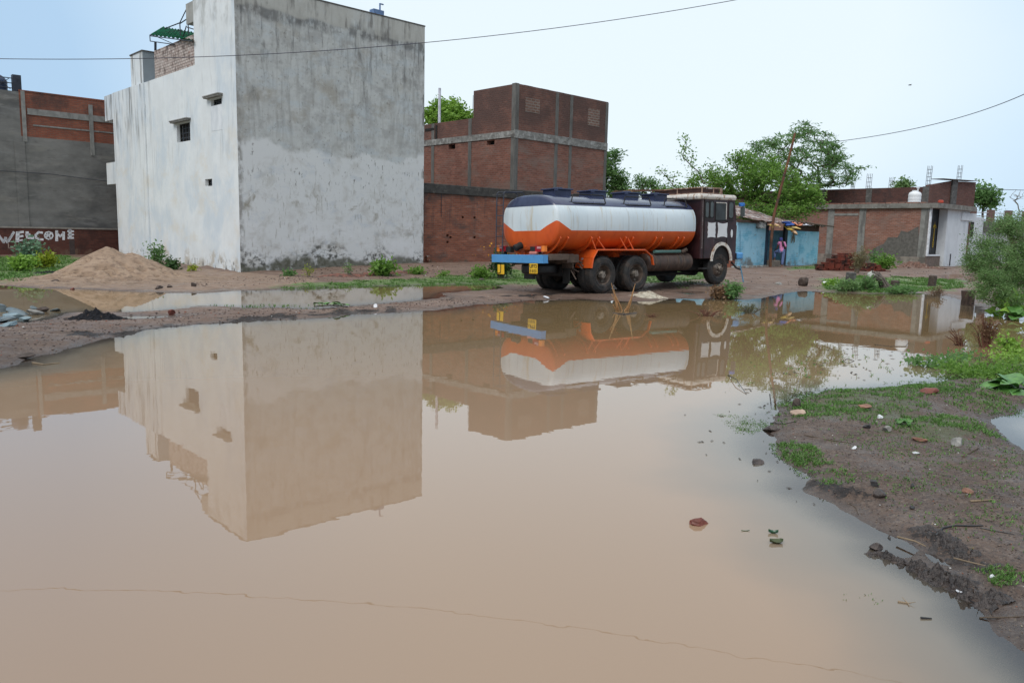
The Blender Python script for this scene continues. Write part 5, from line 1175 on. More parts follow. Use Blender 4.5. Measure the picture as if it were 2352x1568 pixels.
MB().tube([(6.0, -.02, 2.62), (6.2, -.14, 2.60), (6.2, -.14, 2.18), (6.05, 0, 2.12)], .014, 6).build('mirror_arm', m_black, cab)
MB().box(6.18, 6.22, -.22, -.06, 2.22, 2.52).build('mirror', m_glass2, cab, bevel=.01)
cl_ = MB().box(6.12, 6.3, -.16, -.02, 2.54, 2.66).build('blue_rag', mat('rag_blue', (.04, .18, .55), .9), None, T_M, bevel=.03); tag(cl_, 'bright blue rag tied to the mirror bracket of the lorry cab', 'rag')
MB().tube([(6.0, .1, .75), (6.15, 0, .55), (6.3, -.05, .5)], .03, 6).box(4.4, 4.7, .02, .2, .55, .6).build('cab_step', m_black, tr)
# roof rack
mb = MB(); z0, z1 = 2.91, 3.10
for zz in (z0 + .02, z1): mb.tube([(4.42, .12, zz), (5.42, .12, zz), (5.42, 2.15, zz), (4.42, 2.15, zz), (4.42, .12, zz)], .018, 6)
for x_, y_ in ((4.42, .12), (5.0, .12), (5.42, .12), (5.42, 1.1), (5.42, 2.15), (4.42, 1.1), (4.42, 2.15)): mb.tube([(x_, y_, z0 - .02), (x_, y_, z1)], .018, 6)
mb.box(5.32, 5.42, .09, .12, z0, z1)
rk = mb.build('roof_rack', mat('rack_rust_cream', (.34, .24, .18), .8, L=[dict(c=(.16, .06, .04), s=7, lo=.45, hi=.6, a=.9)]), cab)
MB().box(4.46, 5.38, .2, 2.1, 2.92, 3.085).build('rack_board', mat('rack_dark', (.05, .022, .018), .8), rk)
rods = MB(); rr = random.Random(4)
for i in range(7): 
    y_ = 1.6 + i * .09; rods.tube([(5.3, y_ - .1, 3.12 + .01 * i), (3.4 - .4 * rr.random(), y_ + .05, 3.02 + .05 * rr.random()), (2.0 + rr.random() * .9, y_ + .3 * rr.random(), 2.93 + .12 * rr.random())], .013, 5)
tag(rods.build('rod_bundle', rust, None, T_M), 'bundle of rusty rods lying on the cab roof rack and over the tank', 'rods')

# ============================================================ person at the doorway
pf = gp(1793, 614); pM = Matrix.Translation(pf) @ Matrix.Rotation(R(-21), 4, 'Z')
skin = mat('skin_brown', (.16, .075, .045), .6, var=.05, bump=0)
def skinned(name, chains, m_, parent, sub=1):
    """chains: list of [(point, radius), ...]; later chains start on an existing point"""
    V = []; Ed = []; Rr = []; idx = {}
    def vid(p, r_):
        k = tuple(round(c, 4) for c in p)
        if k not in idx: idx[k] = len(V); V.append(p); Rr.append(r_)
        return idx[k]
    for ch in chains:
        ids = [vid(p, r_) for p, r_ in ch]; Ed += list(zip(ids, ids[1:]))
    me = bpy.data.meshes.new(name); me.from_pydata(V, Ed, []); me.materials.append(m_)
    o = bpy.data.objects.new(name, me); C.objects.link(o); o.parent = parent; o.matrix_local = Matrix.Identity(4)
    o.modifiers.new('skin', 'SKIN').use_smooth_shade = True
    if not me.skin_vertices: me.attributes
    bm = bmesh.new(); bm.from_mesh(me); ly = bm.verts.layers.skin.verify(); bm.verts.ensure_lookup_table()
    for i, v_ in enumerate(bm.verts):
        v_[ly].radius = Rr[i] if isinstance(Rr[i], tuple) else (Rr[i], Rr[i])
    bm.verts[0][ly].use_root = True; bm.to_mesh(me); bm.free()
    s_ = o.modifiers.new('sub', 'SUBSURF'); s_.levels = s_.render_levels = sub + 1
    return o
pz = .0
per = thing('person', 'person seen from behind in pink top, blue headscarf and jeans, one foot on a step', 'person', pM); bpy.context.view_layer.update()
J = dict(pel=(0, 0, .80), wa=(-.01, 0, .92), ch=(-.03, .01, 1.10), sh=(-.04, .01, 1.19), nk=(-.05, .02, 1.25), hd=(-.075, .04, 1.33), hd2=(-.09, .05, 1.42),
    lh=(-.09, 0, .77), lk=(-.33, .16, .72), la=(-.31, .14, .38), lt=(-.38, .26, .34), rh=(.09, 0, .77), rk=(.075, .0, .42), ra=(.06, -.01, .07), rt=(.02, .13, .035),
    ls=(-.16, .0, 1.17), le=(-.22, .06, .93), lw=(-.30, .17, .80), rs=(.10, .0, 1.17), re=(.19, -.02, .95), rw=(.15, .17, .88))
J = {k: v for k, v in J.items()}
ch = [[(J['pel'], .10), (J['wa'], .085), (J['ch'], .095), (J['sh'], .07), (J['nk'], .042), (J['hd'], .07), (J['hd2'], .072)],
      [(J['pel'], .10), (J['lh'], .075), (J['lk'], .052), (J['la'], .035), (J['lt'], .028)], [(J['pel'], .10), (J['rh'], .075), (J['rk'], .052), (J['ra'], .035), (J['rt'], .028)],
      [(J['sh'], .07), (J['ls'], .042), (J['le'], .032), (J['lw'], .022)], [(J['sh'], .07), (J['rs'], .042), (J['re'], .032), (J['rw'], .022)]]
for w_k, dr_ in (('lw', Vector((-.5, .6, -.6))), ('rw', Vector((-.35, .9, -.2)))):
    wv = Vector(J[w_k]); dr_.normalize(); sd = dr_.cross(Vector((0, 0, 1))).normalized(); palm = wv + dr_ * .05
    ch.append([(J[w_k], .022), (tuple(palm), .026)])
    for i, (o_, L_) in enumerate(((-.022, .045), (-.008, .055), (.008, .052), (.021, .042))):
        a = palm + sd * o_ + dr_ * .025; b = a + dr_ * L_ * .6 - Vector((0, 0, .006)); c_ = b + dr_ * L_ * .4 - Vector((0, 0, .02))
        ch.append([(tuple(palm), .026), (tuple(a), .009), (tuple(b), .008), (tuple(c_), .006)])
    a = wv + dr_ * .02 + sd * .03; ch.append([(tuple(palm), .026), (tuple(a + dr_ * .02), .010), (tuple(a + dr_ * .05), .008)])
skinned('body', ch, skin, per)
pinkm = mat('pink_cotton', (.62, .22, .42), .85, var=.06, sc=6, bump=.2); jean = mat('blue_denim', (.13, .18, .36), .9, var=.15, sc=8, bump=.2); scf = mat('indigo_scarf', (.05, .055, .22), .9, var=.15, bump=.2)
skinned('top', [[((0, .0, .70), (.155, .13)), ((-.01, 0, .84), .125), ((-.02, 0, .96), .105), (J['ch'], .12), (J['sh'], .085), ((-.045, .012, 1.22), .05)], [(J['sh'], .085), (J['ls'], .062), ((-.19, .03, 1.06), .05)], [(J['sh'], .085), (J['rs'], .062), ((.155, -.01, 1.04), .05), ((.185, -.02, .97), .045)]], pinkm, per)
skinned('trousers', [[((0, 0, .80), .11), (J['lh'], .095), ((-.21, .08, .74), .082), (J['lk'], .075), ((-.315, .145, .50), .058), ((-.31, .14, .42), .052)], [((0, 0, .80), .11), (J['rh'], .095), (J['rk'], .072), ((.065, -.005, .2), .062), ((.06, -.01, .09), .062)]], jean, per)
skinned('headscarf', [[((-.05, .015, 1.22), .062), ((-.072, .035, 1.33), .092), ((-.09, .05, 1.43), .088)]], scf, per)
skinned('braid', [[((-.02, -.085, 1.30), .035), ((.03, -.12, 1.18), .050), ((.045, -.125, 1.06), .045), ((.05, -.12, .97), .02)]], mat('hair_black', (.012, .010, .010), .5, bump=0), per)
for k_, t_ in (('la', 'lt'), ('ra', 'rt')):
    a, b = Vector(J[k_]), Vector(J[t_]); MB().tube([a - Vector((0, .03, .035)), (a + b) / 2 - Vector((0, 0, .025)), b + (b - a) * .2 - Vector((0, 0, .01))], [.03, .038, .028], 8).build('sandal', mat('sandal_tan', (.3, .16, .12), .7, bump=0) if k_ == 'la' else bpy.data.materials['sandal_tan'], per, smooth=True)
st_ = per.matrix_world @ Vector((-.34, .19, .31)); tag(MB().box(-.3, .3, -.16, .2, -.4, 0).build('stone_step', mat('step_grey', (.20, .17, .14), .9, bump=.6), None, Matrix.Translation(st_) @ Matrix.Rotation(R(30), 4, 'Z'), bevel=.04), 'rough stone step under the raised foot of the person', 'step')
# ============================================================ trees
e = E_
b_ = gp(1740, 612)
base = Vector((14.6, 46.5, .2))
extra = np.array([list(at(*p)) for p in ((1566, 318, 44), (1572, 345, 44), (1592, 352, 44), (1585, 378, 44), (1605, 395, 44), (1512, 388, 44), (1530, 405, 44), (1550, 398, 44), (1545, 425, 44), (1560, 440, 44), (1580, 420, 44), (1520, 440, 44), (1500, 452, 44), (1625, 380, 44), (1578, 330, 44), (1568, 360, 44))])
tree('leafy_tree', 'broad bright green leafy tree spreading over the blue hut behind the lorry cab', 'tree', base, Vector((14.9, 46.2, 3.6)),
     [e(1640, 425, 62, 38, 45, 2.2), e(1700, 415, 65, 45, 44.5, 2.8), e(1770, 428, 75, 48, 44.5, 3.2), e(1830, 448, 55, 36, 44, 2), e(1755, 380, 45, 28, 45, 1.2), e(1700, 362, 30, 16, 45, .5), e(1590, 440, 40, 25, 45, .8), e(1806, 487, 60, 18, 43, 1.4), e(1722, 484, 48, 22, 43.5, 1.4), e(1862, 462, 28, 20, 43.5, .8)],
     430, 18500, .175, lf_green, bark, 11, spread=.17, aspect=.42, extra=extra, r_twig=.011, droop=.15, step=.5)
base = Vector((19.0, 52.5, .2))
dome = []; rd_ = np.random.default_rng(77); s52 = 52 / FPX; dc = at(1832, 408, 52)
while len(dome) < 330:
    u = rd_.normal(size=3); u /= np.linalg.norm(u); u[2] = abs(u[2]) * (1 if rd_.uniform() > .12 else -.25); k = rd_.uniform(.62, 1.0) ** .7
    lump = 1 + .10 * sin(5 * math.atan2(u[2], u[0]) + 1) + .05 * sin(9 * math.atan2(u[2], u[0]))
    dome.append([dc.x + u[0] * 126 * s52 * k * lump, dc.y + u[1] * 100 * s52 * k, dc.z + u[2] * 116 * s52 * k * lump])
dome = np.array(dome)
ub = [e(1850, 318, 75, 20, 52, 2), e(1785, 325, 42, 14, 52, 1), e(1905, 345, 45, 14, 52, 1.2), e(1925, 388, 34, 12, 52, .8), e(1860, 360, 62, 20, 52, 1.3), e(1800, 365, 45, 18, 52, 1), e(1905, 420, 30, 16, 52, .6), e(1850, 405, 50, 18, 52, .9), e(1880, 300, 40, 10, 52, .8), e(1738, 352, 28, 12, 52, .5), e(1945, 402, 16, 8, 52, .3), e(1955, 385, 10, 6, 52, .2), e(1915, 440, 20, 8, 52, .4), e(1880, 445, 25, 8, 52, .4)]
tree('feathery_tree', 'airy umbrella shaped feathery tree rising behind the leafy tree and the hut', 'tree', base, Vector((19.2, 52.3, 4.5)), [E_(1832, 400, 90, 60, 52, 1)], 12, 9200, .27, lf_mid, bark, 12, spread=.24, aspect=.24, r_twig=.010, droop=.2, flat=.16, step=.6, up=.0, extra=dome)
tree('yard_tree', 'bright green rounded tree crown above the brick parapet beside the pale house', 'tree', Vector((-4.4, 52, .3)), at(1022, 330, 52), [e(1025, 252, 32, 18, 52, 2), e(1000, 266, 25, 12, 52, 1), e(1062, 270, 24, 10, 52, 1), e(1030, 275, 48, 14, 52, 2), e(1040, 300, 50, 20, 52, 1.5)], 130, 9000, .26, lf_bright, bark, 13, spread=.22, aspect=.38, droop=.3)
tree('drooping_tree', 'tree with drooping pinnate sprays just right of the brick tower', 'tree', at(1415, 560, 50) , at(1402, 470, 50), [e(1408, 356, 20, 7, 50, .7), e(1402, 378, 12, 14, 50, .5), e(1412, 402, 28, 14, 50, 1.5), e(1425, 420, 20, 12, 50, 1), e(1408, 435, 24, 12, 50, 1.2), e(1432, 440, 12, 14, 50, .5), e(1388, 400, 10, 40, 50, 1)], 110, 4200, .22, lf_mid, bark, 14, spread=.20, aspect=.35, droop=.6, flat=.6)
base = at(1500, 560, 47)
tree('sparse_shrub_tree', 'thin light green shrub with open twigs seen above the tank hatches', 'tree', base, at(1495, 480, 47), [e(1470, 418, 14, 12, 47, .8), e(1500, 428, 22, 12, 47, 1.2), e(1525, 440, 22, 12, 47, 1), e(1460, 440, 20, 8, 47, .8), e(1545, 445, 20, 10, 47, .8)], 60, 2600, .16, lf_mid, bark, 15, spread=.16, aspect=.4, droop=.1)
tree('distant_tree', 'dark round tree beyond the right end of the brick house', 'tree', at(2258, 520, 68), at(2258, 480, 68), [e(2262, 452, 20, 18, 68, 1), e(2245, 448, 12, 16, 68, .6), e(2272, 462, 12, 10, 68, .5)], 60, 2000, .34, lf_mid, bark, 16, spread=.35)
tree('distant_tree', 'small pale green tree top showing above the brick parapet wall', 'tree', at(2078, 520, 75), at(2078, 460, 75), [e(2078, 426, 8, 6, 75, 1), e(2070, 432, 8, 4, 75, .5)], 24, 700, .34, lf_grey, bark, 17, spread=.3)
root = thing('bare_tree', 'leafless grey tree above the railing at the right edge', 'tree', Matrix.Translation(at(2338, 520, 66))); bpy.context.view_layer.update()
limbs_obj('trunk', skeleton(at(2338, 520, 66), at(2338, 470, 66), ell_points([e(2338, 450, 16, 18, 66, 1)], 40, 18), .010, 18, .5, .05, 5, .42), bark_pale, root, 4)
# big feathery thorn bush on the right, standing in the water
lobes = [e(2325, 545, 50, 48, 19, 2.6), e(2270, 600, 50, 45, 18.8, 2), e(2295, 620, 52, 45, 18.6, 2.6), e(2350, 620, 40, 60, 18.6, 2), e(2270, 655, 48, 34, 18.2, 1.8), e(2330, 520, 35, 22, 19.4, 1), e(2245, 600, 26, 22, 18.8, .7), e(2390, 600, 50, 90, 18.6, 3), e(2310, 680, 50, 22, 18, 1.5), e(2250, 560, 25, 16, 19, .4)]
base = gz(2320, 712, -.1)
sp = np.array([list(at(x, y, 19)) for x, y in ((2262, 512), (2282, 505), (2230, 540), (2215, 570), (2208, 600), (2222, 625), (2300, 492), (2340, 486), (2240, 522), (2212, 650))])
tree('thorn_bush', 'large feathery grey green thorn bush at the water edge on the right', 'bush', base, Vector((base.x, base.y, .9)), lobes, 560, 62000, .045, lf_grey, bark_pale, 19, spread=.075, aspect=.32, r_twig=.0035, droop=.0, extra=sp, step=.25)

def shrub(name, label, cat, px, py, wpx, hpx, nst, nleaf, size, lm, seed, aspect=.5, ground=None, stem=bark_pale, group=None, droop=.0, lean=0, up=.3, wide=1.0, base=None):
    b = base or gp(px, py, -.03, water=False); d = b.y; s = d / FPX; r = np.random.default_rng(seed)
    root = thing(name, label, cat, Matrix.Translation(b), group); bpy.context.view_layer.update()
    Hm, Wm = hpx * s, wpx * s; mb = MB(); P = []; CL = []
    for i in range(nst):
        a = r.uniform(0, 2 * pi); rad = r.uniform(.15, 1) * Wm / 2; hh = Hm * r.uniform(.5, 1.0) * (1 - .35 * (rad / (Wm / 2)) ** 2)
        tip = b + Vector((cos(a) * rad * wide + lean * hh, sin(a) * rad * .7, hh)); mid = b.lerp(tip, .5) + Vector((0, 0, hh * .12)); st0 = b + Vector((cos(a), sin(a), 0)) * rad * .25
        mb.tube([st0, mid, tip], .010 + .004 * Hm, 5, r2=.003)
        k = nleaf // nst; t = r.uniform(.25, 1, k)
        for u in t:
            p = (mid.lerp(tip, (u - .5) * 2) if u > .5 else st0.lerp(mid, u * 2)); P.append([p.x + r.normal() * size * .9, p.y + r.normal() * size * .9, p.z + r.normal() * size * .6])
        CL += [r.normal(0, .15)] * k
    mb.build('stems', stem, root, M=root.matrix_world.inverted(), smooth=True)
    crown_obj('leaves', np.array(P), size, lm, root, aspect, seed, up=up, droop=droop, clump=np.array(CL))
    return root
shrub('shrub', 'tall thin blue green plant with rounded leaves in front of the painted letters', 'plant', 72, 615, 62, 72, 9, 520, .16, lf_blue, 31, .6, wide=1)
shrub('shrub', 'yellow green flowering bush to the left of the sand heap', 'bush', 105, 616, 52, 46, 16, 900, .11, lf_yel, 32, .6)
shrub('shrub', 'low bright green bush at the left edge below the greeting wall', 'bush', 48, 622, 70, 38, 18, 1000, .12, lf_bright, 33, .6)
shrub('shrub', 'leggy green plant against the whitewashed wall behind the sand heap', 'plant', 362, 612, 44, 62, 8, 420, .13, lf_mid, 34, .5, lean=-.1)
shrub('shrub', 'small dark green bush at the foot of the whitewashed wall right of the leggy plant', 'bush', 396, 618, 36, 24, 10, 420, .12, lf_dark, 35, .55)
shrub('shrub', 'tiny yellowish tuft at the foot of the whitewashed wall near the house corner', 'plant', 444, 622, 20, 16, 8, 160, .09, lf_yel, 36, .5)
shrub('shrub', 'broad leaved green plant at the stained wall foot near its right end', 'plant', 880, 630, 62, 40, 14, 520, .16, lf_green, 37, .6)
shrub('shrub', 'low green tuft at the stained wall foot beside the corner with the brick wall', 'plant', 956, 630, 30, 18, 10, 300, .12, lf_green, 38, .5)
shrub('shrub', 'small green tuft at the stained wall foot near the pale corner', 'plant', 664, 634, 28, 13, 10, 260, .10, lf_mid, 39, .5)
shrub('shrub', 'thin pale weed standing against the stained wall', 'plant', 803, 634, 30, 34, 6, 120, .09, lf_grey, 40, .4)
shrub('shrub', 'spindly yellowish weed against the middle of the stained wall', 'plant', 708, 636, 26, 46, 5, 90, .09, lf_yel, 41, .35)
shrub('shrub', 'low green bush at the foot of the street wall left of the lorry', 'bush', 1106, 628, 52, 32, 14, 800, .12, lf_green, 42, .55)
sb = shrub('shrub', 'climbing bush with orange flowers on the street wall behind the lorry ladder', 'bush', 1150, 626, 62, 78, 14, 1100, .13, lf_dark, 43, .55)
r = np.random.default_rng(3); o = crown_obj('flowers', np.array([[sb.location.x + r.normal() * .35, sb.location.y + r.normal() * .15 - .2, .75 + r.uniform(0, .6)] for _ in range(26)]), .07, leafmat('orange_petals', (.5, .18, .01), (.75, .35, .03)), sb, .9, 3)
shrub('shrub', 'tiny green tuft at the street wall foot', 'plant', 1020, 628, 24, 10, 8, 160, .1, lf_green, 44, .5)
shrub('shrub', 'leafy green bush with brown dry stems in front of the lorry front wheel', 'bush', 1655, 686, 60, 34, 22, 900, .085, lf_dry, 45, .5)
shrub('shrub', 'fresh green leafy clump on top of the dry bush by the front wheel', 'bush', 1682, 686, 62, 42, 16, 900, .085, lf_mid, 46, .7)
shrub('shrub', 'green leafy bush before the brick house wall', 'bush', 2034, 618, 40, 34, 12, 600, .16, lf_green, 47, .5)
shrub('shrub', 'green sapling with pale leaves left of the bush at the brick house', 'plant', 2012, 616, 24, 44, 7, 260, .16, lf_mid, 48, .5)
shrub('dry_shrub', 'tall leaning straw coloured bush beside the brick heap at the brick house', 'bush', 1966, 628, 36, 68, 16, 900, .12, leafmat('straw_leaf', (.13, .11, .05), (.30, .27, .14)), 49, .25, lean=.25, up=.8)
shrub('shrub', 'bright green low clump beside the grey marker block nearest the hut', 'plant', 1916, 640, 34, 16, 10, 300, .12, lf_bright, 50, .5)
shrub('shrub', 'low green and grey weed mound in front of the big stump', 'bush', 1945, 668, 90, 26, 26, 1500, .09, lf_grey, 51, .45)
shrub('shrub', 'green weed clump at the foot of the big stump', 'plant', 1990, 668, 50, 38, 16, 900, .09, lf_mid, 52, .4)
shrub('shrub', 'spreading weed patch right of the big stump', 'plant', 2065, 672, 90, 18, 20, 1000, .09, lf_mid, 53, .45)
shrub('dry_shrub', 'small reddish dry bush at the far water edge left of the wooden stump', 'bush', 2150, 688, 50, 38, 26, 700, .05, lf_dry, 54, .3)
shrub('dry_shrub', 'rust brown dry bush standing in the water before the thorn bush', 'bush', 2258, 800, 74, 92, 40, 1500, .035, lf_dry, 55, .35, stem=mat('dry_stem', (.13, .055, .035), .9, bump=0), lean=-.05, base=gz(2262, 800, -.02))
shrub('dry_shrub', 'low sparse dry twigs in the water left of the rust brown bush', 'bush', 2190, 792, 66, 44, 18, 240, .03, lf_dry, 56, .3, stem=bpy.data.materials['dry_stem'], lean=-.5, base=gz(2205, 796, -.02))
shrub('shrub', 'large leaved bright green plant below the thorn bush', 'plant', 2316, 726, 72, 56, 12, 110, .20, lf_bright, 57, .75, base=gz(2318, 728, 0))
shrub('shrub', 'small bright green weed right of the rust brown bush', 'plant', 2316, 806, 48, 36, 14, 240, .07, lf_bright, 58, .6, base=gz(2318, 806, 0))
shrub('water_weed', 'dark olive tangle of twigs standing in the water right of the front wheel bush', 'plant', 1722, 722, 66, 28, 30, 420, .045, leafmat('olive_leaf', (.05, .06, .02), (.16, .17, .07)), 59, .4, base=gz(1722, 722, -.02), wide=1.2)
shrub('water_weed', 'sparse reddish twigs in the water below the lorry cab', 'plant', 1622, 730, 90, 26, 26, 150, .035, lf_dry, 60, .3, base=gz(1622, 728, -.02), wide=1.1, stem=bpy.data.materials['dry_stem'])
shrub('water_weed', 'low dark red weed in the water below the rear wheels', 'plant', 1497, 733, 46, 14, 18, 150, .03, lf_dry, 61, .35, base=gz(1497, 731, -.02), stem=bpy.data.materials['dry_stem'])
# creeping greenery on the near right shore
def creeper(name, label, pts, n, size, lm, seed, aspect=.6, hgt=.08, spread=.12, cat='plant'):
    P = []; r = np.random.default_rng(seed); w_ = [Vector(gp(*p, water=True)) for p in pts]
    b0 = w_[0].copy(); root = thing(name, label, cat, Matrix.Translation(b0)); bpy.context.view_layer.update(); mb = MB()
    for a, b in zip(w_, w_[1:]): mb.tube([a + Vector((0, 0, .02)), a.lerp(b, .5) + Vector((0, 0, hgt * .7)), b + Vector((0, 0, .02))], .005, 5)
    mb.build('stems', bark_pale, root, M=root.matrix_world.inverted())
    for i in range(n):
        k = r.integers(0, len(w_) - 1); p = w_[k].lerp(w_[k + 1], r.uniform(0, 1)); P.append([p.x + r.normal() * spread, p.y + r.normal() * spread * 1.4, p.z + abs(r.normal()) * hgt])
    crown_obj('leaves', np.array(P), size, lm, root, aspect, seed, up=.5); return root
creeper('creeping_plant', 'green creeper with small leaves trailing out over the water at the right shore', [(2092, 836), (2130, 842), (2170, 838), (2195, 830), (2215, 818)], 560, .055, lf_mid, 71, .65, .06, .09)
creeper('creeping_plant', 'dense fresh green creeper mat along the right shore', [(2190, 850), (2235, 862), (2290, 868), (2350, 858), (2420, 850)], 2300, .05, lf_green, 72, .6, .06, .16)
creeper('creeping_plant', 'thin creeper band at the right frame edge behind the mat', [(2290, 832), (2330, 826), (2370, 822), (2420, 820)], 700, .055, lf_bright, 73, .5, .07, .14)
def bigleaf(name, label, px, py, leavesd, seed, m_=None, base=None):
    b = gp(px, py, .0, water=True); root = thing(name, label, 'plant', Matrix.Translation(b)); r = random.Random(seed); bpy.context.view_layer.update()
    for (az, el, L_) in leavesd:
        d_ = Vector((cos(az) * cos(el), sin(az) * cos(el), sin(el))); s_ = Vector((-sin(az), cos(az), 0)); n_ = d_.cross(s_) * -1; vs = []; N_ = 8
        p0 = Vector((0, 0, .03)) + d_ * L_ * .15
        for i in range(N_ + 1):
            t = i / N_; wd = L_ * .42 * (sin(pi * min(1, t * 1.02)) ** .75) * (1 - .25 * t); c_ = p0 + d_ * L_ * t + Vector((0, 0, -.35 * L_ * t * t))
            for k in (-1, -.5, 0, .5, 1): vs.append(c_ + s_ * wd * k + Vector((0, 0, abs(k) * wd * .28 + .01 * sin(9 * t + k * 4))))
        fs = [(i * 5 + j, i * 5 + j + 1, (i + 1) * 5 + j + 1, (i + 1) * 5 + j) for i in range(N_) for j in range(4)]
        o = MB().add(vs, fs).build('leaf', m_, root, smooth=True)
    return root
T = NT('broad_leaf'); wv = T.n('ShaderNodeTexNoise'); T.l(T.mix(T.ramp(T.noise(14, 5, .6), .3, .7), (.045, .13, .025), (.11, .26, .05)), T.b.inputs['Base Color']); T.b.inputs['Roughness'].default_value = .4; T.bump(T.noise(40, 3, .6), .4, .01); big_m = T.m
bigleaf('broad_leaf_plant', 'plant with very large oval leaves lying at the right frame edge', 2345, 900, [(2.9, .15, .42), (2.3, .35, .34), (3.5, .1, .30), (1.6, .5, .40), (.4, .3, .4), (4.2, .0, .34), (3.2, .5, .25)], 1, big_m)
bigleaf('broad_leaf_plant', 'cluster of big rounded bright leaves below the thorn bush at the frame edge', 2338, 735, [(2.6, .5, .5), (3.3, .6, .4), (1.5, .9, .45), (.3, .5, .5), (4.6, .5, .35), (3.9, .3, .4)], 2, big_m)
bigleaf('broad_leaf_plant', 'small rosette with narrow leaves in the grass of the near bank', 2080, 978, [(.3, .4, .08), (1.2, .5, .07), (2.4, .4, .08), (3.4, .3, .09), (4.6, .3, .07)], 3, big_m)
br = thing('leafy_branch', 'broken green leafy branch lying on the muddy strip between the puddles', 'branch', Matrix.Translation(gp(757, 709))); bpy.context.view_layer.update()
rb = random.Random(6); bl = MB(); bl.tube([(-.32, 0, .03), (0, .02, .06), (.38, 0, .04)], .012, 6); bl.build('stem', bark, br)
for i in range(13):
    x_ = -.32 + i * .055; az = rb.uniform(0, 6.28); L_ = rb.uniform(.12, .2); d_ = Vector((cos(az), sin(az) * .6, rb.uniform(.0, .5))).normalized(); s_ = Vector((-d_.y, d_.x, .2)).normalized(); p0 = Vector((x_, 0, .05 + rb.random() * .05)); vs = []
    for k in range(7):
        t = k / 6; wd = L_ * .3 * sin(pi * min(1, t + .04)) ** .7
        for q in (-1, 0, 1): vs.append(p0 + d_ * L_ * t + s_ * wd * q + Vector((0, 0, abs(q) * .015 - .05 * t * t)))
    bl = MB().add(vs, [(k * 3 + j, k * 3 + j + 1, (k + 1) * 3 + j + 1, (k + 1) * 3 + j) for k in range(6) for j in range(2)]); bl.build('leaf', big_m if i % 3 else mat('pale_leaf_back', (.22, .33, .14), .6) if 'pale_leaf_back' not in bpy.data.materials else bpy.data.materials['pale_leaf_back'], br, smooth=True)

# ============================================================ heaps
def heap(name, label, cat, cx, cy, rx, ry, hfn, m_, n=90, rot=0, res2=None, group=None):
    u = np.linspace(-1, 1, n); X, Y = np.meshgrid(u * rx, u * ry, indexing='ij'); c_, s_ = cos(rot), sin(rot)
    wx_, wy_ = cx + X * c_ - Y * s_, cy + X * s_ + Y * c_; Hz = Hs(wx_.ravel(), wy_.ravel())[0].reshape(X.shape)
    dh = hfn(X, Y, wx_, wy_); Hz = np.maximum(Hz, -.012) if name == 'mud_ridge' else Hz; Z = np.where(dh > .002, Hz + dh, Hz - .03 - .05 * (dh < -.02)) if name != 'mud_ridge' else Hz + dh
    i = np.arange(n * n).reshape(n, n); F = np.stack([i[:-1, :-1], i[1:, :-1], i[1:, 1:], i[:-1, 1:]], -1).reshape(-1, 4)
    o = npmesh(name, np.stack([wx_.ravel(), wy_.ravel(), Z.ravel()], 1), F, m_, smooth=True); return tag(o, label, cat, group)
pk1 = at(246, 566, 23.6); pk2 = at(300, 576, 23.9)
def sandh(X, Y, wx_, wy_):
    d1 = np.hypot((wx_ - pk1.x) * 1.0, (wy_ - pk1.y) * .92); d2 = np.hypot((wx_ - pk2.x) * .92, (wy_ - pk2.y) * .85)
    h1 = pk1.z + .06 - .60 * np.sqrt(d1 ** 2 + .015); h2 = pk2.z + .02 - .56 * np.sqrt(d2 ** 2 + .02)
    h = np.maximum(h1, h2); h = np.where(h < .22, .22 * np.exp((h - .22) / .22 * .55) , h); h = h - .035
    lo = np.clip(1.1 - h / .95, 0, 1)
    dent = np.clip(fbm(wx_ * 4.2, wy_ * 6.5, 4, 81) - .10, 0, 1) * .42 * np.clip(lo + .25, 0, 1)
    fine = np.clip(fbm(wx_ * 9, wy_ * 12, 2, 84) - .2, 0, 1) * .10 * lo
    edge = np.clip(1 - np.maximum(np.abs(X) / 5.2, np.abs(Y) / 4.3), 0, .2) / .2
    return (h - dent - fine + fbm(wx_ * 1.2, wy_ * 1.2, 3, 83) * .05 * lo) * edge - .03 * (1 - edge)
T = NT('sand'); cS = T.mix(T.ramp(T.noise(1.6, 6, .6), .3, .7), (.27, .185, .125), (.35, .25, .175)); cS = T.mix(T.ramp(T.noise((4, 7, 12), 5, .7, 3), .51, .60, 0, .6), cS, (.15, .10, .07)); zz_ = T.sep()[2]  # dark spots put the shade of dents into the sand colour
cS = T.mix(T.ramp(zz_, .04, .22, .5, 0), cS, (.21, .155, .12)); T.l(cS, T.b.inputs['Base Color']); T.b.inputs['Roughness'].default_value = .9; T.bump(T.math('ADD', T.noise(18, 5, .7), T.noise((7, 11, 9), 4, .7, 4)), .7, .03)
heap('sand_heap', 'large heap of brown building sand in front of the whitewashed wall', 'sand heap', (pk1.x + pk2.x) / 2 + .3, 23.7, 5.2, 4.3, sandh, T.m, 260)
coalm = mat('wet_coal', (.014, .014, .017), .8, var=.6, spec=.15, sc=30, bump=1, bs=30, bdist=.03, L=[dict(c=(.10, .07, .05), s=14, lo=.6, hi=.66)])
c_ = gp(224, 731)
heap('gravel_heap', 'small heap of black wet gravel on the muddy strip', 'gravel heap', c_.x, c_.y, .75, .55, lambda X, Y, a, b: .14 * np.exp(-(X / .36) ** 2 - (Y / .26) ** 2) * (1 + .9 * fbm(a * 14, b * 14, 4, 91)) + fbm(a * 26, b * 26, 2, 96) * .035 - .02, coalm, 80)
c_ = gz(185, 648, .05); c2 = at(185, 640, 24.5)
heap('gravel_heap', 'flat dark grey gravel patch between the weeds and the sand heap', 'gravel heap', -14.2, 25.6, 1.9, .8, lambda X, Y, a, b: .14 * np.exp(-(X / 1.0) ** 2 - (Y / .4) ** 2) + fbm(a * 9, b * 9, 3, 92) * .05 - .02, coalm, 70)
c_ = gp(1490, 684)
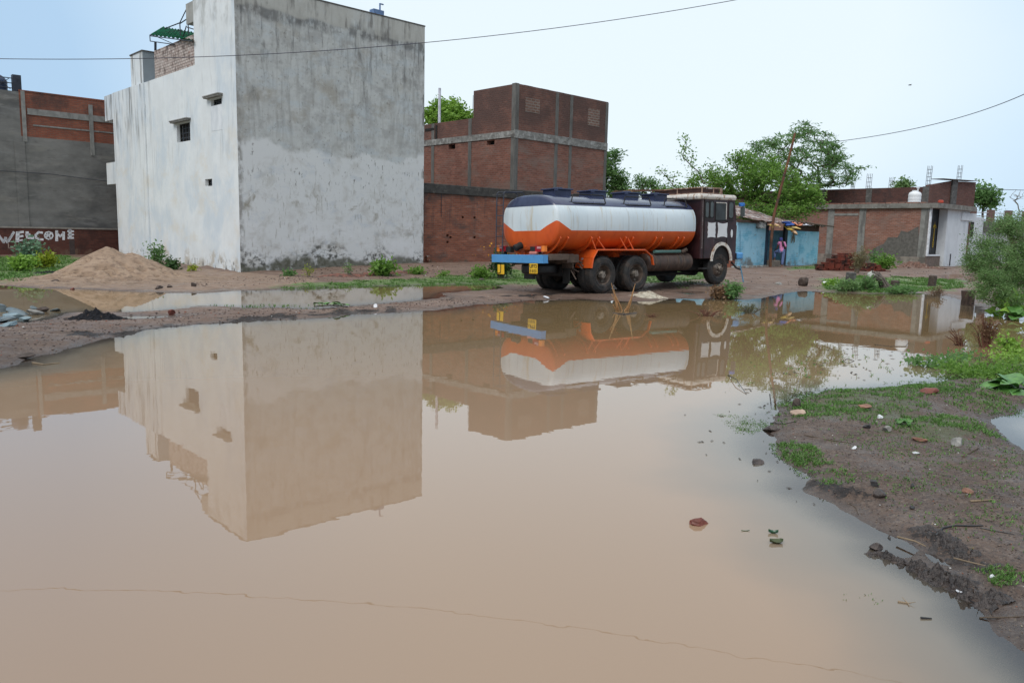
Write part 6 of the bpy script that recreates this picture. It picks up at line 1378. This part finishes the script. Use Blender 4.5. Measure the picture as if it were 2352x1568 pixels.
heap('sack', 'flattened dirty white sacking beside the rear wheels', 'sack', c_.x + .05, c_.y + .25, .62, .55, lambda X, Y, a, b: .15 * np.exp(-((X + .1) / .30) ** 2 - (Y / .30) ** 2) + .05 * np.exp(-((X - .2) / .25) ** 2 - (Y / .3) ** 2) + .03 * np.sin(X * 22 + Y * 9 + 3 * np.sin(Y * 8)) * np.exp(-(X / .5) ** 2 - (Y / .4) ** 2) + fbm(a * 6, b * 6, 3, 93) * .05 - .03, mat('sacking', (.42, .38, .30), .95, var=.25, sc=7, bump=.6, L=[dict(c=(.20, .15, .11), s=5, lo=.5, hi=.65, a=.8)]), 90)
bkp = brickmat('brick_heap_red', (.17, .032, .018), (.24, .06, .035), (.07, .025, .02), bw=.24, bh=.10, ms=.012)
q0 = gp(1884, 622); q1 = at(1995, 600, q0.y)
rb = random.Random(8); mb = MB()
Lx = 4.0; xw = 0
tops_ = [.42, .46, .62, .82, .88, .90, .86, .80, .74, .50, .44, .40, .22, .12]
for i, tz in enumerate(tops_):
    lay = int(tz / .085); 
    for k in range(lay):
        for j in range(2):
            x0 = i * .27 + rb.uniform(-.04, .04); y0 = j * .16 + rb.uniform(-.04, .04); M_ = Matrix.Translation((x0, y0, k * .085 - .05)) @ Matrix.Rotation(rb.uniform(-.14, .14), 4, 'Z')
            mb.box(0, .245, 0, .13, 0, .078, 0, M_)
hpM = Matrix.Translation((q0.x, q0.y + .2, q0.z)) @ Matrix.Rotation(R(14), 4, 'Z')
tag(mb.build('brick_stack', mat('brick_dark_red', (.15, .032, .018), .9, var=.45, sc=3, bump=.5, L=[dict(c=(.05, .02, .015), s=3, lo=.5, hi=.6)]), None, hpM, bevel=.006), 'loose stack of dark red bricks between the blue hut and the brick house', 'bricks')
rub = mat('rubble', (.13, .07, .05), .9, var=.5, sc=9, bump=.8, L=[dict(c=(.36, .30, .26), s=11, lo=.58, hi=.64)])
c_ = gp(2098, 615); heap('rubble_heap', 'low rubble pile at the near corner of the brick house', 'rubble', c_.x, c_.y, 1.7, .8, lambda X, Y, a, b: .34 * np.exp(-(X / .8) ** 2 - (Y / .4) ** 2) + fbm(a * 6, b * 6, 4, 94) * .16 - .03, rub, 60)
c_ = gp(895, 633)
heap('rubble_heap', 'line of reddish brick rubble along the foot of the stained wall', 'rubble', c_.x - .5, c_.y + .3, 2.6, .55, lambda X, Y, a, b: (.09 + fbm(a * 5, b * 5, 4, 95) * .16) * np.exp(-(X / 2.2) ** 4 - (Y / .3) ** 2) - .02, mat('rubble_red', (.17, .07, .05), .9, var=.5, sc=9, bump=.8, L=[dict(c=(.34, .28, .24), s=13, lo=.6, hi=.66), dict(c=(.05, .04, .03), s=5, lo=.5, hi=.6)]), 110, rot=R(43.7))
for j_, (pa, pb3, wd_, ht_, lab_) in enumerate((((2006, 1268), (2140, 1320), .075, .030, 'left part of the churned black mud ridge at the water edge'), ((2120, 1312), (2285, 1388), .085, .034, 'right part of the churned black mud ridge at the water edge'), ((2120, 1232), (2262, 1310), .085, .022, 'loose dark mud behind the churned ridge on the near bank'))):
    a_, b_2 = gz(*pa, .01), gz(*pb3, .01); L2 = (b_2 - a_).length; an = math.atan2(b_2.y - a_.y, b_2.x - a_.x); c_ = (a_ + b_2) / 2
    def mh(X, Y, a, b, wd_=wd_, ht_=ht_, L2=L2, s0=j_): return (ht_ * (.55 + 2.6 * fbm(a * 24, b * 24, 4, 141 + s0)) + .012 * np.clip(fbm(a * 60, b * 60, 2, 151), -.3, 1)) * np.exp(-(Y / wd_) ** 2) * np.clip(1.4 - np.abs(X) / (L2 / 2) , 0, 1) ** .5 - .006
    heap('mud_ridge', lab_, 'mud', c_.x, c_.y, L2 * .62, wd_ * 2.2, mh, mat('churned_mud', (.040, .030, .026), .38, var=.5, sc=30, bump=1, bs=60, bdist=.012) if not j_ else bpy.data.materials['churned_mud'], 150, rot=an)
# ============================================================ stones, posts and small things
def rock(name, label, cat, P, s, m_, seed=0, sub=2, amp=.28, rot=None, group=None, cutr=(.38, .78)):
    bm = bmesh.new(); bmesh.ops.create_icosphere(bm, subdivisions=max(3, sub), radius=1)
    r = np.random.default_rng(seed); dirs = r.normal(size=(9, 3)); dirs /= np.linalg.norm(dirs, axis=1)[:, None]; cut = r.uniform(*cutr, 9)
    for v_ in bm.verts:
        p = np.array(v_.co)
        for d_, c0 in zip(dirs, cut):
            k = p @ d_
            if k > c0: p = p - d_ * (k - c0)
        p = p * (1 + (_hh(p, seed)) * amp * .4); v_.co = Vector(p * np.array(s) * (1.3 if cutr[0] < .5 else 1.05))
    me = bpy.data.meshes.new(name); bm.to_mesh(me); bm.free(); me.materials.append(m_)
    o = bpy.data.objects.new(name, me); C.objects.link(o); o.location = P; o.rotation_euler = rot or (r.uniform(-.15, .15), r.uniform(-.15, .15), r.uniform(0, 6))
    return tag(o, label, cat, group)
def _hh(p, s): return float(vn(np.array([p[0] * 3 + s]), np.array([p[1] * 3 + p[2] * 5]), s)[0])
stone_d = mat('stone_dark_brown', (.075, .055, .045), .9, var=.4, sc=9, bump=.8); slate = mat('slate_wet', (.10, .13, .14), .35, var=.35, sc=5, bump=.5); slate2 = mat('slate_pale', (.17, .23, .25), .3, var=.25, sc=5, bump=.4)
stone_r = mat('brick_red_wet', (.16, .045, .03), .6, var=.35, sc=12, bump=.6); stone_g = mat('stone_grey', (.25, .24, .22), .8, var=.3, sc=10, bump=.6); stone_o = mat('brick_bit_orange', (.24, .12, .08), .8, var=.3, sc=12); stone_w = mat('chip_white', (.65, .66, .68), .6, var=.1, bump=.2); stone_b = mat('stone_black', (.03, .028, .028), .5, var=.4, bump=.6); mudm = mat('mud_clod', (.055, .040, .034), .5, var=.4, sc=15, bump=1, bdist=.02)
p = gp(1845, 656); rock('boulder', 'round dark brown boulder on the track in front of the blue hut', 'boulder', p + Vector((0, 0, .13)), (.19, .18, .20), stone_d, 4, 3, .22, rot=(0, 0, 1), cutr=(.70, .92))
for px, py, w_, h_, lab, mm in ((1953, 645, 17, 24, 'grey concrete marker block nearest the blue hut', conc_d), (2056, 643, 15, 16, 'low squat brown marker block standing between two taller ones', stone_d), (2141, 646, 14, 25, 'brown marker block right of the low squat one, before the white wall', stone_d), (2262, 640, 12, 20, 'dark marker block half hidden by the thorn bush', conc_d)):
    p = gp(px, py); s = p.y / FPX; W_ = w_ * s; H_ = h_ * s
    o = MB().box(-W_ / 2, W_ / 2, -W_ / 2, W_ / 2, -.15, H_).build('marker_block', mm, None, Matrix.Translation(p) @ Matrix.Rotation(R(20 + px % 30), 4, 'Z') @ Matrix.Rotation(R(3), 4, 'X'), bevel=.04); tag(o, lab, 'block', 'marker blocks along the track')
p = gp(2220, 706); s = p.y / FPX
tag(MB().tube([(0, 0, -.2), (.02, 0, .15), (0, 0, .40)], [.17, .16, .17], 12).build('tree_stump', mat('stump_brown', (.06, .038, .028), .95, var=.5, sc=(12, 12, 3), bump=1, bdist=.03), None, Matrix.Translation((p.x, p.y, max(p.z, -.02))), smooth=True, bevel=0), 'dark brown wooden stump in shallow water left of the thorn bush', 'stump')
p = gp(2012, 664); st = thing('root_stump', 'large grey gnarled root stump draped with a pale rag among weeds', 'stump', Matrix.Translation(p)); bpy.context.view_layer.update()
mb = MB(); rb = random.Random(12)
for i in range(34):
    a = Vector((-.55 + rb.random() * .5, rb.uniform(-.15, .15), rb.random() * .12)); b = Vector((rb.uniform(-.25, .1), rb.uniform(-.1, .15), .45 + rb.random() * .14)); c2 = Vector((.2 + rb.random() * .3, rb.uniform(-.2, .2), rb.random() * .2 - .1)); mb.tube([a, a.lerp(b, .5) + Vector((-.05, 0, .08)), b, b.lerp(c2, .5) + Vector((.08, 0, .06)), c2], [.02, .035, .04, .035, .03], 6)
mb.build('roots', mat('root_grey', (.12, .10, .085), .95, var=.4, sc=8, bump=.9), st, smooth=True)
rg = MB(); 
crump(8, 6, lambda u, v: (-.32 + u * .30, -.12 + v * .2, .50 + .13 * sin(pi * u) - .10 * (1 - v)), mat('rag_pale', (.45, .47, .42), .9, var=.15), 'rag', None, 5, .02)
o = bpy.data.objects['rag']; o.location = p; tag(o, 'pale rag draped over the gnarled root stump', 'rag')
# dead stalks at the rear wheels
p = gz(1428, 718, -.02); dead = mat('dead_stalk', (.50, .29, .14), .85, var=.25, sc=9, bump=.3); mb = MB(); s = p.y / FPX
for x0, x1, yt_, k in ((1418, 1404, 650, .0), (1420, 1410, 664, .1), (1424, 1405, 676, -.1), (1430, 1408, 668, .05), (1436, 1459, 652, .0), (1434, 1452, 680, .1), (1432, 1446, 690, -.1), (1416, 1408, 700, .1), (1422, 1414, 696, 0), (1440, 1456, 664, .05)):
    a = gz(x0, 718, -.05); b = at(x1, yt_, p.y + k); mb.tube([a, a.lerp(b, .4) + Vector((.02, 0, .0)), b], .020, 6, r2=.007)
tag(mb.build('dead_stalks', dead, smooth=True), 'clump of bare straw coloured stalks standing in water before the rear wheels', 'stalks')
tag(MB().tube([gz(1408, 719, -.01), gz(1430, 722, .012), gz(1462, 719, .0)], .02, 6).build('mud_clump', mudm), 'thin dark mud rim around the foot of the bare stalks', 'mud')
# near water items
P0 = gz(1613, 1201, 0); rock('broken_brick', 'broken red brick lying half sunk in the near water', 'brick', P0 + Vector((0, 0, .002)), (.062, .040, .030), stone_r, 13, 2, .5, rot=(.05, .12, .3), cutr=(.4, .7))
fl = leafmat('sunk_leaf', (.03, .07, .02), (.10, .12, .03), 0); 
def curled(px, py, L_, wd, az, m_, name, label, lift=.012):
    p = gz(px, py, 0); vs = []; n = 10
    for i in range(n + 1):
        t = i / n - .5
        for k in range(5):
            v_ = k / 4 - .5; vs.append((cos(az) * t * L_ - sin(az) * v_ * wd * math.sqrt(max(0, 1 - (2 * t) ** 2)), sin(az) * t * L_ + cos(az) * v_ * wd * math.sqrt(max(0, 1 - (2 * t) ** 2)), lift * .6 * (2 * abs(v_)) ** 2 * 2 - .001 + .01 * (2 * t) ** 2 * (1 if lift > .01 else .4)))
    o = MB().add(vs, [(i * 5 + j, i * 5 + j + 1, (i + 1) * 5 + j + 1, (i + 1) * 5 + j) for i in range(n) for j in range(4)]).build(name, m_, None, Matrix.Translation(p), smooth=True); return tag(o, label, 'leaf')
lm1 = mat('leaf_dark_olive', (.055, .075, .022), .3, bump=.2); lm2 = mat('leaf_teal', (.02, .10, .05), .3, bump=.2)
curled(1783, 1246, .078, .055, .1, lm1, 'floating_leaf', 'larger curled olive leaf floating in the near water'); curled(1776, 1224, .055, .025, -.2, lm2, 'floating_leaf', 'small dark green leaf floating just behind the larger olive one'); curled(1712, 1219, .05, .006, .1, lm2, 'floating_leaf', 'thin green leaf edge breaking the water left of the other two leaves', .003)
rock('mud_clod', 'dark mud clod rising from the water left of the near bank', 'mud clod', gz(1737, 1064, 0), (.058, .05, .022), mudm, 5, 3, .6)
# thin plastic scum film line: floating strand
# named stones of the near bank
S = lambda px, py, wpx, hpx, lab, m_, seed, cat='stone', sub=2, name='stone': (lambda p: rock(name, lab, cat, p + Vector((0, 0, hpx * p.y / FPX * .30)), (wpx * p.y / FPX / 2, wpx * p.y / FPX / 2 * .8, hpx * p.y / FPX * .62), m_, seed, sub))(gp(px, py))
for a in ((1830, 935, 26, 20, 'dark rounded stone at the tip of the near bank', stone_d, 21), (1832, 952, 34, 13, 'pale pinkish brick piece at the tip of the near bank', mat('brick_pale', (.40, .29, .22), .8), 22, 'brick', 2, 'brick_piece'), (1770, 990, 34, 14, 'dark clod at the water edge below the bank tip', mudm, 23, 'mud clod'), (1985, 938, 32, 12, 'orange brown brick piece in the grass patch', stone_o, 24, 'brick', 2, 'brick_piece'),
          (2022, 962, 12, 9, 'small white pebble in the grass patch', stone_w, 25), (1990, 982, 16, 12, 'small black stone below the orange brick piece', stone_b, 26), (2038, 990, 22, 12, 'light grey flat stone in the grass patch', stone_g, 27), (2196, 1020, 34, 16, 'pale angular slab at the lower edge of the grass', stone_g, 28), (2112, 1012, 30, 10, 'flat brown slab left of the pale angular one', stone_o, 29),
          (2008, 1115, 22, 20, 'black round clod standing on the near bank', stone_b, 30), (2022, 1138, 30, 18, 'dark block shaped clod by the water edge', mudm, 31, 'mud clod'), (2095, 1120, 13, 11, 'small round dark pebble on the open bank', stone_b, 32), (2222, 1132, 24, 12, 'brown stone with a pale side on the bank', stone_o, 33), (2094, 1168, 14, 11, 'little black pebble near the middle of the bank', stone_b, 34),
          (1962, 1030, 14, 6, 'thin white chip on the near bank', stone_w, 35), (2105, 1042, 16, 5, 'white flake below the flat brown slab', stone_w, 36), (2130, 900, 40, 14, 'rusty brown stone among the creepers', stone_r, 37), (1903, 884, 24, 8, 'small red brick bit in the water above the near bank', stone_r, 38, 'brick', 2, 'brick_piece'), (2278, 1324, 16, 8, 'white chip beside the mud ridge', stone_w, 39), (2206, 1358, 22, 7, 'pale pink flake at the wet end of the mud ridge', stone_w, 40),
          (2012, 1272, 28, 16, 'large dark mud lump at the left end of the mud ridge', mudm, 41, 'mud clod'), (2078, 1290, 26, 11, 'dark mud lump in the middle of the mud ridge', mudm, 42, 'mud clod'), (2248, 1362, 30, 12, 'dark mud lump at the right end of the mud ridge', mudm, 43, 'mud clod'), (2180, 1240, 26, 8, 'reddish flat stone at the upper end of the mud ridge', stone_r, 44)):
    S(*a)
for i, (px, py, w_, h_, m_, lab) in enumerate(((12, 740, 60, 22, slate, 'big wet slate slab at the left edge'), (34, 730, 50, 18, slate2, 'bluish slate on top of the slate pile'), (2, 716, 30, 22, slate, 'upright dark slate at the left edge of the pile'), (60, 736, 34, 12, slate2, 'pale blue green slate at the right of the pile'), (45, 722, 55, 14, slate, 'long grey slate behind the bluish one'), (78, 722, 34, 14, stone_g, 'light brown slab right of the slate pile'), (98, 716, 22, 14, stone_d, 'brown brick lump at the end of the slate row'), (78, 712, 18, 10, slate, 'small dark slate behind the light brown slab'), (130, 714, 24, 6, slate, 'thin dark slate lying alone in the far puddle'), (20, 748, 40, 12, slate2, 'front pale slate of the pile at the left edge'))):
    p = gp(px, py, 0, True); s = p.y / FPX; rock('slate', lab, 'slate', p + Vector((0, 0, h_ * s * .35)), (w_ * s / 2, w_ * s * .35, h_ * s * .45), m_, 60 + i, 2, .3, rot=(random.uniform(-.3, .3), random.uniform(-.35, .35), random.uniform(-.5, .5)), group='slate pieces at the left edge')
for a in ((394, 723, 14, 16, 'round rust brown stone beside the thin sliver of water', stone_r, 80), (444, 660, 12, 11, 'dark stone at the puddle edge right of the sand heap', stone_d, 81), (366, 664, 20, 8, 'flat dark brown stone at the puddle edge', stone_d, 82), (388, 659, 12, 7, 'small dark stone above the flat brown one', stone_d, 83), (126, 650, 16, 8, 'dark brown lump at the left foot of the sand heap', stone_d, 84), (168, 663, 12, 6, 'small red stone at the water line under the sand heap', stone_r, 85),
          (863, 706, 14, 8, 'white stone chip right of the leafy branch', stone_w, 86), (1105, 645, 16, 7, 'brown lump on the grass strip by the far puddle', stone_d, 87), (1090, 638, 14, 8, 'pinkish stone on the grass strip', stone_g, 88), (1253, 697, 20, 6, 'crumpled white scrap at the water edge under the lorry tail', stone_w, 89, 'litter', 2, 'litter'), (1790, 644, 20, 7, 'pale stone on the track in front of the doorway', stone_g, 90),
          (56, 812, 40, 10, 'long dark brown clod on the left mud', stone_d, 91), (1896, 650, 14, 10, 'white and orange scrap among the weeds', stone_w, 92, 'litter', 2, 'litter'), (1640, 690, 16, 6, 'blue plastic scrap at the foot of the front wheel bush', mat('plastic_teal', (.03, .16, .22), .4, bump=0), 93, 'litter', 2, 'litter')):
    S(*a)
# twigs and sticks lying about
def twig(label, pts, r_=.006, m_=None, name='stick', forks=0, seed=0):
    w_ = [gp(*p[:2], p[2] if len(p) > 2 else r_ * .6, True) for p in pts]; mb = MB().tube(w_, r_, 6, r2=r_ * .45); rr = random.Random(seed)
    for i in range(forks):
        a = w_[rr.randrange(len(w_) - 1)]; b = a + Vector((rr.uniform(-1, 1), rr.uniform(-1, 1), rr.uniform(.1, .5))) * .06; mb.tube([a, b], r_ * .5, 5, r2=r_ * .2)
    return tag(mb.build(name, m_ or bark, smooth=True), label, 'stick')
black = mat('stick_black', (.018, .015, .014), .5, bump=.3); tan = mat('stick_tan', (.22, .16, .10), .85, bump=.3)
twig('curved black stick lying on the near bank', [(2150, 1226), (2165, 1214), (2195, 1208), (2235, 1209), (2258, 1208)], .008, black)
twig('long thin dark twig trailing right of the curved black stick', [(2250, 1212), (2290, 1220), (2330, 1228)], .004, black)
twig('brown stick pair crossing near the right edge of the bank', [(2212, 1050), (2232, 1038), (2246, 1030)], .010, bark, forks=2)
twig('pale split twig on the right side of the bank', [(2228, 1152), (2262, 1150), (2280, 1148)], .007, tan)
twig('pale straight twig resting across the mud ridge', [(2060, 1244, .03), (2100, 1258, .04), (2125, 1266, .03)], .006, tan)
twig('second pale twig on the mud ridge near the bank', [(2190, 1298, .04), (2230, 1306, .04), (2262, 1314, .04)], .005, tan)
twig('dark forked twig curling over the water below the mud ridge', [(2214, 1372), (2250, 1386), (2272, 1392), (2278, 1412)], .004, black, forks=4, seed=3)
twig('thin stick running from the water to the lower right bank', [(2250, 1419), (2300, 1418), (2352, 1416)], .004, bark)
twig('dry tan twig floating below the mud ridge', [(2062, 1382), (2085, 1386), (2088, 1392)], .005, tan, forks=2)
twig('bent brown twig at the water edge of the near bank', [(1948, 1142), (1965, 1165), (1972, 1180)], .004, bark)
twig('thin dark twig lying flat at the bank tip', [(1770, 972), (1800, 974), (1830, 968)], .006, black, forks=3)
twig('long dark twig across the upper near bank', [(1850, 1000), (1900, 1010), (1955, 1018)], .005, bark)
twig('short dark stick floating at the mud ridge foot', [(2115, 1420), (2140, 1421)], .006, black)
twig('yellowish stalk lying on the left mud strip', [(75, 834), (100, 838), (138, 834)], .012, tan)
twig('thin branch leaning up out of the water below the leafy tree reflection', [(1672, 862), (1690, 880, .05), (1715, 906, .0)], .006, black)
twig('small dark twig standing in water beside the near bank', [(1768, 905), (1772, 935, .02)], .005, black)
twig('small folded reed frame floating in the open water', [(1936, 830), (1946, 824), (1962, 829), (1950, 834), (1938, 831)], .004, black)
twig('forked dark branch tip in the water below the tank reflection', [(2010, 792), (2040, 796), (2080, 796), (2090, 788, .05)], .008, bark, forks=4, seed=8)
# overhead wires
def wire(label, pts, r_): return tag(MB().tube(pts, r_, 5).build('overhead_wire', mat('wire_black', (.03, .035, .06), .5, bump=0) if 'wire_black' not in bpy.data.materials else bpy.data.materials['wire_black'], smooth=True), label, 'wire')
def sagged(A, B, sag, n=40): return [A.lerp(B, t) - Vector((0, 0, sag * 4 * t * (1 - t))) for t in np.linspace(0, 1, n)]
def solve_wire():
    # straight horizontal run fitted through three sight lines and two reflections
    a = at(0, 138, 11.45); b = at(975, 92, 11.84); c_ = at(1710, 0, 12.6); return a, b, c_
a, b, c_ = solve_wire(); ax = np.array([p.x for p in (a, b, c_)])
cy_ = np.polyfit(ax, [p.y for p in (a, b, c_)], 1); cz_ = np.polyfit(ax, [p.z for p in (a, b, c_)], 2)
wire('long thin overhead wire crossing in front of the tall pale house', [Vector((x_, np.polyval(cy_, x_), np.polyval(cz_, x_))) for x_ in np.linspace(-16, c_.x, 60)] + [c_ + Vector((k, cy_[0] * k, (2 * cz_[0] * c_.x + cz_[1]) * k)) for k in (2, 4, 8, 12)], .0052)
a, b, c_ = at(1925, 325, 50), at(2140, 287, 42), at(2352, 217, 34); wire('thin wire rising from the feathery tree to the upper right', [a * (1 - t) * (1 - 2 * t) + b * 4 * t * (1 - t) + c_ * t * (2 * t - 1) for t in np.linspace(0, 1.15, 40)], .018)
wire('faint low wire above the railing at the right edge', [at(2252, 434, 62), at(2352, 437, 62), at(2420, 438, 62)], .022)
bd = MB(); pb2 = at(2090, 196, 60); bd.tube([(-.12, 0, 0), (0, 0, .02), (.12, 0, 0)], [.02, .05, .015], 6).add([(-.02, 0, .02), (.05, .22, .08), (.07, .02, .02)], [(0, 1, 2)]).add([(-.02, 0, .02), (.05, -.22, .06), (.07, -.02, .02)], [(0, 1, 2)])
tag(bd.build('bird', stone_b, None, Matrix.Translation(pb2)), 'tiny dark bird flying in the sky on the right', 'bird')

# ============================================================ grass and gravel: uncountable cover
def scatter_poly(pts, n, seed):
    P = pxpoly(pts); r = np.random.default_rng(seed); lo, hi = P.min(0), P.max(0); out_ = []
    x = r.uniform(lo[0], hi[0], n * 3); y = r.uniform(lo[1], hi[1], n * 3); d_ = polysd(P, x, y); k = (d_ > 0) | ((d_ > -.08) & (r.uniform(0, 1, n * 3) < .4))
    x, y = x[k], y[k]; q_ = 5.5 if P[:, 1].mean() < 12 else 2.6; f = fbm(x * q_, y * q_, 4, 61 + seed % 3); k = f > (r.uniform(-.30, .42, len(x)) if q_ > 5 else r.uniform(-.12, .30, len(x))); return x[k][:n], y[k][:n]
GX = []; GY = []; GS = []
for pts, n_, s_, sd_0 in ((G_STRIP, 24000, .06, 1), (G_LEFT, 7000, .10, 2), (G_RIGHT, 7000, .08, 3), (G_R2, 5000, .07, 4), (G_NEAR, 7000, .026, 5),
    ([(1770, 940), (1860, 905), (1860, 975), (1800, 990)], 800, .028, 6), ([(1790, 1020), (1870, 1040), (1940, 1120), (1880, 1130), (1850, 1080), (1800, 1060)], 900, .024, 7), ([(1640, 950), (1760, 965), (1770, 1000), (1700, 990)], 600, .020, 8), ([(1700, 800), (2060, 825), (2050, 880), (1850, 903), (1700, 890)], 130, .045, 16),
    ([(1900, 1000), (2330, 1040), (2352, 1300), (2240, 1280), (1960, 1120)], 1500, .018, 9), ([(2150, 900), (2352, 920), (2352, 960), (2200, 950)], 1000, .025, 10), ([(2270, 1320), (2330, 1330), (2320, 1370), (2280, 1360)], 220, .02, 11), ([(1940, 1340), (1990, 1345), (1990, 1390), (1940, 1380)], 60, .018, 12),
    ([(2060, 880), (2352, 845), (2352, 930), (2130, 912)], 1800, .030, 13), ([(1560, 655), (1700, 650), (1700, 672), (1560, 668)], 500, .06, 14), ([(480, 700), (760, 700), (740, 712), (520, 712)], 120, .05, 15)):
    x, y = scatter_poly(pts, n_, sd_0); GX.append(x); GY.append(y); GS.append(np.full(len(x), s_))
x, y, s_ = map(np.concatenate, (GX, GY, GS)); hz0, sdv = Hs(x, y); k = sdv < 2.0; x, y, s_, hz0, sdv = x[k], y[k], s_[k], hz0[k], sdv[k]
z0 = np.where(sdv > 0, -.01, hz0); rg_ = np.random.default_rng(4); n = len(x)
V = []; 
P = np.stack([x, y, z0], 1); RND = []
Vs = []; Fs = []
for b in range(3):
    a = rg_.uniform(0, 2 * pi, n); ln = rg_.uniform(.2, 1.1, n); L_ = s_ * rg_.uniform(.6, 1.5, n); d_ = np.stack([np.cos(a) * ln, np.sin(a) * ln, np.ones(n)], 1); d_ /= np.linalg.norm(d_, axis=1)[:, None]
    sd2 = np.stack([-np.sin(a), np.cos(a), np.zeros(n)], 1); wd = (s_ * rg_.uniform(.07, .16, n))[:, None]; L2 = L_[:, None]
    q0_ = P - sd2 * wd; q1_ = P + sd2 * wd; q2_ = P + d_ * L2 * .6 + sd2 * wd * .8; q3_ = P + d_ * L2 * np.array([1.15, 1.15, .8])
    Vs.append(np.stack([q0_, q1_, q2_, q3_], 1).reshape(-1, 3)); RND.append(np.clip(rg_.normal(.5, .25, n), 0, 1))
V = np.vstack(Vs); F = np.arange(len(V)).reshape(-1, 4)
o = npmesh('grass', V, F, leafmat('grass_blade', (.05, .12, .025), (.17, .33, .07), .3), None, {'rnd': ('FACE', np.concatenate(RND))}); tag(o, 'short fresh green grass and weeds over the wet earth', 'grass', kind='stuff')
# crumbs of soil, brick and straw
def crumbs(name, label, regions, m_, seed):
    r = np.random.default_rng(seed); Vb = np.array([(1, 0, 0), (-1, 0, 0), (0, 1, 0), (0, -1, 0), (0, 0, 1), (0, 0, -1)], float); Fb = np.array([(0, 2, 4), (2, 1, 4), (1, 3, 4), (3, 0, 4), (2, 0, 5), (1, 2, 5), (3, 1, 5), (0, 3, 5)])
    VV = []; FF = []; RR_ = []; c0 = 0
    for pts, n_, s0, s1 in regions:
        P = pxpoly(pts); lo, hi = P.min(0), P.max(0); x = r.uniform(lo[0], hi[0], n_ * 3); y = r.uniform(lo[1], hi[1], n_ * 3); k = polysd(P, x, y) > 0; x, y = x[k][:n_], y[k][:n_]; hz, sdd = Hs(x, y); k = sdd < .0; x, y, hz = x[k], y[k], hz[k]
        n = len(x); sc = s0 + (s1 - s0) * r.uniform(0, 1, n) ** 4; v_ = Vb[None] * r.uniform(.5, 1.3, (n, 6, 3)) * sc[:, None, None]; v_[:, :, 2] *= .6; a = r.uniform(0, 6.28, n); ca_, sa_ = np.cos(a)[:, None], np.sin(a)[:, None]
        X = v_[:, :, 0] * ca_ - v_[:, :, 1] * sa_ + x[:, None]; Y = v_[:, :, 0] * sa_ + v_[:, :, 1] * ca_ + y[:, None]; Z = v_[:, :, 2] + (hz + sc * .2)[:, None]
        VV.append(np.stack([X, Y, Z], 2).reshape(-1, 3)); FF.append((Fb[None] + (np.arange(n) * 6)[:, None, None]).reshape(-1, 3) + c0); c0 += n * 6; RR_.append(np.repeat(r.uniform(0, 1, n), 8))
    o = npmesh(name, np.vstack(VV), np.vstack(FF), m_, None, {'rnd': ('FACE', np.concatenate(RR_))}); return tag(o, label, 'gravel', kind='stuff')
T = NT('crumb'); rp2 = T.n('ShaderNodeValToRGB'); rp2.color_ramp.interpolation = 'CONSTANT'; el = rp2.color_ramp.elements; el[0].color = (.07, .05, .042, 1); el[1].position = .45; el[1].color = (.14, .10, .08, 1)
for p_, c in ((.7, (.20, .15, .12, 1)), (.82, (.03, .026, .024, 1)), (.90, (.26, .09, .05, 1)), (.95, (.36, .30, .22, 1)), (.985, (.62, .62, .60, 1))): q = el.new(p_); q.color = c
T.l(T.attr('rnd'), rp2.inputs[0]); T.l(rp2.outputs[0], T.b.inputs['Base Color']); T.b.inputs['Roughness'].default_value = .75
BANK = [(1770, 950), (1900, 900), (2352, 870), (2500, 1300), (2600, 1700), (2352, 1500), (2200, 1360), (2080, 1245), (1900, 1140), (1800, 1060)]
crumbs('gravel', 'scattered soil crumbs, grit and tiny brick bits over the bare earth', [(BANK, 26000, .0012, .008), ([(0, 735), (400, 715), (1100, 685), (1300, 682), (900, 714), (330, 752), (0, 835)], 3500, .003, .016), ([(0, 740), (400, 720), (1100, 690), (1300, 690), (900, 716), (330, 757), (0, 845)], 4500, .005, .028), ([(430, 640), (730, 636), (700, 655), (450, 665)], 500, .006, .035), ([(640, 625), (1150, 625), (1150, 640), (640, 650)], 1500, .008, .045), ([(1150, 650), (1800, 640), (2352, 640), (2352, 670), (1750, 680), (1200, 690)], 1500, .008, .04)], T.m, 5)
print('objects', len(bpy.data.objects), 'top', len([o for o in C.objects if o.parent is None]))
# flecks and short twigs drifting on the near water, and sparse blades standing in it
def flecks():
    r = np.random.default_rng(15); VV = []; FF = []; c0 = 0
    P = pxpoly([(1560, 940), (1900, 800), (2060, 800), (2150, 860), (1800, 930), (1760, 1000), (1900, 1160), (2080, 1250), (2000, 1300), (1850, 1160), (1600, 1060)]); lo, hi = P.min(0), P.max(0)
    x = r.uniform(lo[0], hi[0], 500); y = r.uniform(lo[1], hi[1], 500); k = polysd(P, x, y) > 0; x, y = x[k], y[k]; k = watersd(x, y) > .02; x, y = x[k][:150], y[k][:150]
    for a, b in zip(x, y):
        L_ = r.uniform(.006, .035) * (.6 + b / 12); wd = L_ * r.uniform(.08, .3); t = r.uniform(0, pi); d_ = np.array([cos(t), sin(t), 0]) * L_; s_ = np.array([-sin(t), cos(t), 0]) * wd; p = np.array([a, b, .003])
        VV += [p - d_ - s_ * .3, p - s_, p + d_, p + s_, p + np.array([0, 0, .006])]; FF += [(c0, c0 + 1, c0 + 4), (c0 + 1, c0 + 2, c0 + 4), (c0 + 2, c0 + 3, c0 + 4), (c0 + 3, c0, c0 + 4)]; c0 += 5
    o = npmesh('floating_debris', np.array(VV), np.array(FF), mat('debris_dark', (.04, .03, .022), .6, var=.5, bump=0)); tag(o, 'tiny dark flecks and bits of straw floating near the bank', 'debris', kind='stuff')
flecks()
